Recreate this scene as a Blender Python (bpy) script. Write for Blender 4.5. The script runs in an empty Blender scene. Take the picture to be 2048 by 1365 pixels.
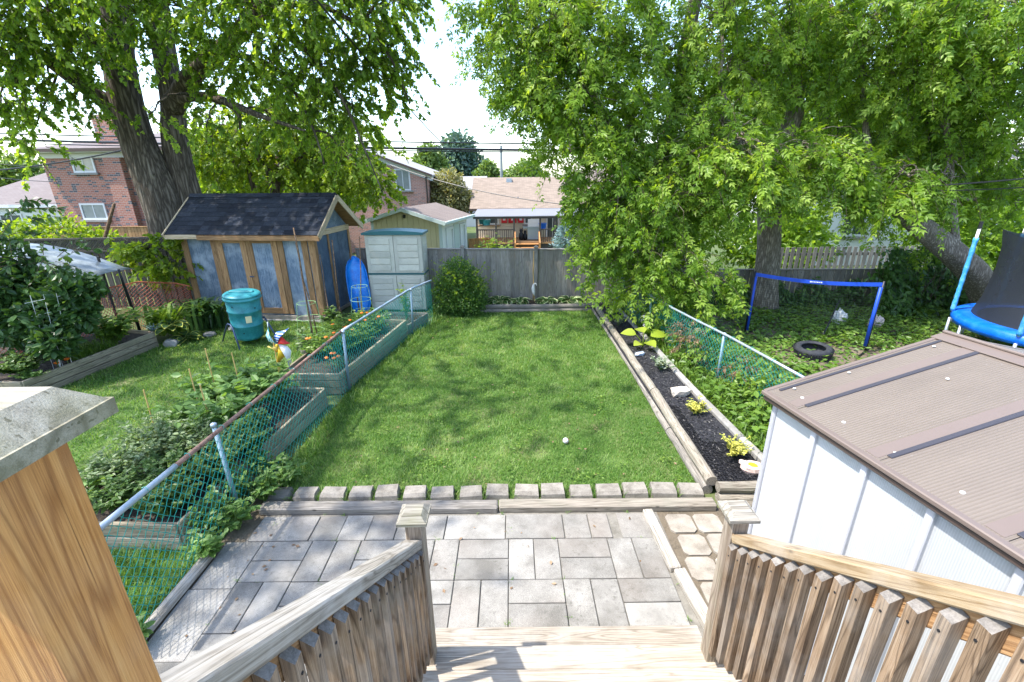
import bpy, bmesh, math, random
import numpy as np
from mathutils import Matrix, Vector

R = math.radians
random.seed(7)
rng = np.random.default_rng(7)
S = bpy.context.scene
COL = S.collection

# ------------------------------------------------------------------ camera, sky, sun, exposure
H = 3.2                      # eye height above the patio
F, PITCH, ROLL = 910.0, R(19.9), R(0.6)
cam_d = bpy.data.cameras.new('camera')
cam_d.lens = 16.0; cam_d.sensor_width = 36.0; cam_d.sensor_fit = 'HORIZONTAL'
cam_d.clip_start = 0.05; cam_d.clip_end = 2000
cam = bpy.data.objects.new('camera', cam_d); COL.objects.link(cam)
cam.matrix_world = Matrix.Translation((0, 0, H)) @ Matrix.Rotation(math.pi/2 - PITCH, 4, 'X') @ Matrix.Rotation(-ROLL, 4, 'Z')
S.camera = cam

SUN_EL, SUN_AZ = R(62), R(-104)        # azimuth measured from +Y (away from the house) towards +X
world = bpy.data.worlds.new('World'); S.world = world; world.use_nodes = True
wn = world.node_tree.nodes; wl = world.node_tree.links
sky = wn.new('ShaderNodeTexSky'); sky.sky_type = 'NISHITA'; sky.sun_disc = False
sky.sun_elevation = SUN_EL; sky.sun_rotation = SUN_AZ
sky.air_density = 1.0; sky.dust_density = 1.3; sky.ozone_density = 1.0; sky.altitude = 100
wn['Background'].inputs['Strength'].default_value = 0.15
wl.new(sky.outputs[0], wn['Background'].inputs['Color'])
sun_d = bpy.data.lights.new('sun', 'SUN'); sun_d.energy = 2.3; sun_d.angle = R(0.8); sun_d.color = (1.0, 0.95, 0.87)
sun = bpy.data.objects.new('sun', sun_d); COL.objects.link(sun)
sdir = Vector((math.sin(SUN_AZ)*math.cos(SUN_EL), math.cos(SUN_AZ)*math.cos(SUN_EL), math.sin(SUN_EL)))
sun.rotation_euler = sdir.to_track_quat('Z', 'Y').to_euler(); sun.location = (0, 0, 30)
S.view_settings.view_transform = 'Standard'; S.view_settings.look = 'None'
S.view_settings.exposure = 2.02; S.view_settings.gamma = 1.0; S.view_settings.use_curve_mapping = False
S.render.engine = 'CYCLES'
S.cycles.transparent_max_bounces = 16; S.cycles.max_bounces = 8

# survey of the photograph: a direction seen from the eye point, at depth y in metres, gives a place in the yard
def at(px, py, y):
    u = (px-1024)/F; v = (py-682.5)/F
    c, s = math.cos(ROLL), math.sin(ROLL)
    u, v = u*c - v*s, u*s + v*c
    d = (u, math.cos(PITCH)-v*math.sin(PITCH), -(math.sin(PITCH)+v*math.cos(PITCH)))
    t = y/d[1]
    return Vector((t*d[0], y, H+t*d[2]))

# ------------------------------------------------------------------ helpers
class MB:
    def __init__(s): s.v = []; s.f = []; s.mi = []
    def add(s, vs, fs, m=0):
        o = len(s.v); s.v += [tuple(p) for p in vs]; s.f += [tuple(i+o for i in f) for f in fs]; s.mi += [m]*len(fs); return s
    def box(s, x0, x1, y0, y1, z0, z1, m=0):
        return s.add([(x0,y0,z0),(x1,y0,z0),(x1,y1,z0),(x0,y1,z0),(x0,y0,z1),(x1,y0,z1),(x1,y1,z1),(x0,y1,z1)],
              [(0,3,2,1),(4,5,6,7),(0,1,5,4),(1,2,6,5),(2,3,7,6),(3,0,4,7)], m)
    def tube(s, pts, rad, n=8, cap=True, m=0):
        pts = [Vector(p) for p in pts]; k = len(pts)
        if not hasattr(rad, '__len__'): rad = [rad]*k
        rings = []; up = None; vs = []; fs = []
        for i, p in enumerate(pts):
            t = (pts[min(i+1, k-1)]-pts[max(i-1, 0)])
            t = t.normalized() if t.length > 1e-9 else Vector((0,0,1))
            if up is None: up = Vector((1,0,0)) if abs(t.x) < .9 else Vector((0,1,0))
            a = (up - t*up.dot(t)).normalized(); b = t.cross(a); up = a
            for j in range(n):
                q = 2*math.pi*j/n
                vs.append(p + (a*math.cos(q)+b*math.sin(q))*rad[i])
        for i in range(k-1):
            for j in range(n):
                fs.append((i*n+j, i*n+(j+1) % n, (i+1)*n+(j+1) % n, (i+1)*n+j))
        if cap: fs.append(tuple(range(n-1, -1, -1))); fs.append(tuple((k-1)*n+j for j in range(n)))
        return s.add(vs, fs, m)
    def lathe(s, prof, n=24, c=(0,0,0), m=0, a0=0, a1=2*math.pi):
        full = abs(a1-a0-2*math.pi) < 1e-6; k = n if full else n+1; vs = []; fs = []
        for r_, z in prof:
            for j in range(k):
                q = a0+(a1-a0)*j/n
                vs.append((c[0]+r_*math.cos(q), c[1]+r_*math.sin(q), c[2]+z))
        for i in range(len(prof)-1):
            for j in range(n):
                j2 = (j+1) % k
                fs.append((i*k+j, i*k+j2, (i+1)*k+j2, (i+1)*k+j))
        return s.add(vs, fs, m)
    def prism(s, poly, h0, h1, axis='z', m=0):
        n = len(poly)
        def P(a, b, h): return {'z': (a,b,h), 'y': (a,h,b), 'x': (h,a,b)}[axis]
        return s.add([P(a,b,h0) for a,b in poly]+[P(a,b,h1) for a,b in poly],
              [tuple(range(n-1,-1,-1)), tuple(range(n,2*n))]+[(i,(i+1) % n,n+(i+1) % n,n+i) for i in range(n)], m)
    def mesh(s, name, mats, smooth=False):
        me = bpy.data.meshes.new(name); me.from_pydata(s.v, [], s.f)
        bm = bmesh.new(); bm.from_mesh(me); bmesh.ops.recalc_face_normals(bm, faces=bm.faces); bm.to_mesh(me); bm.free()
        for m in (mats if isinstance(mats, (list, tuple)) else [mats]): me.materials.append(m)
        if len(me.materials) > 1: me.polygons.foreach_set('material_index', s.mi)
        if smooth: me.polygons.foreach_set('use_smooth', [True]*len(me.polygons))
        return me
    def build(s, name, mat, parent=None, smooth=False, **kw):
        return link(name, s.mesh(name, mat, smooth), parent, **kw)

def link(name, me, parent=None, loc=None, rot=None, **kw):
    o = bpy.data.objects.new(name, me); COL.objects.link(o)
    if parent: o.parent = parent
    if loc is not None: o.location = loc
    if rot is not None: o.rotation_euler = rot
    for k, v in kw.items(): o[k] = v
    return o

def thing(name, label, cat, loc=(0,0,0), rz=0, group=None):
    o = bpy.data.objects.new(name, None); COL.objects.link(o); o.empty_display_size = .1
    o.location = loc; o.rotation_euler = (0,0,rz); o['label'] = label; o['category'] = cat
    if group: o['group'] = group
    return o

_cb = {}
def cbox(lx, ly, lz, bev, mat):
    """chamfered box mesh centred on the origin, shared between alike pieces"""
    key = (round(lx,3), round(ly,3), round(lz,3), bev, mat.name)
    if key in _cb: return _cb[key]
    bm = bmesh.new(); bmesh.ops.create_cube(bm, size=1)
    for v in bm.verts: v.co = (v.co.x*lx, v.co.y*ly, v.co.z*lz)
    if bev: bmesh.ops.bevel(bm, geom=bm.edges[:], offset=bev, segments=1, affect='EDGES')
    me = bpy.data.meshes.new('board'); bm.to_mesh(me); bm.free(); me.materials.append(mat)
    _cb[key] = me; return me

def beam(name, p0, p1, w, h, mat, parent=None, bev=.004, up=(0,0,1), **kw):
    """a board from p0 to p1 (centre line): local X along the grain, w across, h up"""
    p0 = Vector(p0); p1 = Vector(p1); d = p1-p0; L = d.length; x = d.normalized(); u = Vector(up)
    if abs(x.dot(u)) > .98: u = Vector((0,1,0))
    y = u.cross(x).normalized(); z = x.cross(y)
    o = link(name, cbox(L, w, h, bev, mat), parent, **kw)
    m = Matrix((x, y, z)).transposed().to_4x4(); m.translation = (p0+p1)/2
    o.matrix_local = m
    return o

# ------------------------------------------------------------------ materials
def newmat(name):
    m = bpy.data.materials.new(name); m.use_nodes = True
    nt = m.node_tree; b = nt.nodes['Principled BSDF']
    return m, nt, nt.nodes, nt.links, b
def ramp(n, stops):
    r_ = n.new('ShaderNodeValToRGB'); e = r_.color_ramp.elements
    while len(e) < len(stops): e.new(.5)
    for i, (p, c) in enumerate(stops): e[i].position = p; e[i].color = (*c, 1)
    return r_
def coords(n, l, scale=(1,1,1), rand=True, kind='Object'):
    tc = n.new('ShaderNodeTexCoord'); mp = n.new('ShaderNodeMapping'); mp.inputs['Scale'].default_value = scale
    src = tc.outputs[kind]
    if rand:
        oi = n.new('ShaderNodeObjectInfo'); mu = n.new('ShaderNodeMath'); mu.operation = 'MULTIPLY'; mu.inputs[1].default_value = 53.
        l.new(oi.outputs['Random'], mu.inputs[0]); ad = n.new('ShaderNodeVectorMath'); ad.operation = 'ADD'
        l.new(src, ad.inputs[0]); l.new(mu.outputs[0], ad.inputs[1]); src = ad.outputs[0]
    l.new(src, mp.inputs['Vector']); return mp.outputs[0]
def noise(n, l, vec, scale, detail=4, rough=.55, dist=0):
    t = n.new('ShaderNodeTexNoise'); t.inputs['Scale'].default_value = scale; t.inputs['Detail'].default_value = detail
    t.inputs['Roughness'].default_value = rough; t.inputs['Distortion'].default_value = dist
    if vec is not None: l.new(vec, t.inputs['Vector'])
    return t.outputs['Fac']
def mixc(n, l, fac, a, b, mode='MIX'):
    x = n.new('ShaderNodeMix'); x.data_type = 'RGBA'; x.blend_type = mode
    for v, i in ((fac,0),(a,6),(b,7)):
        if hasattr(v, 'is_output'): l.new(v, x.inputs[i])
        elif i == 0: x.inputs[0].default_value = v
        else: x.inputs[i].default_value = (*v, 1)
    return x.outputs[2]
def bump(n, l, b, h, strength=.3, dist=.01):
    x = n.new('ShaderNodeBump'); x.inputs['Strength'].default_value = strength; x.inputs['Distance'].default_value = dist
    l.new(h, x.inputs['Height']); l.new(x.outputs[0], b.inputs['Normal'])

def m_wood(name, dark, mid, light, rough=.75, bandscale=1.0, stain=None, stain_amt=.5, knots=True):
    m, nt, n, l, b = newmat(name)
    v = coords(n, l, (6, 330, 330)); fine = noise(n, l, v, 1.5, 5, .7)
    vm = coords(n, l, (1.6, 48, 48)); med = noise(n, l, vm, 1.6, 4, .6)
    fm = n.new('ShaderNodeMix'); fm.data_type = 'FLOAT'; fm.inputs[0].default_value = .5; l.new(fine, fm.inputs[2]); l.new(med, fm.inputs[3])
    v2 = coords(n, l, (.5, 9, 9)); big = noise(n, l, v2, 1.2*bandscale, 2, .45, .6)
    w = n.new('ShaderNodeMath'); w.operation = 'MULTIPLY'; w.inputs[1].default_value = 85; l.new(big, w.inputs[0])
    sn = n.new('ShaderNodeMath'); sn.operation = 'SINE'; l.new(w.outputs[0], sn.inputs[0])
    mr = n.new('ShaderNodeMapRange'); mr.inputs[1].default_value = -1; l.new(sn.outputs[0], mr.inputs[0])
    pw = n.new('ShaderNodeMath'); pw.operation = 'POWER'; pw.inputs[1].default_value = 4.0; l.new(mr.outputs[0], pw.inputs[0])
    c = ramp(n, [(.33, dark), (.5, mid), (.68, light)]); l.new(fm.outputs[0], c.inputs[0])
    rings = n.new('ShaderNodeMath'); rings.operation = 'MULTIPLY'; rings.inputs[1].default_value = .7; l.new(pw.outputs[0], rings.inputs[0])
    c3 = mixc(n, l, rings.outputs[0], c.outputs[0], dark)
    vc = coords(n, l, (1.1, 75, 75)); ck = noise(n, l, vc, 1.7, 3, .5); cr = ramp(n, [(.63,(0,0,0)),(.67,(.75,.75,.75))]); l.new(ck, cr.inputs[0])
    c3 = mixc(n, l, cr.outputs[0], c3, tuple(q*.55 for q in dark))
    out = c3
    if knots:
        vk = coords(n, l, (3.0, 7, 7)); vo = n.new('ShaderNodeTexVoronoi'); vo.inputs['Scale'].default_value = 1.0; l.new(vk, vo.inputs['Vector'])
        kr = ramp(n, [(.0, (1,1,1)), (.05, (.8,.8,.8)), (.075, (.15,.15,.15)), (.10, (0,0,0))]); l.new(vo.outputs['Distance'], kr.inputs[0])
        out = mixc(n, l, kr.outputs[0], out, tuple(q*.45 for q in dark))
    # board to board difference
    oi = n.new('ShaderNodeObjectInfo'); hs = n.new('ShaderNodeHueSaturation')
    mv = n.new('ShaderNodeMapRange'); mv.inputs[3].default_value = .78; mv.inputs[4].default_value = 1.2
    l.new(oi.outputs['Random'], mv.inputs[0]); l.new(mv.outputs[0], hs.inputs['Value']); l.new(out, hs.inputs['Color'])
    out = hs.outputs[0]
    if stain:
        vs = coords(n, l, (1,1,1)); st = noise(n, l, vs, 2.4, 5, .65); sr = ramp(n, [(.46, (0,0,0)), (.66, (1,1,1))]); l.new(st, sr.inputs[0])
        mm = n.new('ShaderNodeMath'); mm.operation = 'MULTIPLY'; mm.inputs[1].default_value = stain_amt; l.new(sr.outputs[0], mm.inputs[0])
        out = mixc(n, l, mm.outputs[0], out, stain)
    l.new(out, b.inputs['Base Color']); b.inputs['Roughness'].default_value = rough; b.inputs['Specular IOR Level'].default_value = .25
    bump(n, l, b, fine, .45, .004)
    return m

def m_mottle(name, c1, c2, scale=6, rough=.85, c3=None, bumpd=.01, bs=.4, fine=60, spec=.3, metal=0, rand=True):
    m, nt, n, l, b = newmat(name)
    v = coords(n, l, rand=rand); a = noise(n, l, v, scale, 6, .6); f = noise(n, l, v, fine, 3, .6)
    mx = n.new('ShaderNodeMath'); mx.operation = 'MULTIPLY_ADD'; mx.inputs[1].default_value = .35; l.new(f, mx.inputs[0])
    sc = n.new('ShaderNodeMath'); sc.operation = 'MULTIPLY'; sc.inputs[1].default_value = .65; l.new(a, sc.inputs[0]); l.new(sc.outputs[0], mx.inputs[2])
    st = [(.36, c1), (.62, c2)] if c3 is None else [(.36, c1), (.5, c2), (.66, c3)]
    r_ = ramp(n, st); l.new(mx.outputs[0], r_.inputs[0])
    oi = n.new('ShaderNodeObjectInfo'); hs = n.new('ShaderNodeHueSaturation'); mv = n.new('ShaderNodeMapRange')
    mv.inputs[3].default_value = .86; mv.inputs[4].default_value = 1.12
    if rand: l.new(oi.outputs['Random'], mv.inputs[0]); l.new(mv.outputs[0], hs.inputs['Value'])
    l.new(r_.outputs[0], hs.inputs['Color']); l.new(hs.outputs[0], b.inputs['Base Color'])
    b.inputs['Roughness'].default_value = rough; b.inputs['Specular IOR Level'].default_value = spec; b.inputs['Metallic'].default_value = metal
    bump(n, l, b, mx.outputs[0], bs, bumpd)
    return m

def m_plain(name, c, rough=.5, metal=0, spec=.4, var=.12, scale=8):
    m, nt, n, l, b = newmat(name)
    v = coords(n, l); a = noise(n, l, v, scale, 5, .6)
    out = mixc(n, l, a, tuple(q*(1-var) for q in c), tuple(min(1, q*(1+var)) for q in c))
    l.new(out, b.inputs['Base Color']); b.inputs['Roughness'].default_value = rough; b.inputs['Metallic'].default_value = metal
    b.inputs['Specular IOR Level'].default_value = spec
    return m

def m_leaf(name, dark, mid, light, trans=.4, rough=.42, tcol=None, edge=None):
    m, nt, n, l, b = newmat(name)
    at_ = n.new('ShaderNodeAttribute'); at_.attribute_name = 'rnd'
    r_ = ramp(n, [(0., dark), (.55, mid), (1., light)]); l.new(at_.outputs['Fac'], r_.inputs[0])
    base = r_.outputs[0]
    if edge:
        e_ = n.new('ShaderNodeAttribute'); e_.attribute_name = 'edge'
        er = ramp(n, [(.30, (0,0,0)), (.5, (1,1,1))]); l.new(e_.outputs['Fac'], er.inputs[0])
        base = mixc(n, l, er.outputs[0], base, edge)
    l.new(base, b.inputs['Base Color']); b.inputs['Roughness'].default_value = rough; b.inputs['Specular IOR Level'].default_value = .35
    t = n.new('ShaderNodeBsdfTranslucent'); mx = n.new('ShaderNodeMixShader'); mx.inputs[0].default_value = trans
    g = n.new('ShaderNodeMix'); g.data_type = 'RGBA'; g.blend_type = 'MULTIPLY'; g.inputs[0].default_value = 1
    g.inputs[7].default_value = (*(tcol or (1.9, 1.75, .55)), 1); g.clamp_result = False
    l.new(base, g.inputs[6]); l.new(g.outputs[2], t.inputs['Color'])
    l.new(b.outputs[0], mx.inputs[1]); l.new(t.outputs[0], mx.inputs[2]); l.new(mx.outputs[0], n['Material Output'].inputs['Surface'])
    return m

def m_bark(name, dark, light, sc=(7,7,1.1), depth=.05):
    m, nt, n, l, b = newmat(name)
    v = coords(n, l, sc); vo = n.new('ShaderNodeTexVoronoi'); vo.feature = 'DISTANCE_TO_EDGE'; vo.inputs['Scale'].default_value = 1.6
    nz = n.new('ShaderNodeTexNoise'); nz.inputs['Scale'].default_value = 2; nz.inputs['Detail'].default_value = 6; l.new(v, nz.inputs['Vector'])
    ad = n.new('ShaderNodeVectorMath'); ad.operation = 'ADD'; l.new(v, ad.inputs[0]); l.new(nz.outputs['Color'], ad.inputs[1]); l.new(ad.outputs[0], vo.inputs['Vector'])
    mm = n.new('ShaderNodeMath'); mm.operation = 'MULTIPLY'; l.new(vo.outputs['Distance'], mm.inputs[0]); mm.inputs[1].default_value = 1.8
    m2 = n.new('ShaderNodeMath'); m2.operation = 'MULTIPLY'; l.new(mm.outputs[0], m2.inputs[0]); l.new(nz.outputs['Fac'], m2.inputs[1])
    r_ = ramp(n, [(.02, dark), (.45, light)]); l.new(m2.outputs[0], r_.inputs[0]); l.new(r_.outputs[0], b.inputs['Base Color'])
    b.inputs['Roughness'].default_value = .95; b.inputs['Specular IOR Level'].default_value = .1
    bump(n, l, b, m2.outputs[0], .9, depth)
    return m

def m_brick(name, c1, c2, mortar, c3, scale=1.0):
    m, nt, n, l, b = newmat(name)
    tc = n.new('ShaderNodeTexCoord'); sp = n.new('ShaderNodeSeparateXYZ'); l.new(tc.outputs['Object'], sp.inputs[0])
    ad = n.new('ShaderNodeMath'); ad.operation = 'ADD'; l.new(sp.outputs[0], ad.inputs[0]); l.new(sp.outputs[1], ad.inputs[1])
    cb = n.new('ShaderNodeCombineXYZ'); l.new(ad.outputs[0], cb.inputs[0]); l.new(sp.outputs[2], cb.inputs[1])
    br = n.new('ShaderNodeTexBrick'); br.inputs['Scale'].default_value = scale; br.inputs['Brick Width'].default_value = .235
    br.inputs['Row Height'].default_value = .085; br.inputs['Mortar Size'].default_value = .009; br.inputs['Bias'].default_value = -.15
    br.inputs['Color1'].default_value = (*c1,1); br.inputs['Color2'].default_value = (*c2,1); br.inputs['Mortar'].default_value = (*mortar,1)
    l.new(cb.outputs[0], br.inputs['Vector'])
    # odd dark bricks: cells of the same grid
    nz = n.new('ShaderNodeTexWhiteNoise'); fl = n.new('ShaderNodeVectorMath'); fl.operation = 'FLOOR'
    dv = n.new('ShaderNodeVectorMath'); dv.operation = 'MULTIPLY'; dv.inputs[1].default_value = (1/.235*scale, 1/.085*scale, 1); l.new(cb.outputs[0], dv.inputs[0])
    l.new(dv.outputs[0], fl.inputs[0]); l.new(fl.outputs[0], nz.inputs['Vector'])
    gt = n.new('ShaderNodeMath'); gt.operation = 'GREATER_THAN'; gt.inputs[1].default_value = .8; l.new(nz.outputs['Value'], gt.inputs[0])
    inv = n.new('ShaderNodeMath'); inv.operation = 'SUBTRACT'; inv.inputs[0].default_value = 1; l.new(br.outputs['Fac'], inv.inputs[1])
    mu = n.new('ShaderNodeMath'); mu.operation = 'MULTIPLY'; l.new(gt.outputs[0], mu.inputs[0]); l.new(inv.outputs[0], mu.inputs[1])
    out = mixc(n, l, mu.outputs[0], br.outputs['Color'], c3)
    l.new(out, b.inputs['Base Color']); b.inputs['Roughness'].default_value = .9
    bump(n, l, b, inv.outputs[0], .5, .01)
    return m

def m_shingle(name, c1, c2, w=.3, h=.14):
    """far roofs: shingle courses too small to pick apart"""
    m, nt, n, l, b = newmat(name)
    tc = n.new('ShaderNodeTexCoord'); sp = n.new('ShaderNodeSeparateXYZ'); l.new(tc.outputs['Object'], sp.inputs[0])
    cb = n.new('ShaderNodeCombineXYZ'); l.new(sp.outputs[0], cb.inputs[0]); ad = n.new('ShaderNodeMath'); l.new(sp.outputs[1], ad.inputs[0]); l.new(sp.outputs[2], ad.inputs[1]); l.new(ad.outputs[0], cb.inputs[1])
    br = n.new('ShaderNodeTexBrick'); br.inputs['Scale'].default_value = 1; br.inputs['Brick Width'].default_value = w; br.inputs['Row Height'].default_value = h
    br.inputs['Mortar Size'].default_value = .006; br.inputs['Color1'].default_value = (*c1,1); br.inputs['Color2'].default_value = (*c2,1)
    br.inputs['Mortar'].default_value = (*[q*.5 for q in c1],1); l.new(cb.outputs[0], br.inputs['Vector'])
    l.new(br.outputs['Color'], b.inputs['Base Color']); b.inputs['Roughness'].default_value = .9
    return m

def m_flute(name, c, axis, freq, rough=.4, spec=.5, trans=0., bs=.35, dist=.004):
    """twin-wall sheet: fine flutes along one axis"""
    m, nt, n, l, b = newmat(name)
    tc = n.new('ShaderNodeTexCoord'); sp = n.new('ShaderNodeSeparateXYZ'); l.new(tc.outputs['Object'], sp.inputs[0])
    mu = n.new('ShaderNodeMath'); mu.operation = 'MULTIPLY'; mu.inputs[1].default_value = freq*2*math.pi; l.new(sp.outputs[axis], mu.inputs[0])
    sn = n.new('ShaderNodeMath'); sn.operation = 'SINE'; l.new(mu.outputs[0], sn.inputs[0])
    mr = n.new('ShaderNodeMapRange'); mr.inputs[1].default_value = -1; l.new(sn.outputs[0], mr.inputs[0])
    nz = noise(n, l, coords(n, l, (1.,3.,1.)), 1.3, 7, .68)
    out = mixc(n, l, nz, tuple(q*.74 for q in c), tuple(min(1,q*1.22) for q in c))
    sp_ = noise(n, l, coords(n, l), 45, 3, .6); sr_ = ramp(n, [(.70,(0,0,0)),(.76,(.5,.5,.5))]); l.new(sp_, sr_.inputs[0]); out = mixc(n, l, sr_.outputs[0], out, (.30,.29,.27))
    out = mixc(n, l, mr.outputs[0], mixc(n, l, .12, out, (.02,.02,.02)), out)
    l.new(out, b.inputs['Base Color']); b.inputs['Roughness'].default_value = rough; b.inputs['Specular IOR Level'].default_value = spec
    bump(n, l, b, mr.outputs[0], bs, dist)
    return m

M = {}
M['deck'] = m_wood('weathered_deck_wood', (.19,.155,.115), (.35,.305,.245), (.47,.425,.36), stain=(.46,.44,.405), stain_amt=.35)
M['rail'] = m_wood('weathered_rail_wood', (.16,.135,.105), (.36,.325,.275), (.50,.47,.42), stain=(.50,.49,.47), stain_amt=.4)
M['baluster'] = m_wood('baluster_wood', (.07,.042,.024), (.25,.17,.105), (.38,.29,.205), stain=(.37,.34,.30), stain_amt=.38)
M['endgrain'] = m_mottle('end_grain', (.10,.09,.08), (.23,.21,.19), 30, .85, bumpd=.003, fine=200)
M['cedar'] = m_wood('golden_wood', (.21,.078,.02), (.43,.205,.064), (.54,.30,.112), rough=.6, stain=(.56,.46,.34), stain_amt=.15)
M['railnew'] = m_wood('newer_rail_wood', (.24,.15,.07), (.47,.345,.205), (.58,.48,.34), rough=.65, stain=(.52,.48,.43), stain_amt=.4)
M['cap'] = m_wood('bleached_cap_wood', (.11,.095,.072), (.29,.265,.22), (.40,.375,.325), stain=(.20,.21,.08), stain_amt=.35, bandscale=.45)
M['newel'] = m_wood('newel_wood', (.17,.12,.08), (.38,.31,.24), (.52,.45,.37), stain=(.30,.32,.18), stain_amt=.2)
M['fence'] = m_wood('grey_fence_wood', (.13,.12,.105), (.26,.24,.22), (.37,.35,.32), stain=(.20,.17,.13), stain_amt=.5)
M['fence2'] = m_wood('pale_fence_wood', (.11,.10,.09), (.22,.21,.195), (.31,.30,.28))
M['fencedark'] = m_wood('dark_fence_wood', (.035,.03,.028), (.07,.062,.055), (.11,.10,.09))
M['timber'] = m_wood('landscape_timber', (.12,.10,.075), (.27,.235,.19), (.40,.36,.30), stain=(.19,.20,.15), stain_amt=.3)
M['timberdark'] = m_wood('old_dark_timber', (.10,.09,.075), (.25,.225,.195), (.40,.37,.33), stain=(.12,.11,.10), stain_amt=.5)
M['planter'] = m_wood('planter_board', (.13,.105,.07), (.31,.26,.185), (.43,.37,.275), stain=(.17,.155,.09), stain_amt=.45)
M['trim'] = m_wood('shed_trim_wood', (.17,.085,.035), (.34,.195,.09), (.46,.30,.165), knots=True)
M['trimpale'] = m_wood('pale_trim_wood', (.28,.20,.11), (.46,.36,.235), (.56,.47,.34))
M['soil'] = m_mottle('dark_soil', (.012,.010,.008), (.045,.035,.027), 14, .95, (.09,.07,.055), bumpd=.03, bs=.9, fine=90, rand=False)
M['mulch'] = m_mottle('black_mulch', (.008,.008,.010), (.022,.022,.027), 30, .7, (.075,.075,.085), bumpd=.03, bs=1., fine=150, rand=False)
def m_paver(name):
    m, nt, n, l, b = newmat(name); v = coords(n, l)
    a = noise(n, l, v, 3.2, 6, .65); base = ramp(n, [(.34,(.185,.174,.154)),(.5,(.27,.256,.230)),(.68,(.35,.334,.303))]); l.new(a, base.inputs[0])
    g = noise(n, l, v, 330, 2, .7); gr = ramp(n, [(.38,(.55,.55,.55)),(.58,(1.08,1.08,1.08))]); l.new(g, gr.inputs[0])
    c = mixc(n, l, 1., base.outputs[0], gr.outputs[0], 'MULTIPLY')
    d = noise(n, l, v, 26, 8, .75); dr = ramp(n, [(.53,(0,0,0)),(.66,(.9,.9,.9))]); l.new(d, dr.inputs[0]); e = noise(n, l, v, 2.1, 3, .5); er = ramp(n, [(.40,(0,0,0)),(.62,(1,1,1))]); l.new(e, er.inputs[0])
    mm = n.new('ShaderNodeMath'); mm.operation = 'MULTIPLY'; l.new(dr.outputs[0], mm.inputs[0]); l.new(er.outputs[0], mm.inputs[1])
    c = mixc(n, l, mm.outputs[0], c, (.12,.115,.098))
    w = noise(n, l, v, 1.1, 2, .5); wr = ramp(n, [(.52,(0,0,0)),(.75,(.6,.6,.6))]); l.new(w, wr.inputs[0]); c = mixc(n, l, wr.outputs[0], c, (.20,.165,.135))
    oi = n.new('ShaderNodeObjectInfo'); hs = n.new('ShaderNodeHueSaturation'); mv = n.new('ShaderNodeMapRange'); mv.inputs[3].default_value = .84; mv.inputs[4].default_value = 1.1
    l.new(oi.outputs['Random'], mv.inputs[0]); l.new(mv.outputs[0], hs.inputs['Value']); l.new(c, hs.inputs['Color']); l.new(hs.outputs[0], b.inputs['Base Color'])
    b.inputs['Roughness'].default_value = .9; b.inputs['Specular IOR Level'].default_value = .2; bump(n, l, b, g, .35, .003); return m
M['paver'] = m_paver('concrete_paver')
M['paverold'] = m_mottle('worn_paver', (.19,.165,.13), (.29,.255,.21), 7, .9, (.36,.33,.28), bumpd=.006, fine=120)
M['edgestone'] = m_mottle('edging_stone', (.13,.115,.095), (.215,.195,.165), 9, .95, (.29,.265,.23), bumpd=.01, bs=.7, fine=90)
M['joint'] = m_mottle('joint_sand', (.13,.12,.10), (.22,.205,.175), 10, .95, rand=False)
M['concrete'] = m_mottle('concrete_kerb', (.20,.19,.175), (.30,.29,.27), 8, .95, bumpd=.008, fine=120)
M['dirt'] = m_mottle('bare_dirt', (.06,.05,.035), (.13,.105,.075), 3, .95, (.17,.14,.10), bumpd=.03, bs=.6, fine=50, rand=False)
M['rock'] = m_mottle('field_stone', (.30,.26,.20), (.47,.42,.35), 12, .9, (.58,.54,.48), bumpd=.02, bs=.8)
M['whiterock'] = m_mottle('white_stone', (.50,.49,.46), (.72,.71,.69), 14, .9, bumpd=.01)
M['ground'] = m_mottle('ground_green', (.04,.065,.018), (.075,.11,.03), .8, .95, (.12,.12,.06), bumpd=.03, fine=25, rand=False)
M['lawn'] = m_mottle('lawn_ground', (.04,.085,.015), (.075,.13,.025), 1.6, .95, (.17,.16,.08), bumpd=.02, bs=.6, fine=70, rand=False)
M['galv'] = m_plain('galvanised_steel', (.40,.46,.52), .45, .55, .5, .2, 20)
M['bluepost'] = m_plain('blue_grey_post', (.19,.28,.34), .5, .25, .5, .25, 14)
M['rust'] = m_mottle('rusty_pipe', (.10,.055,.04), (.20,.12,.09), 20, .8, (.26,.17,.13), bumpd=.003)
M['mesh'] = m_plain('green_vinyl_wire', (.015,.31,.265), .35, 0, .5, .25, 40)
M['orange'] = m_plain('orange_plastic_mesh', (.52,.14,.075), .5, 0, .4, .25, 10)
M['blackmetal'] = m_plain('black_metal', (.012,.013,.016), .45, .2, .5)
M['navymetal'] = m_plain('navy_steel', (.05,.08,.16), .4, .3, .5, .2)
M['polewhite'] = m_plain('white_pole', (.66,.67,.68), .5, 0, .4)
M['teal'] = m_mottle('teal_plastic', (.012,.15,.18), (.022,.225,.255), 7, .45, (.06,.32,.34), bumpd=.001, bs=.1, spec=.5)
M['tealdark'] = m_plain('teal_dark', (.005,.075,.09), .4)
M['greenlid'] = m_plain('dark_green_plastic', (.012,.105,.12), .45, 0, .5, .2, 4)
M['resin'] = m_mottle('grey_white_resin', (.42,.41,.35), (.50,.49,.42), 3, .5, (.55,.54,.465), bumpd=.001, bs=.1)
M['blueplastic'] = m_mottle('bright_blue_plastic', (.0,.10,.50), (.0,.19,.68), 5, .35, (.02,.28,.78), bumpd=.004, bs=.3, spec=.5)
M['bluepad'] = m_mottle('blue_vinyl_pad', (.0,.075,.42), (.0,.11,.55), 6, .35, (.02,.17,.66), bumpd=.01, bs=.5, spec=.5)
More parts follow.
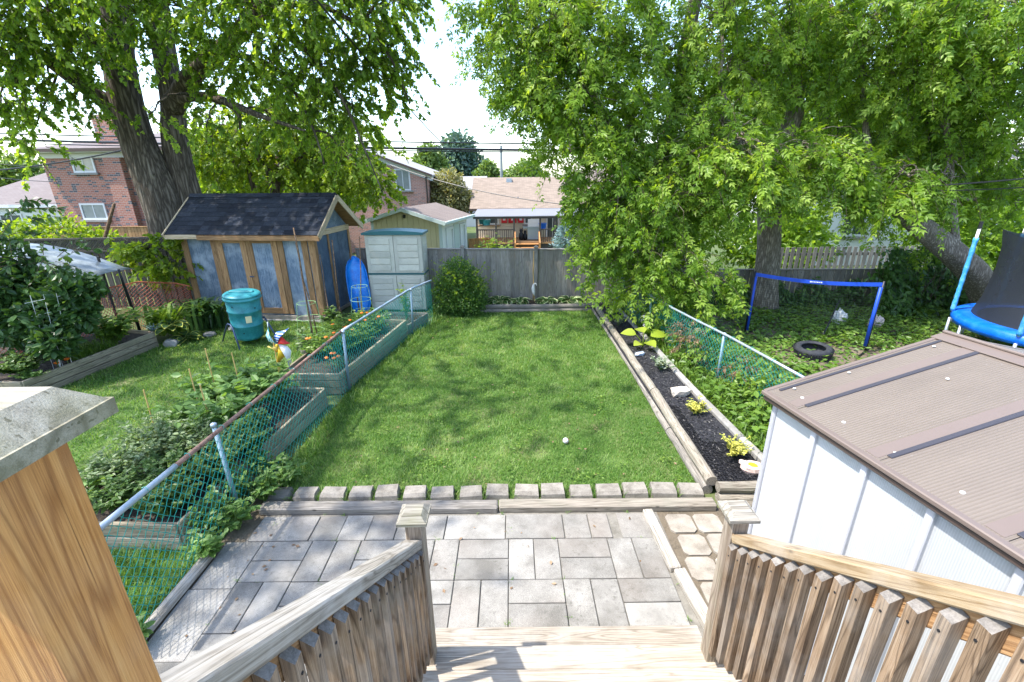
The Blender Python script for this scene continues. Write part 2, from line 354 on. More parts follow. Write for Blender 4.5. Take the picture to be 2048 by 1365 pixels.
M['bluefoam'] = m_mottle('light_blue_foam_sleeve', (.025,.20,.46), (.05,.29,.58), 12, .5, (.18,.42,.68), bumpd=.01, bs=.8)
M['bluetape'] = m_plain('royal_blue_band', (.01,.06,.42), .5, 0, .4, .2)
M['tyre'] = m_mottle('tyre_rubber', (.014,.016,.02), (.035,.038,.045), 20, .75, bumpd=.006, bs=.6)
M['white'] = m_plain('white_paint', (.62,.63,.63), .5, 0, .4, .05)
M['cream'] = m_plain('cream_siding', (.55,.50,.39), .6, 0, .3, .08)
M['beige'] = m_plain('beige_board_siding', (.50,.43,.24), .65, 0, .3, .07, 3)
M['mint'] = m_plain('pale_trim_paint', (.44,.51,.48), .55, 0, .4, .06)
M['glassdark'] = m_plain('window_glass', (.055,.07,.08), .08, 0, .8, .5, 1.2)
M['curtain'] = m_plain('curtained_glass', (.26,.28,.27), .12, 0, .7, .35, 3)
M['gutter'] = m_plain('brown_gutter', (.075,.05,.04), .5)
M['brick'] = m_brick('red_brick', (.36,.14,.095), (.27,.10,.075), (.36,.31,.27), (.075,.07,.085))
M['brick2'] = m_brick('pink_brick', (.48,.23,.18), (.40,.18,.14), (.50,.44,.40), (.30,.16,.14))
M['roofred'] = m_shingle('plum_shingles', (.17,.145,.14), (.145,.12,.115))
M['rooftan'] = m_shingle('tan_shingles', (.25,.195,.15), (.18,.14,.105), .34, .16)
M['roofpink'] = m_shingle('faded_shingles', (.19,.15,.128), (.16,.125,.105))
M['roofgrey'] = m_shingle('grey_shingles', (.30,.29,.29), (.25,.24,.24))
M['tin'] = m_flute('corrugated_clear_sheet', (.40,.41,.44), 0, 8, .5, .5)
_n = M['tin'].node_tree.nodes; _l = M['tin'].node_tree.links; _t = _n.new('ShaderNodeBsdfTranslucent'); _t.inputs['Color'].default_value = (.75,.76,.8,1); _x = _n.new('ShaderNodeMixShader'); _x.inputs[0].default_value = .55
_l.new(_n['Principled BSDF'].outputs[0], _x.inputs[1]); _l.new(_t.outputs[0], _x.inputs[2]); _l.new(_x.outputs[0], _n['Material Output'].inputs['Surface'])
M['shingle'] = [m_mottle('black_shingle_%d' % i, tuple(q*.6 for q in c), c, 20, .9, tuple(q*1.6 for q in c), bumpd=.004, bs=.6, fine=180)
                for i, c in enumerate([(.011,.014,.021), (.016,.020,.029), (.023,.027,.037), (.008,.010,.016)])]
M['ply'] = None
M['stake'] = m_plain('bamboo_stake', (.55,.36,.13), .6, 0, .3, .2, 20)
M['stick'] = m_bark('rough_stick', (.10,.065,.04), (.30,.20,.13), (20,20,6), .004)
M['bark_maple'] = m_bark('maple_bark', (.06,.048,.038), (.25,.21,.17), (7,7,.8), .05)
M['bark_elder'] = m_bark('elder_bark', (.13,.11,.085), (.42,.37,.30), (14,14,2.6), .02)
M['twig'] = m_bark('twig_bark', (.05,.04,.03), (.17,.13,.095), (20,20,6), .004)
M['stem'] = m_plain('green_stem', (.10,.17,.04), .6)
M['L_maple'] = m_leaf('maple_leaf', (.095,.175,.024), (.165,.275,.036), (.27,.38,.065), .55)
M['L_back'] = m_leaf('sunlit_maple_leaf', (.10,.17,.016), (.17,.26,.024), (.26,.34,.04), .5)
M['L_elder'] = m_leaf('elder_leaf', (.085,.165,.02), (.165,.28,.034), (.28,.39,.065), .54)
M['L_dark'] = m_leaf('vine_leaf', (.025,.065,.018), (.05,.11,.03), (.09,.165,.05), .3, .36)
M['L_bush'] = m_leaf('bush_leaf', (.03,.08,.014), (.065,.145,.022), (.12,.22,.04), .35)
M['L_veg'] = m_leaf('vegetable_leaf', (.08,.155,.04), (.13,.235,.06), (.22,.34,.11), .38)
M['L_sage'] = m_leaf('sage_leaf', (.09,.13,.06), (.15,.21,.09), (.24,.30,.15), .3)
M['L_mint'] = m_leaf('mint_leaf', (.04,.085,.022), (.075,.14,.03), (.14,.21,.05), .3)
M['L_lime'] = m_leaf('lime_leaf', (.20,.29,.025), (.28,.37,.035), (.36,.43,.06), .4, tcol=(1.25,1.15,.4))
M['L_yellow'] = m_leaf('yellow_variegated_leaf', (.32,.34,.06), (.52,.50,.10), (.66,.62,.20), .3, tcol=(1.2,1.1,.5))
M['L_silver'] = m_leaf('silver_variegated_leaf', (.12,.17,.10), (.26,.31,.22), (.46,.50,.42), .25)
M['L_hosta'] = m_leaf('variegated_hosta_leaf', (.03,.085,.018), (.05,.12,.022), (.08,.16,.03), .25, .35, edge=(.62,.66,.40))
M['L_hostagold'] = m_leaf('gold_edged_hosta_leaf', (.03,.07,.02), (.05,.10,.03), (.07,.13,.045), .25, .35, edge=(.48,.50,.10))
M['L_grass'] = m_leaf('grass_blade', (.045,.12,.018), (.12,.245,.038), (.31,.39,.15), .42, .5)
M['L_cover'] = m_leaf('ground_cover_leaf', (.06,.125,.018), (.115,.21,.03), (.20,.30,.05), .38)
M['L_ivy'] = m_leaf('ivy_leaf', (.03,.08,.018), (.06,.135,.028), (.11,.20,.05), .28, .35)
M['L_spruce'] = m_leaf('spruce_needle', (.13,.22,.25), (.22,.34,.38), (.36,.48,.52), .15)
M['L_far'] = m_leaf('far_blue_leaf', (.055,.11,.09), (.09,.16,.13), (.14,.22,.18), .25)
M['L_fargreen'] = m_leaf('far_green_leaf', (.08,.14,.03), (.13,.21,.05), (.21,.29,.09), .3)
M['L_olive'] = m_leaf('olive_leaf', (.14,.15,.06), (.23,.23,.10), (.36,.32,.17), .3)
M['L_dead'] = m_leaf('dry_leaf', (.15,.09,.05), (.23,.145,.08), (.33,.23,.14), .2, tcol=(1,.8,.5))
M['petal'] = m_plain('orange_petal', (.80,.17,.01), .6)
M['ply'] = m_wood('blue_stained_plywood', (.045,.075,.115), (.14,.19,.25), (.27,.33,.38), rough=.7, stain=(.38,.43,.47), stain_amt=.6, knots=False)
M['plyshade'] = m_wood('shaded_blue_plywood', (.03,.05,.08), (.065,.105,.155), (.12,.17,.225), rough=.7, stain=(.16,.22,.28), stain_amt=.4, knots=False)  # darker copy for end and back panels: shade put into the colour
M['wallsheet'] = m_flute('white_twinwall', (.47,.485,.495), 1, 90, .45, .4, bs=.2)
M['roofsheet'] = m_flute('brown_twinwall', (.168,.138,.112), 1, 55, .42, .45, bs=.5)
M['rooftrim'] = m_plain('brown_aluminium', (.085,.06,.05), .4, .1, .5, .1)
M['rooftrimlight'] = m_plain('taupe_sheet_edge', (.155,.120,.102), .4, 0, .5, .06)
M['rooftrimdark'] = m_plain('dark_brown_batten', (.045,.042,.05), .4, 0, .5, .1)
M['ribwhite'] = m_plain('white_rib', (.47,.47,.50), .4, 0, .5, .05)

# ------------------------------------------------------------------ leaf and plant builders
T = {}
T['oval'] = ([(0,0,0),(.32,.25,.05),(.32,-.25,.05),(.70,.22,.04),(.70,-.22,.04),(1,0,-.06)], [(0,5,3,1),(0,2,4,5)])
T['narrow'] = ([(0,0,0),(.35,.13,.03),(.35,-.13,.03),(.72,.10,.02),(.72,-.10,.02),(1,0,-.08)], [(0,5,3,1),(0,2,4,5)])
_h = [(.04,.27),(.22,.52),(.40,.20),(.66,.30)]
T['maple'] = ([(0,0,0),(1,0,-.1)]+[(x,y,.05) for x,y in _h]+[(x,-y,.05) for x,y in _h], [(0,1,5,4,3,2),(0,6,7,8,9,1)])
T['quad'] = ([(0,0,0),(.5,.3,.03),(1,0,-.05),(.5,-.3,.03)], [(0,3,2,1)])
_v, _f = [], []
for bx, a, ln in ((.62,0,.42),(.55,.75,.40),(.55,-.75,.40),(.25,.95,.38),(.25,-.95,.38)):
    c, s = math.cos(a), math.sin(a); o = len(_v)
    for x, y, z in ((0,0,0),(.42,.2,-.01),(1,0,-.14),(.42,-.2,-.01)): _v.append((bx+(x*c-y*s)*ln, (x*s+y*c)*ln, z*ln*1.2-.12*bx*bx))
    _f.append((o,o+3,o+2,o+1))
T['compound'] = (_v, _f)
_v, _f, _e = [], [], []
for i, (t, w) in enumerate(((0,.03),(.15,.22),(.35,.34),(.58,.33),(.8,.2),(1,.01))):
    for c_ in (-1,-.70,0,.70,1):
        _v.append((t, c_*w, .10*abs(c_)*(w/.34)-.38*t*t+.12*t)); _e.append(1. if (abs(c_) > .9 or t > .95) else 0.)
for i in range(5):
    for j in range(4): _f.append((i*5+j, i*5+j+1, (i+1)*5+j+1, (i+1)*5+j))
T['hosta'] = (_v, _f); T_EDGE = {'hosta': np.array(_e, np.float32)}
T['blade'] = ([(0,-.5,0),(0,.5,0),(.55,.32,.0),(.55,-.32,.0),(1,0,-.18)], [(0,1,2,3),(3,2,4)])
T['strap'] = ([(0,-.03,0),(0,.03,0),(.35,.04,.30),(.35,-.04,.30),(.70,.035,.36),(.70,-.035,.36),(1,0,.12)], [(0,1,2,3),(3,2,4,5),(5,4,6)])

def nrm(a): return a/np.maximum(np.linalg.norm(a, axis=-1, keepdims=True), 1e-9)
def leaves(name, tmpl, P, L, N, size, mat, parent=None, rnd=None, wid=1., **kw):
    P = np.asarray(P, float); n = len(P)
    tv, tf = T[tmpl]; tv = np.array(tv, float); k = len(tv)
    L = nrm(np.asarray(L, float)); N = np.asarray(N, float); Sd = nrm(np.cross(N, L)); N = np.cross(L, Sd)
    size = np.broadcast_to(np.asarray(size, float), (n,))[:, None, None]; wid = np.broadcast_to(np.asarray(wid, float), (n,))[:, None, None]
    V = P[:, None, :] + size*(tv[None,:,0:1]*L[:,None,:] + wid*tv[None,:,1:2]*Sd[:,None,:] + tv[None,:,2:3]*N[:,None,:])
    V = V.reshape(-1, 3)
    fl = np.array([len(f) for f in tf]); idx = np.concatenate([np.array(f) for f in tf])
    loops = (np.arange(n)[:,None]*k + idx[None,:]).ravel()
    tot = np.tile(fl, n); start = np.concatenate([[0], np.cumsum(tot)[:-1]])
    me = bpy.data.meshes.new(name)
    me.vertices.add(len(V)); me.vertices.foreach_set('co', V.astype(np.float32).ravel())
    me.loops.add(len(loops)); me.loops.foreach_set('vertex_index', loops.astype(np.int32))
    me.polygons.add(len(tot)); me.polygons.foreach_set('loop_start', start.astype(np.int32)); me.polygons.foreach_set('loop_total', tot.astype(np.int32))
    me.update(calc_edges=True)
    r_ = rng.random(n) if rnd is None else np.asarray(rnd, float)
    a = me.attributes.new('rnd', 'FLOAT', 'POINT'); a.data.foreach_set('value', np.repeat(r_, k).astype(np.float32))
    if tmpl in T_EDGE:
        a = me.attributes.new('edge', 'FLOAT', 'POINT'); a.data.foreach_set('value', np.tile(T_EDGE[tmpl], n))
    me.polygons.foreach_set('use_smooth', [tmpl == 'hosta']*len(tot))
    me.materials.append(mat)
    return link(name, me, parent, **kw)

def rdir(n): return nrm(rng.normal(size=(n,3)))

def twigs_in(lobes, per_m3=None, counts=None, length=(.6,1.3), droop=.8, nl=12, lsize=(.09,.14), inward=.6):
    """hanging twigs spread through the lobes of a crown; returns twig polylines and leaf arrays"""
    TW, P, L, N, Sz, Rn = [], [], [], [], [], []
    for q, (c, r3) in enumerate(lobes):
        c = np.array(c, float); r3 = np.array(r3, float); m = counts[q] if counts else per_m3
        d = rdir(m); rad = rng.random(m)**.45
        s = c + d*r3*rad[:,None]
        out = nrm(d*np.array([1,1,.35]) + .5*rng.normal(size=(m,3))*np.array([1,1,.4]))
        ln = rng.uniform(*length, m)
        ts = np.linspace(0, 1, 5)
        # polyline: start, outward with droop
        pts = s[:,None,:] + out[:,None,:]*(ts[None,:,None]*ln[:,None,None]*.7)
        pts[:,:,2] -= droop*(ts[None,:]**1.8)*ln[:,None]*rng.uniform(.5,1.1,(m,1))
        TW.append(pts)
        t = np.sort(rng.uniform(.1, 1, (m, nl)), axis=1); i0 = np.minimum((t*4).astype(int), 3); fr = t*4-i0
        a = np.take_along_axis(pts, i0[:,:,None], 1); b = np.take_along_axis(pts, (i0+1)[:,:,None], 1)
        p = a+(b-a)*fr[:,:,None]; tang = nrm(b-a)
        rd = rng.normal(size=(m,nl,3)); side = nrm(rd - tang*np.sum(rd*tang, -1, keepdims=True))
        l_ = nrm(side*.8 + tang*.5 + np.array([0,0,-.45]))
        n_ = nrm(np.array([0,0,1.]) + .75*rng.normal(size=(m,nl,3)))
        tone = np.clip(.45+.12*rng.normal()+.28*rng.normal(size=(m,1))+.2*rng.normal(size=(m,nl))+.25*(t > .85)*rng.random((m,nl)), 0, 1)
        P.append(p.reshape(-1,3)); L.append(l_.reshape(-1,3)); N.append(n_.reshape(-1,3)); Sz.append(rng.uniform(*lsize, m*nl)*rng.uniform(.75,1.2,(m,1)).repeat(nl,1).ravel()); Rn.append(tone.ravel())
    return np.concatenate(TW), np.concatenate(P), np.concatenate(L), np.concatenate(N), np.concatenate(Sz), np.concatenate(Rn)

def tube_batch(name, polys, r0, r1, mat, parent, n=3, **kw):
    polys = np.asarray(polys); m, k, _ = polys.shape
    t = nrm(np.gradient(polys, axis=1)); ref = np.where(np.abs(t[:,:,2:3]) > .8, np.array([1.,0,0]), np.array([0,0,1.]))
    a = nrm(np.cross(t, ref)); b = np.cross(t, a)
    r0 = np.broadcast_to(r0, (m,)); r1 = np.broadcast_to(r1, (m,))
    rad = r0[:,None]+(r1-r0)[:,None]*np.linspace(0,1,k)[None,:]
    q = 2*np.pi*np.arange(n)/n
    V = polys[:,:,None,:] + rad[:,:,None,None]*(a[:,:,None,:]*np.cos(q)[:,None]+b[:,:,None,:]*np.sin(q)[:,None])
    base = (np.arange(m)*k*n)[:,None,None]; i = np.arange(k-1)[None,:,None]*n; j = np.arange(n)[None,None,:]; j2 = (j+1) % n
    Fq = np.stack([base+i+j, base+i+j2, base+i+n+j2, base+i+n+j], -1).reshape(-1,4)
    me = bpy.data.meshes.new(name); V = V.reshape(-1,3)
    me.vertices.add(len(V)); me.vertices.foreach_set('co', V.astype(np.float32).ravel())
    me.loops.add(Fq.size); me.loops.foreach_set('vertex_index', Fq.astype(np.int32).ravel())
    me.polygons.add(len(Fq)); me.polygons.foreach_set('loop_start', np.arange(len(Fq), dtype=np.int32)*4); me.polygons.foreach_set('loop_total', np.full(len(Fq), 4, np.int32))
    me.polygons.foreach_set('use_smooth', [True]*len(Fq)); me.update(calc_edges=True); me.materials.append(mat)
    return link(name, me, parent, **kw)

def smooth_path(pts, rad, sub=6, wob=.0):
    pts = np.array([tuple(p) for p in pts], float); rad = np.array(rad, float); k = len(pts); o, r_ = [], []
    for i in range(k-1):
        p0 = pts[max(i-1,0)]; p1 = pts[i]; p2 = pts[i+1]; p3 = pts[min(i+2,k-1)]
        for t in np.linspace(0, 1, sub, endpoint=False):
            o.append(.5*((2*p1)+(-p0+p2)*t+(2*p0-5*p1+4*p2-p3)*t*t+(-p0+3*p1-3*p2+p3)*t**3)); r_.append(rad[i]+(rad[i+1]-rad[i])*t)
    o.append(pts[-1]); r_.append(rad[-1]); o = np.array(o)
    if wob: o[1:-1] += rng.normal(size=(len(o)-2,3))*wob
    return o, np.array(r_)

def bark_tube(mb, pts, rad, n=20, sub=6, lump=.06, wob=.0):
    o, r_ = smooth_path(pts, rad, sub, wob); base = len(mb.v)
    mb.tube(o, r_, n)
    ph = rng.uniform(0, 6, 3)
    for i in range(len(o)):
        for j in range(n):
            v = Vector(mb.v[base+i*n+j]); c = Vector(o[i]); q = 2*math.pi*j/n
            k_ = 1+lump*(math.sin(3*q+ph[0]+i*.35)+.6*math.sin(5*q+ph[1]-i*.5)+.5*math.sin(8*q+ph[2]+i*.2)+.5*random.uniform(-1,1))
            mb.v[base+i*n+j] = tuple(c+(v-c)*k_)

def tree(name, label, base, trunks, lobes, counts, leafmat, tmpl='maple', lsize=(.09,.14), nl=12, length=(.6,1.3), droop=.8,
         bark='bark_maple', limbs_from=None, group=None, lump=.06, twr=(.008,.003), links=3, cat='tree'):
    t = thing(name, label, cat, base, group=group); B = np.array(base, float)
    loc = lambda pts: [tuple(np.array(p, float)-B) for p in pts]
    mb = MB()
    for pts, rad in trunks: bark_tube(mb, loc(pts), rad, lump=lump)
    mb.build('trunk', M[bark], t, smooth=True)
    TW, P, L, N, Sz, Rn = twigs_in(lobes, counts=counts, length=length, droop=droop, nl=nl, lsize=lsize)
    # branches: from the nearest point of the trunks out to each lobe, then on to the twigs
    ap = np.concatenate([smooth_path(p, r_, 6)[0][3:] for p, r_ in trunks])
    polys, ra, rb = [], [], []; k = 0
    for (c, r3), m in zip(lobes, counts):
        c = np.array(c, float); d = np.linalg.norm(ap-c-np.array([0,0,.4]), axis=1); a = ap[d.argmin()]; dd = d.min()
        mid = (a+c)/2+np.array([0,0,.12*dd])+rng.normal(size=3)*.06*dd
        q = smooth_path([a, mid, c], [1,1,1], 5, .015*dd)[0]; polys.append(q); rr = .018+.012*dd; ra.append(rr); rb.append(.012)
        st = TW[k:k+m, 0]; k += m
        for s in st[rng.permutation(m)[:max(4, m//links)]]:
            f = rng.uniform(.55, 1.); a2 = q[int(f*(len(q)-1))]
            mid = (a2+s)/2+np.array([0,0,.10*np.linalg.norm(s-a2)])+rng.normal(size=3)*.05
            polys.append(smooth_path([a2, mid, s], [1,1,1], 5, .01)[0]); ra.append(.011); rb.append(.005)
    tube_batch('branches', np.array(polys)-B, np.array(ra), np.array(rb), M[bark], t, 5, kind='stuff')
    tube_batch('twigs', TW-B, twr[0], twr[1], M['twig'], t, 3, kind='stuff')
    leaves('crown', tmpl, P-B, L, N, Sz, leafmat, t, rnd=Rn)
    return t

def blob_crown(name, label, base, lobes, counts, mat, tmpl='oval', size=(.05,.09), cat='tree', trunk=None, bark='bark_elder', group=None, hollow=.35, upf=.5):
    """dense bush or far tree: leaves over the outer shell of several lobes"""
    t = thing(name, label, cat, base, group=group); B = np.array(base, float); P, N = [], []
    for (c, r3), m in zip(lobes, counts):
        c = np.array(c, float); r3 = np.array(r3, float); d = rdir(m); k_ = 1+.16*np.sin(d[:,0]*9+c[0])*np.sin(d[:,1]*8)*np.sin(d[:,2]*7+1)
        rad = (hollow+(1-hollow)*rng.random(m)**.5)*k_ + .05*rng.normal(size=m)
        p = c+d*r3*rad[:,None]; P.append(p); N.append(d)
    P = np.concatenate(P); N = np.concatenate(N); keep = P[:,2] > B[2]+.02; P, N = P[keep], N[keep]
    L = nrm(N+.9*rng.normal(size=P.shape)+np.array([0,0,-.2])); Nn = nrm(N*(1-upf)+np.array([0,0,upf])+.5*rng.normal(size=P.shape))
    mb = MB()
    for pts, rad in (trunk or [([base, tuple(B+np.array([0,0,.6]))], [.05,.03])]):
        bark_tube(mb, [tuple(np.array(p)-B) for p in pts], rad, n=10, sub=4)
    mb.build('trunk' if cat == 'tree' else 'stem', M[bark], t, smooth=True)
    leaves('crown' if cat == 'tree' else 'foliage', tmpl, P-B, L, Nn, rng.uniform(*size, len(P)), mat, t,
           rnd=np.clip(.5+.25*rng.normal(size=len(P)), 0, 1))
    return t

def plant(name, label, loc, h, r_, ns, nl, size, mat, tmpl='oval', cat='plant', group=None, stem='stem', lean=.35, droop=.3, wid=1., curve=.25):
    """leafy plant: stems from one base with leaves along them"""
    t = thing(name, label, cat, loc, group=group); P, L, N, Sz = [], [], [], []; polys = []
    for i in range(ns):
        a = rng.uniform(0, 2*np.pi); ll = rng.uniform(.6, 1.05); e = r_*rng.uniform(.15, 1)
        end = np.array([math.cos(a)*e, math.sin(a)*e, h*ll*(1-lean*(e/r_)**2*.6)])
        ts = np.linspace(0,1,5)[:,None]; pts = np.array([math.cos(a), math.sin(a), 0])*.04*r_ + end*np.concatenate([ts**(1+curve), ts**(1+curve), ts**(1-curve)], 1)
        polys.append(pts)
        for q in range(nl):
            f = rng.uniform(.25, 1.); p = pts[0]+(pts[-1]-pts[0])*0; i0 = min(int(f*4), 3); p = pts[i0]+(pts[i0+1]-pts[i0])*(f*4-i0)
            b = rng.uniform(0, 2*np.pi); P.append(p); L.append([math.cos(b), math.sin(b), .35-droop+.25*rng.normal()]); N.append([.35*rng.normal(), .35*rng.normal(), 1]); Sz.append(rng.uniform(*size)*(1.1-.4*f))
    tube_batch('stems', np.array(polys), .007 if h > .3 else .004, .003, M[stem], t, 4, kind='stuff')
    leaves('foliage', tmpl, P, L, N, Sz, mat, t, wid=wid, rnd=np.clip(.5+.25*rng.normal(size=len(P)), 0, 1))
    return t

def rosette(name, label, loc, n, size, mat, tmpl='hosta', cat='plant', group=None, tilt=(.25,1.0), wid=1., stalk=.3):
    """leaves rising from one crown, each a mesh of its own when large"""
    t = thing(name, label, cat, loc, group=group); polys = []
    for i in range(n):
        a = i*2.399+rng.uniform(-.3,.3); f = (i+.5)/n; el = tilt[1]+(tilt[0]-tilt[1])*f; s = rng.uniform(*size)
        d = np.array([math.cos(a)*math.cos(el), math.sin(a)*math.cos(el), math.sin(el)]); st = s*stalk*(1.0 if f < .4 else .8)*2.2
        p = d*st*.6+np.array([0,0,.01]); polys.append(np.array([[0,0,0], d*st*.3, p]))
        ld = np.array([math.cos(a), math.sin(a), .35*math.sin(el)]); 
        leaves('leaf', tmpl, [p], [ld], [np.array([-math.cos(a)*.3, -math.sin(a)*.3, 1])], s, mat, t, wid=wid)
    tube_batch('stalk', np.array(polys), .006, .004, M['stem'], t, 4)
    return t

# ------------------------------------------------------------------ the ground
def sheet(name, poly, z, mat, **kw):
    mb = MB(); mb.add([(x,y,z) for x,y in poly], [tuple(range(len(poly)))]); return mb.build(name, mat, **kw)

def gz(x, y):
    """the land falls away beyond the back fence"""
    t = min(max((y-12.2)/18., 0), 1); return -.012-1.7*(t*t*(3-2*t))
mb = MB(); xs = [-600,-200,-80,-40,-20,-12,-8,-4,0,4,8,12,20,40,80,200,600]; ys = [-200,-40,-10,0,4,8,12,13.5,15,17,19,21,24,27,30.2,45,80,200,900]
for y in ys:
    for x in xs: mb.v.append((x,y,gz(x,y)))
nx = len(xs)
for j in range(len(ys)-1):
    for i in range(nx-1): mb.f.append((j*nx+i, j*nx+i+1, (j+1)*nx+i+1, (j+1)*nx+i)); mb.mi.append(0)
mb.build('ground', M['ground'], smooth=True, kind='structure')

FX = [(2.2,-2.80),(3.71,-2.74),(6.57,-2.60),(9.3,-2.13),(10.15,-1.82)]       # the left boundary fence: y, x
def fx(y):
    return float(np.interp(y, [a for a,_ in FX], [b for _,b in FX]))
LAWN = [(fx(4.08)+.02,4.08),(2.02,4.06),(2.04,11.0),(-.9,11.05),(-.9,11.75),(-2.3,11.75),(-1.82,10.2),(-2.13,9.3),(-2.60,6.57)]
sheet('lawn', LAWN, .0, M['lawn'], kind='structure')
NLAWN = [(-2.82,-2),(-2.82,3.28),(-3.02,3.3),(-3.02,6.0),(-3.4,9.6),(-4.3,10.35),(-7.6,10.45),(-7.25,8.8),(-7.55,6.9),(-8.5,5.0),(-12,3),(-12,-2)]
sheet('neighbour_lawn', NLAWN, -.002, M['lawn'], kind='structure')
sheet('neighbour_yard', [(2.86,3.6),(14,3.6),(14,11.4),(2.72,11.6)], -.004, M['dirt'], kind='structure')
sheet('bare_strip', [(-2.78,1.2),(-2.3,1.2),(-2.3,4.0),(-2.74,4.05)], -.005, M['dirt'], kind='structure')

def inside(px, py, poly):
    r_ = np.zeros(len(px), bool); n = len(poly); j = n-1
    for i in range(n):
        xi, yi = poly[i]; xj, yj = poly[j]
        c = ((yi > py) != (yj > py)) & (px < (xj-xi)*(py-yi)/(yj-yi+1e-12)+xi); r_ ^= c; j = i
    return r_
def vnoise(x, y, s, seed):
    g = np.random.default_rng(seed).random((64,64)); X = (x*s) % 63; Y = (y*s) % 63; i = X.astype(int); j = Y.astype(int); fx_ = X-i; fy_ = Y-j
    fx_ = fx_*fx_*(3-2*fx_); fy_ = fy_*fy_*(3-2*fy_)
    return (g[i,j]*(1-fx_)+g[i+1,j]*fx_)*(1-fy_)+(g[i,j+1]*(1-fx_)+g[i+1,j+1]*fx_)*fy_
def grass(name, label, poly, dens, hgt, mat, zbase=0., dry=.7, seed=1, wid=.10, bare=()):
    xs_ = [p[0] for p in poly]; ys_ = [p[1] for p in poly]; A = (max(xs_)-min(xs_))*(max(ys_)-min(ys_)); m = int(A*dens)
    x = rng.uniform(min(xs_), max(xs_), m); y = rng.uniform(min(ys_), max(ys_), m)
    keep = inside(x, y, poly) & (rng.random(m) < np.clip(7./np.maximum(y, 3), .35, 1.)); x, y = x[keep], y[keep]
    n1 = .6*vnoise(x+20, y+3, 1.1, seed)+.4*vnoise(x+20, y+3, 3.3, seed+1); n2 = vnoise(x+20, y+3, 2.2, seed+2)*.6+.4*vnoise(x+20, y+3, 6., seed+5)
    keep = rng.random(len(x)) < np.clip(1.25-1.1*np.clip(n2-.62, 0, 1)*4*dry, .12, 1); x, y, n1, n2 = x[keep], y[keep], n1[keep], n2[keep]
    bp = np.zeros(len(x))
    for bx_, by_, br_ in bare: bp = np.maximum(bp, np.clip(1.25-np.hypot(x-bx_, (y-by_)*1.3)/br_*(.8+.5*n1), 0, 1))
    keep = rng.random(len(x)) > bp*.78; x, y, n1, n2, bp = x[keep], y[keep], n1[keep], n2[keep], bp[keep]
    m = len(x); a = rng.uniform(0, 2*np.pi, m); el = rng.uniform(.55, 1.35, m)
    L = np.stack([np.cos(a)*np.cos(el), np.sin(a)*np.cos(el), np.sin(el)], 1); N = np.stack([-np.cos(a)*np.sin(el), -np.sin(a)*np.sin(el), np.cos(el)], 1)
    h = rng.uniform(hgt[0], hgt[1], m)*(.75+.5*n1)*(1+.25*np.clip(y-6, 0, 5)/5)
    P = np.stack([x, y, np.full(m, zbase)], 1)
    o = leaves(name, 'blade', P, L, N, h, mat, rnd=np.clip(.42+(n1-.5)*.5+np.clip(n2-.58,0,1)*1.5*dry+.28*rng.normal(size=m)+.5*bp, 0, 1), wid=wid*(1+.06*np.maximum(y-4, 0)), kind='stuff')
    o['label'] = label; o['category'] = 'grass'; return o
grass('grass', 'mown green grass of the long lawn between the two wire fences', LAWN, 7200, (.026,.066), M['L_grass'], seed=3, wid=.10, bare=[(-.35,5.45,.22),(-.75,5.1,.16),(-.1,5.05,.18),(.75,6.6,.14),(.35,4.75,.15),(1.55,7.3,.13),(-1.3,4.9,.12),(1.2,4.6,.2),(-.2,8.2,.15),(.6,5.6,.1)])
grass('grass', 'shaded grass beside the blue shed and compost barrel', NLAWN, 2600, (.03,.065), M['L_grass'], seed=11, wid=.14)
P = []
for k in range(70):
    cx, cy = random.uniform(-2.3,1.9), 4.2+6.5*random.random()**1.5
    for q in range(random.choice((8,14,26))): P.append((cx+random.gauss(0,.06), cy+random.gauss(0,.06), random.uniform(.03,.055)))
P = np.array(P); P = P[inside(P[:,0], P[:,1], LAWN)]; m = len(P); a = rng.uniform(0,6.28,m)
o = leaves('clover', 'oval', P, np.stack([np.cos(a),np.sin(a),.2*rng.normal(size=m)],1), np.stack([.3*rng.normal(size=m),.3*rng.normal(size=m),np.ones(m)],1), rng.uniform(.018,.042,m), M['L_cover'], wid=1.3, kind='stuff'); o['label'] = 'clover and broad weeds scattered through the lawn'; o['category'] = 'weeds'
# longer tufts along the fence foot and planter, and in the joints of the edging
TUFT = [(-2.72,4.1),(-2.45,4.1),(-2.35,6.5),(-1.95,9.2),(-1.55,10.6),(-1.8,10.6),(-2.12,9.3),(-2.58,6.6)]
grass('long_grass', 'long untrimmed grass along the foot of the left wire fence', TUFT, 1500, (.07,.17), M['L_grass'], seed=21, dry=.0, wid=.06)

# ------------------------------------------------------------------ patio: pavers in pairs, beam borders
patio = sheet('patio', [(-2.72,.0),(1.44,.0),(1.44,3.78),(-2.5,3.78)], -.001, M['joint'], kind='structure')
def paver(x0, x1, y0, y1, parent, mat='paver', th=.03):
    g = .002+random.uniform(0,.003)
    o = link('paver', cbox(round(x1-x0-2*g,2), round(y1-y0-2*g,2), th, .004, M[mat]), parent, (( x0+x1)/2, (y0+y1)/2, .002+random.uniform(-.0025,.0025)))
    o.rotation_euler = (random.uniform(-.004,.004), random.uniform(-.004,.004), random.uniform(-.006,.006))
U = .457
X0, Y0 = -.05, 3.37
for r_ in range(8):
    y1 = Y0-r_*U; y0 = y1-U
    for c_ in range(-5, 3):
        x0 = X0+c_*U; x1 = x0+U
        if (c_+r_) % 2 == 0:
            paver(x0, x0+U/2, y0, y1, patio); paver(x0+U/2, x1, y0, y1, patio)
        else:
            paver(x0, x1, y0, y0+U/2, patio); paver(x0, x1, y0+U/2, y1, patio)
row = [-2.50,-1.93,-1.66,-1.40,-1.13,-.66,-.08,.48,.73,.93]           # the row against the timber, cut to fit
for a, b in zip(row, row[1:]): paver(a, b, Y0, 3.70, patio)
paver(1.02, 1.31, Y0, 3.70, patio)
yy = Y0
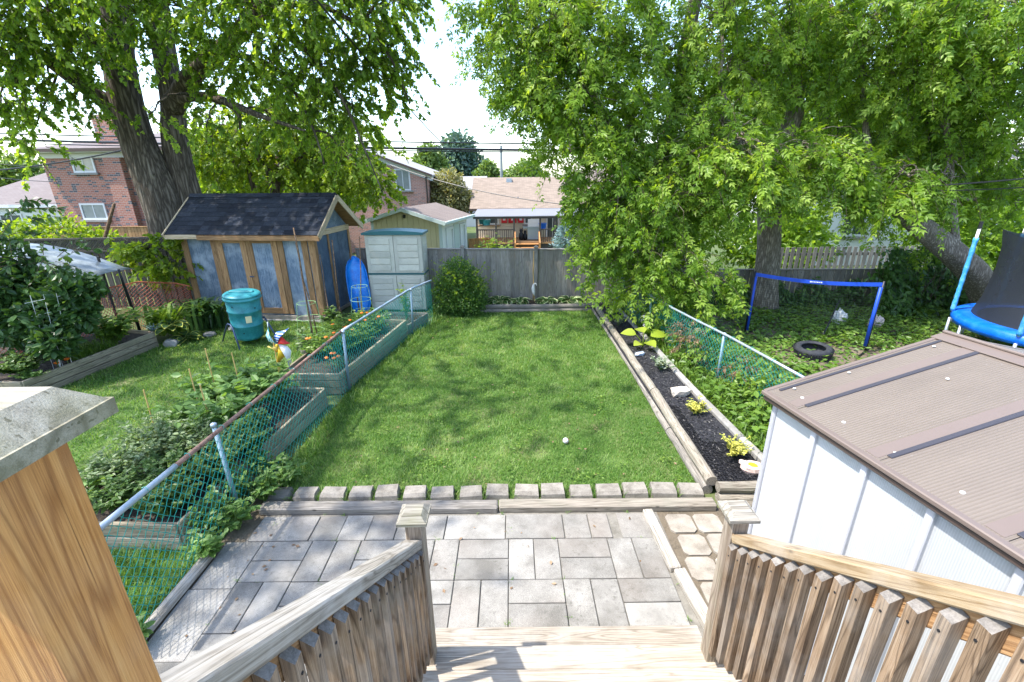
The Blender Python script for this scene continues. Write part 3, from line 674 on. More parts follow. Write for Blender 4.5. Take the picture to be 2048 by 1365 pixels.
for h_ in (.52,.6,.58,.6,.6,.5):
    x_r = X0-5*U; paver(x_r-.30-.07*random.random(), x_r, yy-h_, yy, patio); yy -= h_
# side strip of worn eight-sided pavers beyond the beam
path = sheet('side_path', [(1.44,1.0),(2.3,1.0),(2.3,3.78),(1.44,3.78)], -.002, M['dirt'], kind='structure')
for j in range(4):
    for i in range(2):
        cx = 1.62+i*.27+(j % 2)*.03; cy = 3.55-j*.27; w = .125; h_ = .122; k_ = .035; mb = MB()
        mb.prism([(cx-w,cy-h_+k_),(cx-w+k_,cy-h_),(cx+w-k_,cy-h_),(cx+w,cy-h_+k_),(cx+w,cy+h_-k_),(cx+w-k_,cy+h_),(cx-w+k_,cy+h_),(cx-w,cy+h_-k_)], -.02, .016+random.uniform(-.004,.006))
        mb.build('paver', M['paverold'], path)
for (x0,y0,x1,y1,lab) in ((1.335,3.70,1.375,2.98,'pale weathered border beam lying beside the worn eight-sided pavers'),(1.40,2.97,1.47,2.35,'short border beam continuing from the first towards the stair foot')):
    o = beam('border_beam', (x0,y0,.035), (x1,y1,.03), .10, .07, M['rail'], bev=.01); o['label'] = lab; o['category'] = 'beam'; o['group'] = 'border beams along the patio'
# gravel beside the beam
P = []; mb = MB()
for i in range(240):
    x = random.uniform(1.47,1.95); y = random.uniform(1.6,2.75); r_ = random.uniform(.008,.022); mb.lathe([(0,-r_*.5),(r_*.9,-r_*.2),(r_,.1*r_),(r_*.5,r_*.6),(0,r_*.7)], 5, (x,y,.005+r_*.3))
o = mb.build('gravel', M['concrete'], kind='stuff', smooth=True); o['label'] = 'loose grey gravel beside the border beam at the stair foot'; o['category'] = 'gravel'

# long timbers across the end of the patio
for a, b, mt, lab in ((-2.58,-.16,'timberdark','dark cracked timber across the patio end, the half nearer the green wire fence'),(-.15,2.05,'timber','pale brown timber across the patio end, the half nearer the mulch bed')):
    o = beam('edging_timber', (a,3.80,.035), (b,3.79,.035), .13, .085, M[mt], bev=.014); o['label'] = lab; o['category'] = 'timber'; o['group'] = 'timbers across the patio end'
# row of edging stones
ed = thing('stone_edging', 'row of weathered concrete edging stones set with grassy gaps along the lawn', 'edging', (0,4.02,0))
for i in range(17):
    x = -2.50+i*.292+random.uniform(-.012,.012)
    if x > 1.98: break
    mb = MB(); w = .128+random.uniform(-.010,.008); t_ = .075+random.uniform(-.010,.01)
    mb.add([(-w,-.085,-.02),(w,-.085,-.02),(w,.085,-.02),(-w,.085,-.02),(-w*.97,-.075,t_*.55),(w*.97,-.075,t_*.55),(w*.9,.07,t_),(-w*.9,.07,t_),(-w*.93,-.045,t_*.92),(w*.93,-.045,t_*.92)],
           [(0,3,2,1),(0,1,5,4),(4,5,9,8),(8,9,6,7),(1,2,6,9,5),(2,3,7,6),(3,0,4,8,7)])
    mb.build('stone', M['edgestone'], ed, loc=(x, random.uniform(-.012,.012), random.uniform(-.008,.006)), rot=(random.uniform(-.05,.05), random.uniform(-.04,.04), random.uniform(-.06,.06)))
P = np.array([[-2.354+i*.292+random.gauss(0,.02), 4.02+random.uniform(-.09,.09), 0] for i in range(15) for _ in range(38)])
m = len(P); a = rng.uniform(0, 6.28, m); L = np.stack([.5*np.cos(a), .5*np.sin(a)-.15, np.full(m,.8)], 1); N = np.stack([-np.cos(a), -np.sin(a), np.full(m,.5)], 1)
o = leaves('grass_tufts', 'blade', P, L, N, rng.uniform(.05,.11,m), M['L_grass'], wid=.08, kind='stuff'); o['label'] = 'grass tufts growing in the gaps between edging stones'; o['category'] = 'grass'

jx = [X0+c_*U for c_ in range(-5,4)]; jy = [Y0-r_*U for r_ in range(5)]; P = []
for k in range(46):
    if random.random() < .5: x, y = random.choice(jx), random.uniform(2.4,3.7)
    else: x, y = random.uniform(-2.2,1.25), random.choice(jy+[3.71,3.71])
    for q in range(random.choice((4,6,14))): P.append((x+random.gauss(0,.012), y+random.gauss(0,.012), .01))
m = len(P); a = rng.uniform(0, 6.28, m); L = np.stack([.7*np.cos(a), .7*np.sin(a), np.full(m,.6)], 1); N = np.stack([-np.cos(a), -np.sin(a), np.full(m,.6)], 1)
o = leaves('joint_weeds', 'blade', P, L, N, rng.uniform(.015,.04,m), M['L_grass'], wid=.14, kind='stuff'); o['label'] = 'tiny grass sprigs in the joints between patio pavers'; o['category'] = 'weeds'

# ------------------------------------------------------------------ stairs, deck, railings
RISE, RUN, YN = .205, .288, 2.34
st = thing('stairs', 'weathered wooden stairs going down to the patio between two baluster railings', 'stairs', (0,YN,0))
for k in range(1, 8):
    z = RISE*k; yf = YN-RUN*(k-1)
    xa, xb = (-.56, 1.29) if k == 1 else (-.60, 1.27)
    for q in range(2):
        w = .15; y1 = yf-q*(w+.004)
        beam('tread', (xa,y1-w/2-YN,z-.019), (xb,y1-w/2-YN,z-.019), w, .038, M['deck'], st, bev=.005)
    if k > 1: beam('riser', (xa+.02,yf-.035-YN,z-.038-.083), (xb-.02,yf-.035-YN,z-.038-.083), .018, .165, M['deck'], st, bev=.002)
for x in (-.57, .34, 1.24):
    mb = MB(); mb.prism([(2.22-YN,0),(2.22-YN,.04),(.46-YN,.04+RISE/RUN*1.76),(.46-YN,.04+RISE/RUN*1.76-.28),(1.9-YN,0)], x-.019, x+.019, 'x'); mb.build('stringer', M['deck'], st)
dk = thing('deck', 'raised wooden deck at the head of the stairs', 'deck', (0,0,0))
for i in range(9): beam('deck_board', (-2.5,.40-i*.145,1.621), (3.2,.40-i*.145,1.621), .14, .036, M['deck'], dk)
for x in (-2.3,.3,2.9): beam('deck_support', (x,-.1,0), (x,-.1,1.53), .09, .09, M['newel'], dk)
beam('fascia', (-2.5,.43,1.51), (-.66,.43,1.51), .035, .18, M['deck'], dk); beam('fascia', (1.31,.43,1.51), (3.2,.43,1.51), .035, .18, M['deck'], dk)

def post_cap(parent, x, y, z, s, mat):
    """flat flange with a bevelled block on top"""
    mb = MB(); a = s/2; b = s*.30; d = s*.20
    mb.prism([(-a,-a),(a,-a),(a,a),(-a,a)], 0, s*.12)
    mb.add([(-a*.96,-a*.96,s*.12),(a*.96,-a*.96,s*.12),(a*.96,a*.96,s*.12),(-a*.96,a*.96,s*.12),(-b,-b,s*.30),(b,-b,s*.30),(b,b,s*.30),(-b,b,s*.30)],
           [(0,1,5,4),(1,2,6,5),(2,3,7,6),(3,0,4,7),(4,5,6,7)])
    return mb.build('cap', mat, parent, loc=(x,y,z))

SL = .752                                                  # slope of the handrails
def railing(name, label, xr, inner, y0, ztop0, ylow, mat_rail, newel_x):
    """xr = centre of handrail, inner = +1 if the stairs lie towards +x"""
    t = thing(name, label, 'railing', (newel_x,1.98,0), group='stair railings')
    B = Vector((newel_x,1.98,0)); L_ = lambda x,y,z: Vector((x,y,z))-B
    zt = lambda y: ztop0+SL*(y0-y)
    nw = beam('newel', L_(newel_x,1.98,.0), L_(newel_x,1.98,1.485), .092, .092, M['newel'], t, bev=.006)
    post_cap(t, 0, 0, 1.485, .158, M['cap'])
    y1, y2 = ylow, 1.935
    th = .050
    beam('handrail', L_(xr,y1,zt(y1)-th*.62), L_(xr,y2,zt(y2)-th*.62), .092, th, M[mat_rail], t, bev=.006)
    beam('upper_rail', L_(xr-inner*.002,y1,zt(y1)-.115), L_(xr-inner*.002,y2,zt(y2)-.115), .038, .089, M['trim'], t, bev=.004)
    zl = lambda y: RISE*((YN-y)/RUN+1)
    beam('lower_rail', L_(xr-inner*.002,y1,zl(y1)+.10), L_(xr-inner*.002,y2,zl(y2)+.10), .038, .089, M['baluster'], t, bev=.004)
    y = 1.905; i = 0
    while y > ylow+.03:
        w = .032 if inner > 0 else .039; top = zt(y)-.070+random.uniform(-.008,.008); bot = zl(y)+.012; h_ = top-bot; c_ = .03
        xb = xr+inner*(.019+w/2+.001)
        mb = MB(); s_ = w/2
        # local X is up along the grain; the top is cut at a slant, high side against the rail
        hi, lo = h_/2, h_/2-.026
        def zc(sx): return hi if sx*inner < 0 else lo
        vs = []
        for zz, kk in ((-h_/2, 0), (0, 1)):
            for sx, sy in ((-1,-1),(1,-1),(1,1),(-1,1)):
                vs.append(((zc(sx) if kk else zz), sx*s_, sy*s_))
        mb.add(vs, [(0,3,2,1),(0,1,5,4),(1,2,6,5),(2,3,7,6),(3,0,4,7)], 0); mb.add(vs[4:], [(0,1,2,3)], 1)
        o = mb.build('baluster', [M['baluster'], M['endgrain']], t)
        o.matrix_local = Matrix.Translation(L_(xb, y, (top+bot)/2)) @ Matrix(((0,1,0,0),(0,0,1,0),(1,0,0,0),(0,0,0,1))) @ Matrix.Rotation(random.uniform(-.006,.006), 4, 'Y')
        # dark screw heads
        for zz in (-.04,):
            sc = MB(); sc.lathe([(0,.0035),(.004,.003),(.0045,0)], 6); sc.build('screw', M['blackmetal'], o, loc=(h_/2-.075, inner*(s_+.0005), random.uniform(-.004,.004)), rot=(-math.pi/2*inner,0,0))
        y -= .0845; i += 1
    return t
railing('stair_railing', 'weathered grey stair railing with slant-cut balusters, on the side of the green wire fence', -.542, 1, 1.963, 1.351, .47, 'rail', -.535)
railing('stair_railing', 'stair railing with golden newer handrail, on the side of the brown-roofed shed', 1.212, -1, 2.006, 1.335, .34, 'railnew', 1.205)

# tall corner post of the deck
t = thing('deck_post', 'tall golden wooden corner post with bleached mossy cap on the deck', 'post', (-.548,.402,1.64))
beam('shaft', (0,0,0), (0,0,1.302), .094, .094, M['cedar'], t, bev=.006)
post_cap(t, 0.0, .0, 1.302, .160, M['cap'])
mb = MB(); mb.tube([(.050,-.105,1.010),(.058,-.075,1.018),(.060,-.05,1.024)], [.010,.012,.010], 12)
o = mb.build('black_fitting', M['blackmetal'], t, smooth=True)

# ------------------------------------------------------------------ right side: brown-roofed twin-wall shed
t = thing('garden_shed', 'white ribbed panel shed with low brown twin-wall roof beside the stairs', 'shed', (1.79,2.91,0), R(9.5)-math.pi/2)
# local frame: +x runs along the eave towards the house, +y runs across towards the ridge
ZE, ZR, HW, LN = 1.75, 2.07, 1.41, 3.4
zr = lambda y: ZE+(ZR-ZE)*y/HW if y <= HW else ZR-(ZR-ZE)*(y-HW)/HW
ang = math.atan2(ZR-ZE, HW); sl = math.hypot(HW, ZR-ZE)
sheets = [(.015,.290),(.294,.870),(.874,1.450),(1.454,2.030),(2.034,2.610),(2.614,3.190),(3.194,3.39)]
for side in (0, 1):
    for a, b in sheets:
        mb = MB(); mb.box(a, b, .0, sl-.01, -.006, .006)
        # flutes run from eave to ridge, so they repeat along local x: sheet frame turned a quarter
        me = MB(); me.box(.0, sl-.01, -(b-a)/2, (b-a)/2, -.006, .006)
        o = me.build('roof_panel', M['roofsheet'], t)
        if side == 0: mat = Matrix.Translation(((a+b)/2, 0, ZE)) @ Matrix.Rotation(ang, 4, 'X') @ Matrix.Rotation(math.pi/2, 4, 'Z')
        else: mat = Matrix.Translation(((a+b)/2, 2*HW, ZE)) @ Matrix.Rotation(-ang, 4, 'X') @ Matrix.Rotation(-math.pi/2, 4, 'Z')
        o.matrix_local = mat
for k, (a, b) in enumerate(sheets[:-1]):
    x = b+.002
    for y0, y1 in ((.07,HW-.03),(2*HW-.05,HW+.03)):
        beam('batten', (x,y0,zr(y0)+.008), (x,y1,zr(y1)+.008), .03, .014, M['rooftrimdark'], t, bev=.003)
        beam('batten_flange', (x-.055,y0-.05 if y0 < HW else y0,zr(y0-.04 if y0 < HW else y0)+.004), (x-.055,y1,zr(y1)+.0085), .075, .004, M['rooftrimlight'], t, bev=0)
for x in (.006, LN):
    for y0, y1 in ((-.0,HW),(2*HW,HW)):
        beam('rake_trim', (x,y0,zr(y0)-.012), (x,y1,zr(y1)-.012), .03, .05, M['rooftrimlight'], t, bev=.004)
beam('batten', (.055,.07,zr(.07)+.009), (.055,HW-.03,zr(HW-.03)+.009), .022, .012, M['rooftrimdark'], t, bev=.003)
for y, s_ in ((0,1),(2*HW,-1)):
    beam('eave_trim', (-.005,y,ZE-.006), (LN+.005,y,ZE-.006), .05, .030, M['rooftrimlight'], t, bev=.006)
    beam('gutter', (-.0,y+s_*.012,ZE-.042), (LN,y+s_*.012,ZE-.042), .045, .042, M['rooftrim'], t, bev=.012)
for s_ in (-1,1): beam('ridge_cap', (-.02,HW+s_*.05,ZR+.016-.0115*1), (LN+.02,HW+s_*.05,ZR+.016-.0115), .115, .010, M['rooftrimlight'], t, bev=.003, up=(0,s_*math.sin(ang),math.cos(ang)))
beam('ridge_roll', (-.02,HW,ZR+.028), (LN+.02,HW,ZR+.028), .035, .02, M['rooftrimlight'], t, bev=.006)
for i in range(6):
    for yy_ in (.13,):
        x = .20+i*.33
        mb = MB(); mb.lathe([(.011,0),(.011,.003),(.006,.006),(0,.006)], 10); mb.build('screw_cap', M['whiterock'], t, loc=(x, .12, zr(.12)+.007), rot=(ang,0,0))
for x, y in ((.10,.55),(.10,1.2),(.45,.9),(.09,.15)):
    mb = MB(); mb.lathe([(.010,0),(.010,.003),(.005,.006),(0,.006)], 10); mb.build('screw_cap', M['whiterock'], t, loc=(x, y, zr(y)+.014), rot=(ang,0,0))
# walls: panels between ribs
def wall(x0, y0, x1, y1, top, n):
    d = Vector((x1-x0,y1-y0,0)); L_ = d.length; u = d/L_; ang_ = math.atan2(d.y, d.x)
    for i in range(n):
        a, b = L_*i/n, L_*(i+1)/n; zt0, zt1 = top(a/L_), top(b/L_)
        mb = MB()
        # panel stands in its local YZ plane so the flutes repeat along local Y
        mb.add([(-.006,a,.0),(-.006,b,.0),(-.006,b,zt1),(-.006,a,zt0),(.006,a,.0),(.006,b,.0),(.006,b,zt1),(.006,a,zt0)], [(0,1,2,3),(7,6,5,4),(0,4,5,1),(1,5,6,2),(2,6,7,3),(3,7,4,0)])
        mb.build('wall_panel', M['wallsheet'], t, loc=(x0,y0,0), rot=(0,0,ang_-math.pi/2))
        if i: 
            q = Vector((x0,y0,0))+u*a; nn = Vector((u.y,-u.x,0))
            beam('wall_rib', q+nn*.014+Vector((0,0,.02)), q+nn*.014+Vector((0,0,min(zt0,zt1)-.01)), .036, .04, M['ribwhite'], t, bev=.006, up=tuple(u))
    for q in (Vector((x0,y0,0)), Vector((x1,y1,0))): beam('corner_post', q+Vector((0,0,.0)), q+Vector((0,0,top(0)-.012)), .04, .04, M['ribwhite'], t, bev=.006)
w0, w1 = .05, 2*HW-.05
wall(.08, w0, LN-.08, w0, lambda f: ZE-.035, 9)
wall(LN-.08, w1, .08, w1, lambda f: ZE-.035, 9)
gt = lambda f: zr(w0+(w1-w0)*f)-.03
wall(.08, w1, .08, w0, lambda f: zr(w1+(w0-w1)*f)-.04, 6)
wall(LN-.08, w0, LN-.08, w1, lambda f: zr(w0+(w1-w0)*f)-.04, 4)

# ------------------------------------------------------------------ right flower bed
def log(name, p0, p1, r_, mat, parent=None, **kw):
    p0 = Vector(p0); p1 = Vector(p1); L_ = (p1-p0).length; mb = MB(); n = max(4, int(L_/.25)); 
    pts = [(L_*(i/n-.5), random.gauss(0,.004), random.gauss(0,.003)) for i in range(n+1)]
    mb.tube(pts, [r_*random.uniform(.95,1.05) for _ in pts], 12)
    o = mb.build(name, mat, parent, smooth=False, **kw); x = (p1-p0).normalized(); y = Vector((0,0,1)).cross(x).normalized(); z = x.cross(y)
    m = Matrix((x,y,z)).transposed().to_4x4(); m.translation = (p0+p1)/2; o.matrix_local = m; return o
bed = sheet('mulch_bed', [(2.06,4.0),(2.80,4.05),(2.78,4.9),(2.70,6.0),(2.68,8.0),(2.66,11.5),(2.02,11.5)], .10, M['mulch'], kind='structure')
lg = thing('log_border', 'long border of stacked round landscape logs between lawn and mulch bed', 'border', (2.05,4,0))
LX = lambda y: 1.985-.0+(.03 if y > 6 else 0)-(y-8)*.008*(y > 8)
segs = [4.0,6.15,8.4,10.1,11.42]
for a, b in zip(segs, segs[1:]):
    log('log', (LX(a)+.11-2.05,a+.01-4,.145), (LX(b)+.11-2.05,b-.01-4,.145), .062, M['timber'], lg)
segs = [4.0,5.2,7.3,9.2,11.3]
for a, b in zip(segs, segs[1:]):
    log('log', (LX(a)+.075-2.05,a+.01-4,.035), (LX(b)+.075-2.05,b-.01-4,.035), .06, M['timberdark'], lg)
le = thing('log_border', 'three short round logs stacked across the near end of mulch bed', 'border', (2.4,3.98,0))
for k, (y, z) in enumerate(((-.0,.145),(-.035,.035),(-.075,-.02))): log('log', (-.28,y-.06,z), (.45,y-.06,z), .06, M['timber'], le)
lf = thing('log_border', 'low grey logs edging the hosta bed under the back fence', 'border', (.5,11.0,0))
log('log', (-1.32,.0,.13), (1.52,.02,.13), .06, M['timberdark'], lf); log('log', (-1.30,-.03,.03), (1.5,-.02,.03), .055, M['timberdark'], lf)
sheet('hosta_bed', [(-.8,11.05),(2.02,11.06),(2.02,11.75),(-.8,11.75)], .10, M['soil'], kind='structure')
kb = thing('concrete_edging', 'pale curving concrete edging on the fence side of mulch bed', 'edging', (2.75,4,0))
kp = [(2.90,4.15),(2.84,4.9),(2.78,5.9),(2.74,6.9),(2.72,7.8),(2.70,8.8),(2.66,9.8),(2.63,10.6),(2.62,11.5)]
for (xa,ya),(xb,yb) in zip(kp, kp[1:]): beam('edging_block', (xa-2.75,ya-4+.008,.08), (xb-2.75,yb-4-.008,.08), .10, .13, M['concrete'], kb, bev=.02)
# plastic mesh lying on the near mulch
mb = MB()
for i in range(22):
    y = 4.07+i*.035; mb.tube([(2.16,y,.108),(2.30,y+.005,.118),(2.55,y,.112),(2.78,y,.106)], .0035, 3)
for i in range(18):
    x = 2.16+i*.036; mb.tube([(x,4.05,.108),(x,4.4,.116),(x,4.84,.108)], .0035, 3)
for i in range(26):
    y = 4.85+i*.036; mb.tube([(2.10,y,.118),(2.24,y,.125),(2.34,y,.104)], .004, 3)
for i in range(7):
    x = 2.10+i*.036; mb.tube([(x,4.84,.115),(x,5.78,.115)], .004, 3)
o = mb.build('mulch_netting', M['blackmetal'], kind='stuff'); o['label'] = 'black plastic netting lying over the near mulch'; o['category'] = 'netting'
# bark chips
m = 5200; P = np.stack([rng.uniform(2.12,2.68,m), rng.uniform(4.1,11.3,m), rng.uniform(.10,.125,m)], 1); a = rng.uniform(0,6.28,m)
o = leaves('mulch_chips', 'quad', P, np.stack([np.cos(a),np.sin(a),.25*rng.normal(size=m)],1), np.stack([.4*rng.normal(size=m),.4*rng.normal(size=m),np.ones(m)],1), rng.uniform(.02,.06,m),
           m_leaf('mulch_chip', (.008,.008,.010), (.028,.028,.034), (.16,.15,.14), 0., .6), rnd=rng.random(m)**1.6, wid=.4, kind='stuff')
o['label'] = 'shredded black bark mulch covering the right bed'; o['category'] = 'mulch'

def rock(name, label, loc, s, mat, cat='stone', seed=0, group=None):
    r_ = random.Random(seed); bm = bmesh.new(); bmesh.ops.create_icosphere(bm, subdivisions=2, radius=1)
    for v in bm.verts:
        k_ = 1+r_.uniform(-.14,.14); v.co = Vector((max(-.8,min(.8,v.co.x))*s[0]*k_, max(-.8,min(.8,v.co.y))*s[1]*k_, max(-.6,min(.75,v.co.z))*s[2]*k_))
    me = bpy.data.meshes.new(name); bm.to_mesh(me); bm.free(); me.materials.append(mat)
    o = link(name, me, None, loc, (0,0,r_.uniform(-.5,.5))); o['label'] = label; o['category'] = cat
    if group: o['group'] = group
    return o
rock('stone', 'pale angular field stone lying on the black mulch', (2.50,6.12,.15), (.17,.11,.09), M['rock'], seed=4)
rock('slate_stone', 'small flat blue-grey stone below the lime hosta', (2.33,7.72,.13), (.13,.05,.04), m_plain('blue_slate', (.42,.50,.58), .6, 0, .3, .2, 20), seed=9)
# bright hosta with four broad leaves
t = thing('hosta', 'lime yellow hosta with four broad leaves in the mulch bed', 'plant', (2.50,8.15,.10)); polys = []
for dx, dy, dz, s_, a in ((-.30,.10,.24,.28,2.9),(.03,.08,.28,.28,1.9),(.30,-.02,.22,.32,.15),(.06,-.20,.13,.27,-1.2),(-.14,-.12,.10,.20,-2.4)):
    p = np.array([dx*.45,dy*.45,dz]); polys.append(np.array([[0,0,0], p*[.4,.4,.6], p]))
    leaves('leaf', 'hosta', [p], [[math.cos(a),math.sin(a),.22]], [[-.25*math.cos(a),-.25*math.sin(a)-.35,1]], s_, M['L_lime'], t, wid=1.25)
tube_batch('stalk', np.array(polys), .010, .007, M['L_lime'], t, 5)
plant('silver_shrub', 'low silver-leaved shrub above the stone in the mulch bed', (2.50,7.05,.10), .22, .26, 22, 14, (.04,.065), M['L_silver'], group='small shrubs in the mulch bed')
plant('silver_shrub', 'sparse grey-green shrub beyond the lime hosta', (2.34,9.5,.10), .22, .24, 16, 12, (.035,.06), M['L_silver'], group='small shrubs in the mulch bed')
plant('seedling', 'small lime green seedling at the far end of mulch bed', (2.40,11.0,.10), .25, .16, 9, 9, (.05,.08), M['L_veg'], group='small shrubs in the mulch bed')
plant('seedling', 'green leafy sprig between the far seedling and the grey shrub', (2.45,10.35,.10), .24, .15, 9, 9, (.04,.07), M['L_veg'], group='small shrubs in the mulch bed')
plant('euonymus_shrub', 'yellow variegated shrub between pale stone and flower pot', (2.52,5.52,.10), .24, .19, 20, 16, (.035,.055), M['L_yellow'], wid=1.2, group='small shrubs in the mulch bed')
plant('euonymus_shrub', 'larger yellow variegated shrub right beside the pink flower pot', (2.56,4.52,.10), .26, .21, 26, 18, (.032,.05), M['L_yellow'], wid=1.2, group='small shrubs in the mulch bed')
# bare hydrangea-like dried stem
t = thing('dried_flower', 'pale dried flower head on a stem by the concrete edging', 'flower', (2.66,8.75,.12))
mb = MB(); mb.tube([(0,0,0),(.01,.01,.2),(.02,.0,.42)], [.008,.007,.005], 5); mb.build('stem', M['stick'], t)
leaves('flower_head', 'oval', np.array([0.02,0,.34])+.07*rng.normal(size=(60,3))*[.6,.6,1.3], rdir(60), rdir(60), .05, m_leaf('pale_petal', (.35,.33,.38), (.48,.46,.52), (.6,.58,.64), .2, tcol=(1,1,1)), t, kind='stuff')
# pink pot shaped as a little log planter with a flower
t = thing('flower_pot', 'small pink stone flower holder with yellow centre on the mulch', 'ornament', (2.64,4.24,.10), R(-10))
Mp = m_mottle('pink_stone', (.52,.34,.28), (.70,.52,.45), 14, .85, (.78,.66,.60))
mb = MB(); mb.lathe([(0,.0),(.09,.0),(.11,.04),(.105,.085),(.07,.095),(.055,.07),(0,.06)], 12); pb = mb.build('pot', Mp, t); pb.scale = (1.15,.85,1)
mb = MB(); mb.lathe([(0,.072),(.05,.074),(.05,.082),(0,.088)], 12); mb.build('flower', m_plain('amber_centre', (.75,.36,.02), .5), t)
mb = MB(); mb.lathe([(0,-.02),(.04,-.01),(.045,.015),(.03,.035),(.012,.03),(0,.04)], 10, (.13,.03,.06)); mb.build('rose', Mp, t)
for k in range(3): mb = MB(); mb.lathe([(0,0),(.03,.005),(.032,.03),(0,.035)], 8, (-.10+.02*k,.05-.05*k,.06)); mb.build('petal', Mp, t)

# ------------------------------------------------------------------ chain-link fences
def chain_link(name, label, pts, hgt, posts, rails, cell=.042, wire=.0031, gapz=.03, lean=0.):
    """pts: ground line [(x,y)]; wires woven as zigzags from ground to rail"""
    p = np.array(pts, float); seg = np.linalg.norm(np.diff(p, axis=0), axis=1); cum = np.concatenate([[0], np.cumsum(seg)]); Ltot = cum[-1]
    at_ = lambda s: np.stack([np.interp(s, cum, p[:,0]), np.interp(s, cum, p[:,1])], -1)
    B = np.array([p[0,0], p[0,1], 0.]); t = thing(name, label, 'fence', tuple(B))
    nw = int(Ltot/cell); nz = int((hgt-gapz)/(cell*1.08)); polys = []
    zz = gapz+np.arange(nz+1)*(hgt-gapz)/nz
    for i in range(nw):
        ph = (np.arange(nz+1)+i) % 2; s = i*cell + cell*ph + .0015*rng.normal(size=nz+1)
        off = .003*(-1.0)**np.arange(nz+1)
        q = at_(np.clip(s, 0, Ltot)); bul = .02*np.sin(s*2.4)*np.sin(zz*3.)
        polys.append(np.stack([q[:,0]+off+bul, q[:,1], zz+.003*rng.normal(size=nz+1)], 1))
    tube_batch('wire_mesh', np.array(polys)-B, wire, wire, M['mesh'], t, 4, kind='stuff')
    for (a, b, z0, z1, mat, r_) in rails:
        mb = MB(); k = 8; mb.tube([np.append(at_(a+(b-a)*i/k), z0+(z1-z0)*i/k)-B for i in range(k+1)], r_, 10); mb.build('top_rail', M[mat], t, smooth=True)
    for (s, dx, dy, mat, h2) in posts:
        q = at_(s); mb = MB(); mb.tube([np.array([q[0],q[1],-.05])-B, np.array([q[0]+dx,q[1]+dy,h2])-B], .022, 12)
        o = mb.build('fence_post', M[mat], t, smooth=True)
        mb = MB(); mb.lathe([(.026,-.02),(.029,-.02),(.030,.01),(.022,.02),(0,.026)], 12, tuple(np.array([q[0]+dx,q[1]+dy,h2])-B)); mb.build('post_cap', M['galv'], o, smooth=True)
    # tie wires
    for k in range(int(Ltot/.45)):
        q = at_(.2+k*.45); z = hgt+.004; mb = MB(); mb.tube([(q[0]-B[0]+.030*math.cos(a_), q[1]-B[1]+.01*random.uniform(-1,1), z+.030*math.sin(a_)) for a_ in np.linspace(0,5.6,9)], .0028, 4); mb.build('tie_wire', M['mesh'], t)
    return t, at_
cl = np.concatenate([[0], np.cumsum(np.linalg.norm(np.diff(np.array([(b,a) for a,b in FX]), axis=0), axis=1))])
chain_link('chain_link_fence', 'green vinyl chain-link fence with part-rusted top rail in front of the vegetable planters', [(b,a) for a,b in FX], 1.0,
   [(cl[1],-.13,.13,'bluepost',.985),(cl[2],.03,.0,'bluepost',1.0),(cl[3],.03,0,'bluepost',1.0)],
   [(0,cl[1]-.55,1.0,1.0,'galv',.024),(cl[1]-.57,cl[2],1.0,1.005,'rust',.021),(cl[2]-.01,cl[4],1.005,1.0,'galv',.021)])
chain_link('chain_link_fence', 'green chain-link fence with galvanised rail behind the mulch bed', [(3.55,4.9),(3.43,5.73),(3.29,6.65),(3.02,7.89),(2.86,9.06),(2.78,9.9),(2.74,11.6)], .87,
   [(1.77,.0,0,'bluepost',.87),(4.2,.0,0,'bluepost',.87),(6.65,0,0,'bluepost',.87)], [(0,6.7,.87,.87,'galv',.019)], cell=.04)

# ------------------------------------------------------------------ left: planters
def planter(name, label, quad, h_, nb, mat='planter', soil=True, th=.045):
    t = thing(name, label, 'planter', (quad[0][0], quad[0][1], 0)); bx, by = quad[0]
    for i in range(4):
        (xa,ya), (xb,yb) = quad[i], quad[(i+1) % 4]
        for k in range(nb):
            bh = h_/nb; jt = random.uniform(-.004,.004); beam('board', (xa-bx,ya-by,bh*(k+.5)), (xb-bx,yb-by,bh*(k+.5)), th+2*jt, bh-.010, M[mat], t, bev=.007)
    mb = MB(); mb.add([(x-bx,y-by,h_-.07) for x,y in quad], [(0,1,2,3)]); mb.build('soil', M['soil'], t)
    return t
planter('planter', 'long weathered timber planter full of vegetables nearest the patio', [(-3.03,3.30),(-2.77,6.08),(-4.05,6.12),(-4.35,3.34)], .30, 2)
planter('planter', 'tall board planter with marigolds behind the middle fence post', [(-2.68,6.46),(-2.26,9.25),(-3.45,9.35),(-3.62,6.48)], .36, 3)
planter('planter', 'low dark planter against the green bush', [(-2.24,9.36),(-1.98,10.25),(-2.9,10.35),(-3.1,9.40)], .22, 2, 'timberdark')
# left raised bed
t = planter('raised_bed', 'grey timber raised bed along the far side of the neighbour lawn', [(-7.50,6.35),(-7.22,8.72),(-9.9,9.4),(-10.6,6.5)], .33, 3)
o = beam('border_beam', (-2.72,3.2,.05), (-2.76,2.05,.05), .09, .085, M['rail'], bev=.025); o['label'] = 'whitish rounded border beam under the green wire fence by the patio'; o['category'] = 'beam'
o = beam('border_beam', (-3.55,8.55,.10), (-4.05,8.15,.05), .10, .09, M['timber'], bev=.01); o['label'] = 'short weathered beam lying below the tomato cage'; o['category'] = 'beam'
rock('stone', 'white rounded stone on the neighbour lawn by the pinwheel', (-3.95,6.75,.05), (.15,.10,.08), M['whiterock'], seed=2)
rock('stone', 'grey flat stone at the end of the raised bed', (-6.95,8.75,.06), (.16,.12,.10), M['concrete'], seed=5)
rock('stone', 'small grey stone between raised bed and shed corner', (-6.55,9.35,.05), (.15,.10,.06), M['concrete'], seed=6)
rock('stone', 'low pale stone at the foot of the blue shed', (-6.2,9.75,.05), (.2,.11,.07), M['rock'], seed=8)

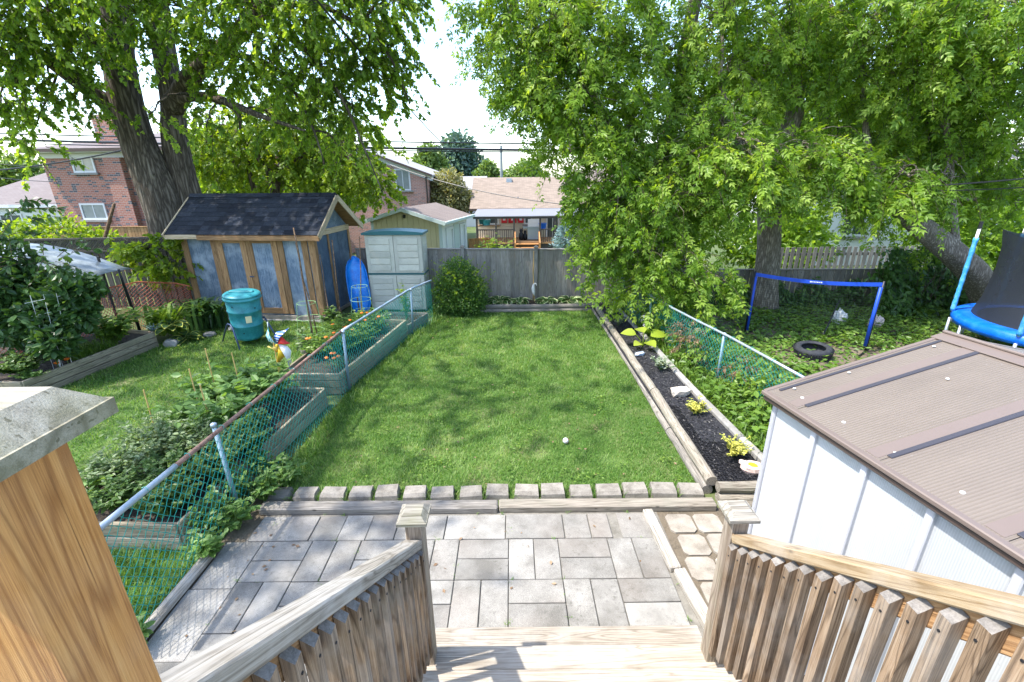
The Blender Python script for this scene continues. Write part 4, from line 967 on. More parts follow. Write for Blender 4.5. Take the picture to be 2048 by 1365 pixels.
# vegetables in the long planter
G1 = 'vegetable plants in the long planter'
for (x,y,h_,r_,lab) in ((-3.5,4.75,.62,.46,'leafy vegetable plant just beyond the leaning fence post'),(-3.5,5.25,.60,.46,'leafy vegetable plant in the middle of the long planter'),(-3.35,5.7,.66,.48,'leafy vegetable plant under the rusty rail at the far planter end'),(-3.75,6.0,.55,.42,'leafy vegetable plant in the outer far corner of the long planter')):
    plant('vegetable_plant', lab, (x,y,.22), h_, r_, 26, 10, (.13,.22), M['L_veg'], group=G1)
for (x,y,h_,r_,lab) in ((-4.0,5.1,.62,.5,'bushy pale plant spilling onto the neighbour lawn near the sage'),(-4.15,5.75,.7,.5,'tallest bushy pale plant on the lawn side of the planter'),(-3.85,5.95,.5,.36,'bushy pale plant nearest the white stone on the lawn')):
    plant('potato_plant', lab, (x,y,.05), h_, r_, 28, 10, (.14,.23), M['L_veg'], group='bushy plants outside the planter')
for (x,y,h_,r_,lab) in ((-3.75,4.2,.52,.42,'grey-green woolly sage plant at the centre of the sage clump'),(-4.05,4.5,.55,.42,'grey-green sage plant leaning over the outer planter side'),(-3.45,4.4,.5,.36,'sage plant between the mint and the first vegetable plant'),(-4.1,3.98,.45,.36,'low sage plant behind the broad shiny leaves')):
    plant('sage_plant', lab, (x,y,.2), h_, r_, 60, 14, (.05,.09), M['L_sage'], group='sage plants')
for (x,y,h_,r_,lab) in ((-3.35,3.75,.46,.34,'dark rounded-leaf mint at the near planter corner'),(-3.1,4.05,.46,.3,'mint pressed on the wire just before the leaning post'),(-3.0,4.45,.44,.28,'mint growing right behind the leaning fence post'),(-3.55,3.95,.44,.32,'mint in the middle of the near planter end'),(-3.15,4.8,.40,.26,'mint at the edge of the bare soil beyond the leaning post'),(-3.25,3.50,.40,.30,'low mint at the very near corner inside the wire'),(-3.75,3.62,.36,.30,'low mint between the near corner and the broad shiny leaves')):
    plant('mint_plant', lab, (x,y,.2), h_, r_, 60, 15, (.055,.095), M['L_mint'], group='mint plants')
plant('chard_plant', 'broad shiny leaf plant at the near corner of the long planter', (-4.15,3.75,.22), .32, .28, 8, 2, (.24,.32), M['L_veg'], group=None)
for (x,y,h_,r_,lab) in ((-2.62,3.95,.38,.24,'wild creeper at the foot of the leaning fence post'),(-2.52,4.22,.34,.22,'wild creeper spreading towards the first edging stone'),(-2.68,3.55,.36,.22,'wild creeper at the near planter corner outside the wire'),(-2.75,3.2,.3,.18,'wild creeper at the end of the whitish border beam'),(-2.78,2.35,.24,.15,'small creeper half way along the whitish border beam'),(-2.90,3.55,.45,.26,'tall creeper between the near planter corner and the wire'),(-2.87,3.95,.46,.26,'tall creeper against the planter side behind the leaning post'),(-2.84,4.35,.42,.24,'tall creeper against the planter side past the leaning post')):
    plant('creeper', lab, (x,y,.0), h_, r_, 18, 8, (.07,.12), M['L_veg'], group='creepers at the fence foot')
for i,(x,y,z0,z1,lab) in enumerate(((-3.55,4.72,.25,1.0,'bamboo stake beside the vegetable plant next to the leaning post'),(-4.05,5.25,.1,.97,'bamboo stake on the outer side of the planter middle'),(-4.28,5.95,.05,.98,'bamboo stake behind the tallest bushy plant'),(-3.75,5.7,.2,1.02,'bamboo stake in the outer far corner of the planter'),(-3.55,6.35,.1,1.0,'bamboo stake between the two planters'),(-4.4,4.9,.05,.85,'bamboo stake standing on the neighbour lawn by the sage'))):
    mb = MB(); mb.tube([(0,0,0),(random.uniform(-.02,.02),random.uniform(-.02,.02),z1-z0)], .008, 6); o = mb.build('garden_stake', M['stake'], loc=(x,y,z0)); o['label'] = lab; o['category'] = 'stake'; o['group'] = 'bamboo stakes among the vegetables'
grass('long_grass', 'long shaded grass between the near planter and the whitish border beam', [(-4.1,1.9),(-2.84,1.9),(-2.84,3.25),(-4.1,3.25)], 2600, (.08,.18), M['L_grass'], seed=61, dry=.2, wid=.05)
# marigold planter
for i,(x,y,lab) in enumerate(((-3.0,7.6,'feathery marigold next to the pair of big blooms in the tall planter'),(-2.85,8.0,'feathery marigold half way along the fence side of tall planter'),(-3.2,8.3,'feathery marigold half way along the outer side of tall planter'),(-2.8,8.6,'feathery marigold on the fence side near the far planter end'),(-3.0,9.0,'feathery marigold against the far end board of tall planter'),(-3.3,7.4,'feathery marigold by the tomato cage side of the tall planter'))):
    tt = plant('marigold', lab, (x,y,.28), .38, .44, 70, 18, (.06,.10), M['L_cover'], 'oval', 'flower', 'marigolds in the planter')
    for q in range(3):
        mb = MB(); mb.lathe([(0,.022),(.02,.02),(.034,.008),(.022,-.006),(0,-.01)], 9); mb.build('bloom', M['petal'], tt, loc=(random.uniform(-.25,.25),random.uniform(-.25,.15),random.uniform(.26,.38)))
tt = thing('marigold', 'two orange marigold blooms at the near end of tall board planter', 'flower', (-2.80,6.95,.29))
for q in range(5):
    a_, b_ = random.uniform(-.22,.14), random.uniform(-.12,.2); mb = MB(); mb.lathe([(0,.024),(.022,.022),(.036,.008),(.024,-.006),(0,-.01)], 9); mb.build('bloom', M['petal'], tt, loc=(a_,b_,.16)); mb = MB(); mb.tube([(a_,b_,0),(a_,b_,.155)], .005, 5); mb.build('stem', M['stem'], tt)
leaves('foliage', 'narrow', np.array([0,0,.06])+rng.normal(size=(120,3))*[.13,.13,.04], rdir(120)*[1,1,.4], [[0,0,1]]*120, .06, M['L_mint'], tt)
for (x,y,h_,r_,lab) in ((-4.05,8.35,.50,.30,'broad-leaved plant inside the near tomato cage'),(-3.65,9.75,.42,.34,'zucchini plant with big leaves beside the blue sled'),(-4.15,9.95,.48,.30,'dark leafy plant against the corner of the blue shed'),(-2.95,9.6,.45,.3,'bushy herb in front of the grey resin cabinet')):
    plant('garden_plant', lab, (x,y,.0), h_, r_, 12, 8, (.12,.22), M['L_sage'] if y < 9 else M['L_mint'])
plant('bean_vine', 'bright green bean vine climbing at the end fence post', (-2.35,9.75,.2), .95, .2, 9, 9, (.09,.15), M['L_back'])
grass('long_grass', 'clump of long grass below the pinwheel', [(-4.15,6.7),(-3.55,6.6),(-3.5,7.9),(-4.0,7.9)], 1500, (.14,.30), M['L_grass'], seed=31, dry=0, wid=.05)

# ------------------------------------------------------------------ blue wooden shed
t = thing('wooden_shed', 'blue stained plywood shed with tan wood trim and black shingle roof', 'shed', (-7.66,10.80,0), R(-7))
W, D, HT = 3.25, 1.72, 2.02
zs = .12
def vboard(name, x0, x1, z0, z1, y, th, mat, parent=t, dz=0):
    return beam(name, ((x0+x1)/2, y, z0), ((x0+x1)/2, y, z1+dz), x1-x0, th, mat, parent, bev=.003, up=(0,-1,0))
# plywood panels, front
wl_ = link('wall', None, t); 
panels = [(0,.80),(.80,1.58),(1.58,2.42),(2.42,W)]
for a, b in panels: vboard('panel', a+.004, b-.004, zs, HT, .0, .012, M['ply'], wl_)
for a, b in ((.0,.55),(.55,1.1),(1.1,D)):
    beam('panel', (W-.006,(a+b)/2,zs), (W-.006,(a+b)/2,HT), b-a-.006, .012, M['plyshade'], wl_, bev=.002, up=(1,0,0))
beam('panel', (.0,D/2,zs), (.0,D/2,HT), D, .012, M['plyshade'], wl_, up=(1,0,0)); vboard('panel', 0, W, zs, HT, D, .012, M['plyshade'], wl_)
mb = MB(); mb.prism([(0,HT),(D,HT),(D*.5,HT+.68)], W-.012, W, 'x'); mb.build('gable_panel', M['ply'], wl_)
mb = MB(); mb.prism([(0,HT),(D,HT),(D*.5,HT+.68)], 0, .012, 'x'); mb.build('gable_panel', M['ply'], wl_)
# trim boards on the front
for a, b in ((-.02,.13),(.72,.86),(W-.30,W-.16),(W-.13,W+.015)): vboard('trim_board', a, b, zs+.02, HT, -.022, .028, M['trim'])
# pair of doors
for a, b in ((.87,1.60),(1.61,2.36)):
    d = link('door', None, t)
    vboard('panel', a+.05, b-.05, zs+.10, HT-.1, -.018, .010, M['ply'], d)
    for q0, q1 in ((a,a+.14),(b-.14,b)): vboard('stile', q0, q1, zs+.04, HT-.06, -.034, .026, M['trim'], d)
    for z in (zs+.11, HT-.13): beam('rail', (a+.142,-.033,z), (b-.142,-.033,z), .024, .14, M['trim'], d, bev=.003)
vboard('trim_board', 2.37, 2.50, zs+.03, HT-.04, -.024, .028, M['trim'])
beam('latch', (1.55,-.052,1.05), (1.66,-.052,1.05), .02, .028, M['navymetal'], t)
beam('sill', (-.02,-.02,.075), (W+.02,-.02,.075), .10, .09, M['timber'], t); beam('sill', (W-.03,0,.075), (W-.03,D,.075), .10, .085, M['timber'], t); beam('foundation', (.3,-.05,.0), (W+.02,-.05,.0), .16, .06, M['concrete'], t, bev=.01)
# trim on the side
for y in (.04, .62, D-.04): beam('trim_board', (W+.012,y,zs), (W+.012,y,HT), .09 if y != .62 else .07, .022, M['trim'], t, up=(1,0,0))
beam('tie_beam', (W+.016,.0,HT-.0), (W+.016,D,HT-.0), .026, .13, M['trimpale'], t)
# roof
EY, EZ, RY, RZ = -.24, 2.03, .80, 2.84
roof = link('roof', None, t); xa, xb = -.20, W+.28
Ls = math.hypot(RY-EY, RZ-EZ); an = math.atan2(RZ-EZ, RY-EY); Lb = math.hypot(1.98-RY, RZ-EZ); an2 = math.atan2(RZ-EZ, 1.98-RY)
mb = MB(); mb.box(xa, xb, 0, Ls, -.03, -.004); o = mb.build('sheathing', M['trim'], roof); o.location = (0,EY,EZ); o.rotation_euler = (an,0,0)
mb = MB(); mb.box(xa, xb, 0, Lb, -.03, -.004); o = mb.build('sheathing', M['trim'], roof); o.matrix_local = Matrix.Translation((0,1.98,EZ)) @ Matrix.Rotation(-an2, 4, 'X') @ Matrix.Scale(-1, 4, (0,1,0))
nc = 9; ex = Ls/nc; fr = Matrix.Translation((0,EY,EZ)) @ Matrix.Rotation(an, 4, 'X')
for c_ in range(nc):
    x = xa-random.uniform(0,.3)
    while x < xb:
        w = random.choice((.24,.30,.36,.20)); a, b = max(x, xa-.01), min(x+w, xb+.01); x += w
        if b-a < .03: continue
        o = link('shingle', cbox(round(b-a-.004,2), ex+.03, .008+.006*(random.random() > .6), .0015, random.choice(M['shingle'])), roof)
        o.matrix_local = fr @ Matrix.Translation(((a+b)/2, c_*ex+ex/2+.004, .006)) @ Matrix.Rotation(-.05, 4, 'X')
mb = MB()
for c_ in range(nc): mb.box(xa, xb, Lb/nc*c_, Lb/nc*(c_+1)+.02, .0, .01+.001*c_)
o = mb.build('back_shingles', M['shingle'][0], roof, kind='stuff'); o.matrix_local = Matrix.Translation((0,1.98,EZ)) @ Matrix.Rotation(-an2, 4, 'X') @ Matrix.Scale(-1, 4, (0,1,0))
for i in range(11): 
    o = link('ridge_shingle', cbox(.36, .13, .01, .002, random.choice(M['shingle'])), roof, (xa+.17+i*.335, RY-.04, RZ+.0), (an,0,0)); 
    o = link('ridge_shingle', cbox(.36, .13, .01, .002, random.choice(M['shingle'])), roof, (xa+.17+i*.335, RY+.06, RZ+.0), (-an2,0,0))
beam('fascia', (xa,EY-.004,EZ-.055), (xa+.80,EY-.004,EZ-.045), .025, .10, M['trimpale'], roof); beam('fascia', (xa+.80,EY-.012,EZ-.07), (xb,EY-.012,EZ-.075), .025, .10, M['trim'], roof)
for x in (xb+.0, xa-.01):
    beam('bargeboard', (x,EY-.02,EZ-.05), (x,RY,RZ-.055), .03, .13, M['trimpale'], roof); beam('bargeboard', (x,2.0,EZ-.05), (x,RY,RZ-.055), .03, .13, M['trimpale'], roof)

# ------------------------------------------------------------------ grey resin cabinet
t = thing('storage_cabinet', 'grey-white resin storage cabinet with dark green lid against the back fence', 'cabinet', (-2.86,11.2,0), R(-2))
w, d = .70, .56
mb = MB(); mb.box(-w,w,.03,d,.02,.93); mb.build('lower_body', M['resin'], t); mb = MB(); mb.box(-w,w,.03,d,.965,1.90); mb.build('upper_body', M['resin'], t)
mb = MB(); mb.box(-w-.012,w+.012,.0,d+.01,.93,.965); mb.build('waist_band', M['greenlid'], t)
prof = [(-w-.05,1.90)]+[(x_,1.945+.055*math.cos(x_/w*1.35)) for x_ in np.linspace(-w-.05,w+.05,13)]+[(w+.05,1.90)]
mb = MB(); mb.prism(prof, -.05, d+.03, 'y'); mb.build('lid', M['greenlid'], t)
for s_ in (-1,1):
    for z0, z1 in ((.04,.915),(.98,1.885)):
        x0, x1 = (-w+.01,-.006) if s_ < 0 else (.006,w-.01); d_ = link('door', None, t)
        mb = MB(); mb.box(x0,x1,.0,.03,z0,z1); o = mb.build('leaf', M['resin'], d_)
        n = 5
        for k in range(n):
            za = z0+.05+(z1-z0-.10)*k/n; zb = z0+.05+(z1-z0-.10)*(k+1)/n-.024; xa_, xb_ = x0+.09, x1-.09
            beam('slat', (xa_,-.006,(za+zb)/2), (xb_,-.006,(za+zb)/2), .026, zb-za, M['resin'], d_, bev=.005)
for z0, z1 in ((.04,.915),(.98,1.885)):
    for k in range(4):
        za = z0+.06+(z1-z0-.12)*k/4; zb = z0+.06+(z1-z0-.12)*(k+1)/4-.016
        beam('side_slat', (w+.002,.12,(za+zb)/2), (w+.002,d-.12,(za+zb)/2), .016, zb-za, M['resin'], t, bev=.005)

# ------------------------------------------------------------------ compost barrel on its stand
t = thing('compost_barrel', 'teal plastic compost tumbler barrel on blue steel legs beside the blue shed', 'barrel', (-5.45,8.95,.0))
o = link('barrel', None, t); o.location = (0,0,.10); o.rotation_euler = (R(3),R(3),0)
mb = MB(); mb.lathe([(0,0),(.20,0),(.255,.03),(.275,.09),(.285,.30),(.296,.31),(.297,.34),(.288,.35),(.300,.60),(.311,.61),(.312,.64),(.303,.65),(.315,.86),(.315,.88)], 32); mb.build('drum', M['teal'], o, smooth=True)
mb = MB(); mb.lathe([(.30,.855),(.345,.86),(.35,.885),(.335,.90),(.335,.93),(.342,.935),(.335,.95),(.30,.975),(.24,.985),(.0,1.0)], 32); mb.build('lid', M['teal'], o, smooth=True)
beam('lid_rib', (-.22,-.04,1.0), (.22,.04,1.0), .10, .03, M['teal'], o, bev=.01)
for a_, z in ((-1.75,.76),(-1.35,.20),(-.4,.7)): mb = MB(); mb.lathe([(0,.006),(.014,.006),(.014,0)], 10); q = .308 if z > .5 else .282; mb.build('air_hole', M['blackmetal'], o, loc=(q*math.cos(a_),q*math.sin(a_),z), rot=(0,R(90),a_))
mb = MB(); mb.lathe([(.3165,.42),(.3165,.56)], 4, a0=R(-62), a1=R(-42)); mb.v = [(x*.977,y*.977,z) for x,y,z in mb.v]; mb.build('sticker', m_plain('cream_sticker', (.70,.60,.36), .6), o)
for a_ in (R(180+52), R(52)):
    cx, cy = .33*math.cos(a_), .33*math.sin(a_); tx, ty = -math.sin(a_), math.cos(a_)
    mb = MB(); pts = [(cx+tx*.42+.10*math.cos(a_),cy+ty*.42,.0),(cx+tx*.14,cy+ty*.14,.42),(cx+tx*.06,cy+ty*.06,.47),(cx-tx*.06,cy-ty*.06,.47),(cx-tx*.14,cy-ty*.14,.42),(cx-tx*.42+.10*math.cos(a_),cy-ty*.42,.0)]
    mb.tube(pts, .016, 8); mb.build('leg_frame', M['navymetal'], t, smooth=True)
    mb = MB(); mb.tube([(cx*.9,cy*.9,.46),(cx*1.08,cy*1.08,.46)], .018, 8); mb.build('pivot', M['blackmetal'], t)

# ------------------------------------------------------------------ pinwheel, stakes, cages, broom, sled
t = thing('pinwheel', 'striped blue and white pinwheel with yellow and red petals on a stick', 'pinwheel', (-3.42,6.35,0)); PWS = 1.35
mb = MB(); mb.tube([(0.02,.06,.0),(.02,.05,.86)], .011, 8); mb.build('stick', M['galv'], t)
mb = MB(); mb.tube([(-.12,.06,.0),(-.13,.05,.55)], .008, 6); mb.build('stake', M['stake'], t)
def m_stripe(name, a, b, f, ax):
    m, nt, n, l, bs = newmat(name); tc = n.new('ShaderNodeTexCoord'); w_ = n.new('ShaderNodeTexWave'); w_.bands_direction = ax; w_.inputs['Scale'].default_value = f
    l.new(tc.outputs['Object'], w_.inputs['Vector']); r_ = ramp(n, [(.58,a),(.66,b)]); l.new(w_.outputs['Fac'], r_.inputs[0]); l.new(r_.outputs[0], bs.inputs['Base Color']); return m
sb = m_stripe('blue_stripe', (.02,.10,.42), (.7,.74,.78), 8, 'Z'); sb2 = m_stripe('teal_stripe', (.02,.33,.42), (.7,.76,.78), 9, 'X')
PM = [sb2, sb, m_plain('red_petal', (.65,.03,.02), .5), m_plain('white_petal', (.78,.77,.74), .5), m_plain('yellow_petal', (.78,.50,.03), .5), m_plain('ochre_petal', (.70,.50,.12), .5)]
for i, (a_, ln) in enumerate(((105,.27),(52,.24),(5,.13),(-65,.25),(-100,.24),(190,.12))):
    a_ = R(a_); ln *= PWS; mb = MB(); u_ = Vector((math.cos(a_),0,math.sin(a_))); v_ = Vector((-u_.z,0,u_.x)); vs = []
    for q in range(5):
        f_ = q/4; wv = .115*math.sin(math.pi*min(f_*1.1+.08,1)); c_ = u_*ln*f_
        vs += [c_+v_*wv*.2+Vector((0,-.05*math.sin(math.pi*f_),0)), c_+v_*wv*1.1+Vector((0,.03*f_,0))]
    mb.add(vs, [(2*q,2*q+1,2*q+3,2*q+2) for q in range(4)]); o = mb.build('petal', PM[i], t, loc=(-.06,.0,.88), smooth=True)
    md = o.modifiers.new('thick', 'SOLIDIFY'); md.thickness = .003
mb = MB(); mb.lathe([(0,-.02),(.018,-.012),(.018,.012),(0,.02)], 8); mb.build('hub', PM[4], t, loc=(-.06,-.03,.88))

def stick(label, p0, p1, r_, mat='stick', name='garden_stake', cat='stake', group='rough sticks by the shed'):
    p0 = Vector(p0); p1 = Vector(p1); mb = MB(); pts = [Vector((0,0,0))+(p1-p0)*f_+Vector((random.gauss(0,.008),random.gauss(0,.008),0))*(0 < f_ < 1) for f_ in (0,.2,.4,.6,.8,1)]
    mb.tube(pts, [r_,r_,r_*.95,r_*.9,r_*.85,r_*.7], 7); o = mb.build(name, M[mat], loc=p0, smooth=True); o['label'] = label; o['category'] = cat; o['group'] = group; return o
stick('tall rough stick standing up through the near tomato cage', (-3.86,8.35,0), (-4.0,8.6,2.35), .018)
stick('shorter rough stick standing behind the tall one, before the shed doors', (-4.2,9.3,0), (-4.45,9.55,1.95), .015)
stick('thin stick leaning on the corner trim of the blue shed', (-4.12,9.9,0), (-4.3,10.3,1.6), .011)
stick('thin brown stick standing before the blue sled', (-3.42,9.9,0), (-3.46,10.6,1.95), .014)
stick('slim pole leaning at the shed side by the sled', (-3.78,10.9,0), (-3.95,11.2,1.5), .016)
t = thing('broom', 'old twig broom standing upside-up against the side of the blue shed', 'broom', (-3.95,10.1,0))
mb = MB(); mb.tube([(0,0,.3),(-.02,.1,1.1),(-.05,.25,1.9)], .014, 8); mb.build('handle', M['stick'], t, smooth=True)
pl = [];
for i in range(60):
    a_ = random.uniform(0,6.28); q = random.uniform(.02,.12); pl.append(np.array([[0,0,.42],[.5*q*math.cos(a_),.5*q*math.sin(a_),.22],[q*math.cos(a_),q*math.sin(a_),.02]]))
tube_batch('bristles', np.array(pl), .004, .003, M['stick'], t, 3, kind='stuff')
def cage(label, loc):
    t = thing('tomato_cage', label, 'cage', loc, group='wire tomato cages'); gm = m_plain('green_wire', (.30,.50,.20), .4, .2)
    for z, r_ in ((.35,.25),(.62,.22),(.92,.17)): mb = MB(); mb.tube([(r_*math.cos(a_),r_*math.sin(a_),z) for a_ in np.linspace(0,6.2832,25)], .0045, 5, False); mb.build('ring', gm, t)
    for a_ in (0.4,2.0,3.5,5.1): mb = MB(); mb.tube([(.28*math.cos(a_),.28*math.sin(a_),0),(.17*math.cos(a_),.17*math.sin(a_),.92)], .004, 5); mb.build('upright', gm, t)
cage('pale green wire tomato cage before the shed corner', (-4.0,8.6,0)); cage('pale green wire tomato cage before the blue sled', (-3.40,10.0,0))
# blue sled leaning on the shed side
t = thing('plastic_sled', 'bright blue plastic sled leaning upright between shed and grey cabinet', 'sled', (-3.74,10.98,0), R(12)); mb = MB(); vs = []; nu, nv = 13, 9
for i in range(nu):
    f_ = i/(nu-1); z = 1.42*f_; w_ = .23*(max(1-abs(2*f_-.95)**3.2, .0))**.5+.02
    for j in range(nv):
        g_ = -1+2*j/(nv-1); vs.append((g_*w_, .10*(1-g_*g_)*(1-.3*abs(2*f_-1))-.02+.015*math.sin(f_*22)*(abs(g_) < .6), z))
mb.add(vs, [(i*nv+j,i*nv+j+1,(i+1)*nv+j+1,(i+1)*nv+j) for i in range(nu-1) for j in range(nv-1)]); o = mb.build('hull', M['blueplastic'], t, smooth=True); o.rotation_euler = (R(-10),R(-3),0); o.scale = (1,-1,1)
md = o.modifiers.new('thick', 'SOLIDIFY'); md.thickness = .012
mb = MB(); rim = [vs[i*nv] for i in range(nu)]+[vs[i*nv+nv-1] for i in range(nu-1,-1,-1)]; mb.tube([(x,-y,z) for x,y,z in rim]+[(rim[0][0],-rim[0][1],rim[0][2])], .014, 6); o = mb.build('rim', M['blueplastic'], t, smooth=True); o.rotation_euler = (R(-10),R(-3),0)

# ------------------------------------------------------------------ back fence
def board_fence(name, label, p0, p1, top0, top1, bw, mat, posts=(), cap=True, base=-.02, jitter=.01, gap=.004, group=None, th=.02, rails=True, skip=0.):
    p0 = Vector((*p0,0)); p1 = Vector((*p1,0)); d = p1-p0; L_ = d.length; u = d.normalized(); t = thing(name, label, 'fence', p0, math.atan2(d.y,d.x), group); n = int(L_/bw)
    bases = [round(random.uniform(-jitter,jitter),3) for _ in range(6)]
    for i in range(n):
        x = (i+.5)*L_/n; w = round(bw-gap-(random.choice((0,.003,.006)) if gap > .008 else 0),3); top = top0+(top1-top0)*i/n-.02+random.choice(bases)
        o = beam('board', (x,random.choice((0,.003,-.003)),base), (x,random.choice((0,.004,-.004)),round(top,2)), w, th, M[mat], t, bev=.003, up=(0,-1,0))
    if cap: beam('cap_rail', (0,0,top0-.005), (L_,0,top1-.005), .09, .03, M[mat], t, bev=.004)
    if rails:
        for f_ in (.2,.8): beam('rail', (0,.04,top0*f_), (L_,.04,top1*f_), .038, .085, M[mat], t)
    for x in posts:
        zt = top0+(top1-top0)*x/L_; beam('post', (x,-.055,0), (x,-.055,zt+.05), .09, .09, M['fence2'], t, bev=.006)
        mb = MB(); mb.prism([(-.058,-.058),(.058,-.058),(.058,.058),(-.058,.058)], 0, .02); mb.add([(-.05,-.05,.02),(.05,-.05,.02),(.05,.05,.02),(-.05,.05,.02),(0,0,.055)], [(0,1,4),(1,2,4),(2,3,4),(3,0,4)]); mb.build('post_cap', M['timberdark'], t, loc=(x,-.055,zt+.05))
    return t
board_fence('board_fence', 'grey weathered vertical board fence across the end of the lawn', (-4.0,11.8), (3.45,11.8), 1.50, 1.40, .124, 'fence', posts=(2.76,4.64,6.8), gap=.0015)
stick('narrow yellow post strip beside the fence post behind the hostas', (.57,11.72,.05), (.58,11.72,1.40), .012, 'stake', 'marker_pole', 'pole', 'marker poles on the fence')
# heron-like garden stake on the fence
t = thing('garden_stake', 'white heron-shaped garden stake before the back fence', 'ornament', (.60,11.58,.10)); mb = MB()
mb.tube([(0,0,0),(0,0,.20)], .008, 6); mb.build('stick', M['stake'], t)
mb = MB(); mb.tube([(0,0,.16),(-.02,0,.26),(-.035,0,.36),(-.025,0,.44),(.0,0,.485),(.03,0,.485),(.05,0,.455),(.055,0,.42)], [.012,.045,.05,.03,.018,.016,.014,.004], 8); mb.build('bird', M['whiterock'], t, smooth=True)
G2 = 'white-edged hostas under the back fence'
for x, s_, lab in ((-.32,.27,'white-edged green hosta at the bush end of the row under the back fence'),(.20,.24,'white-edged hosta just on the bush side of the heron stake'),(.90,.25,'white-edged hosta just on the log side of the heron stake'),(1.50,.29,'largest white-edged hosta, beside the log corner of the back bed')):
    rosette('hosta', lab, (x,11.38,.10), 26, (s_*.85,s_*1.15), M['L_hosta'], group=G2)
blob_crown('round_bush', 'dense rounded green bush in the far corner of lawn beside the cabinet', (-1.28,10.95,0),
  [((-1.28,10.95,.62),(.62,.55,.62)),((-1.55,10.8,.45),(.42,.4,.45)),((-.98,10.85,.50),(.45,.42,.48)),((-1.3,11.0,1.0),(.40,.38,.36)),((-1.1,10.7,.35),(.5,.4,.35))], [4200,2200,2200,1800,1800], M['L_bush'], 'oval', (.035,.065), 'bush')
TW, P, L, N, Sz, Rn = twigs_in([((-1.28,10.95,.75),(.6,.55,.6))], counts=[170], length=(.15,.55), droop=-.4, nl=10, lsize=(.035,.06))
o = bpy.data.objects['round_bush']; leaves('shoots', 'oval', P-np.array([-1.28,10.95,0]), L+[0,0,.7], N, Sz, M['L_back'], o, rnd=Rn)

# ------------------------------------------------------------------ far left corner
board_fence('slat_fence', 'dark brown gapped slat fence behind the orange netting', (-13.5,11.7), (-7.9,11.95), 1.55, 1.50, .165, 'fencedark', cap=False, gap=.03, rails=True)
t = thing('lattice_top', 'dark lattice strip on top of the gapped slat fence', 'lattice', (-13.5,11.68,1.5), math.atan2(.25,5.6))
for k in range(90):
    x = k*.062
    for s_ in (0,1):
        a, b = ((x,0,.0),(x+.30,0,.30)) if s_ else ((x+.30,.012,.0),(x,.012,.30))
        if b[0] < 5.6 and a[0] < 5.6: beam('lath', a, b, .010, .030, M['fencedark'], t, bev=0)
beam('lattice_rail', (0,0,.31), (5.6,0,.31), .05, .05, M['fencedark'], t); beam('lattice_rail', (0,0,-.01), (5.6,0,-.01), .05, .05, M['fencedark'], t)

def net(name, label, pts, z0, z1, cell, r_, mat, sag=.06, cat='netting'):
    p = np.array(pts, float); seg = np.linalg.norm(np.diff(p, axis=0), axis=1); cum = np.concatenate([[0], np.cumsum(seg)]); Lt = cum[-1]
    t = thing(name, label, cat, (p[0,0],p[0,1],0)); B = np.array([p[0,0],p[0,1],0.])
    def pt(s, f_):
        s = np.clip(s, 0, Lt); x = np.interp(s, cum, p[:,0])+.05*np.sin(s*5.3+f_*3); y = np.interp(s, cum, p[:,1])+.05*np.sin(s*4.1+f_*4+1)
        zt = np.interp(s, cum, z1)-sag*(.5+.5*np.sin(s*3.7)); return np.stack([x, y, z0+(zt-z0)*f_], -1)
    n = int(Lt/cell); hgt = float(np.mean(z1))-z0; f_ = np.linspace(0, 1, 17); polys = []
    for sg in (-1, 1):
        for i in range(-int(hgt/cell), n+int(hgt/cell)):
            s = i*cell+sg*f_*hgt
            if s.max() < 0 or s.min() > Lt: continue
            polys.append(pt(s, f_))
    tube_batch('mesh', np.array(polys)-B, r_, r_, mat, t, 3, kind='stuff')
    mb = MB(); mb.tube([pt(s, 1.)-B for s in np.linspace(0, Lt, 60)], r_*2.5, 5); mb.build('hem', mat, t)
    return t
net('orange_netting', 'sagging orange plastic safety netting between raised bed and blue shed', [(-8.55,7.9),(-8.45,8.9),(-8.3,9.9),(-7.75,10.45),(-7.55,10.55)], .0, [.75,1.05,1.15,.95,.85], .075, .006, M['orange'])
net('orange_netting', 'low orange plastic netting under the vine at the bed end', [(-9.6,6.9),(-9.0,7.5),(-8.55,7.9)], .0, [.55,.7,.75], .075, .006, M['orange'])
stick('dark leaning steel stake holding up the orange netting', (-7.95,9.25,.0), (-7.75,8.95,1.55), .03, 'blackmetal', 'netting_post', 'post', 'netting posts')
stick('crooked thin branch woven in the orange netting', (-7.75,10.0,.1), (-7.95,10.15,1.0), .018, 'stick', 'netting_stick', 'stick', 'netting posts')
# arbour: pole frame with a clear sheet on top, overgrown by the vine
t = thing('arbour', 'low arbour frame with a curved cloudy plastic sheet as roof', 'arbour', (-8.9,7.9,0))
for x, y in ((-.75,-.9),(.55,-.6),(-.75,1.6),(.5,1.4)):
    mb = MB(); mb.tube([(x,y,0),(x*1.02,y,1.75)], .025, 8); mb.build('post', M['fencedark'], t)
for y in (-.6,1.4): mb = MB(); mb.tube([(-.85,y,1.78),(.6,y,1.55)], .022, 8); mb.build('crossbar', M['fencedark'], t)
Mt, nt, n, l, b = newmat('cloudy_sheet'); b.inputs['Base Color'].default_value = (.42,.46,.48,1); b.inputs['Roughness'].default_value = .35
v_ = coords(n, l); nz = noise(n, l, v_, 6, 5); rr = ramp(n, [(.3,(.13,.15,.155)),(.7,(.28,.31,.32))]); l.new(nz, rr.inputs[0]); l.new(rr.outputs[0], b.inputs['Base Color']); bump(n, l, b, nz, .3, .02)
mb = MB(); vs = []; nu, nv = 14, 8
for i in range(nu):
    f_ = i/(nu-1)
    for j in range(nv):
        g_ = j/(nv-1); vs.append((-1.3+2.25*f_-.25*g_*0, -.75+2.1*g_+.3*f_, 2.05-.62*f_**1.7+.05*math.sin(g_*6+f_*4)-.10*(f_ > .93)*(.5-g_)))
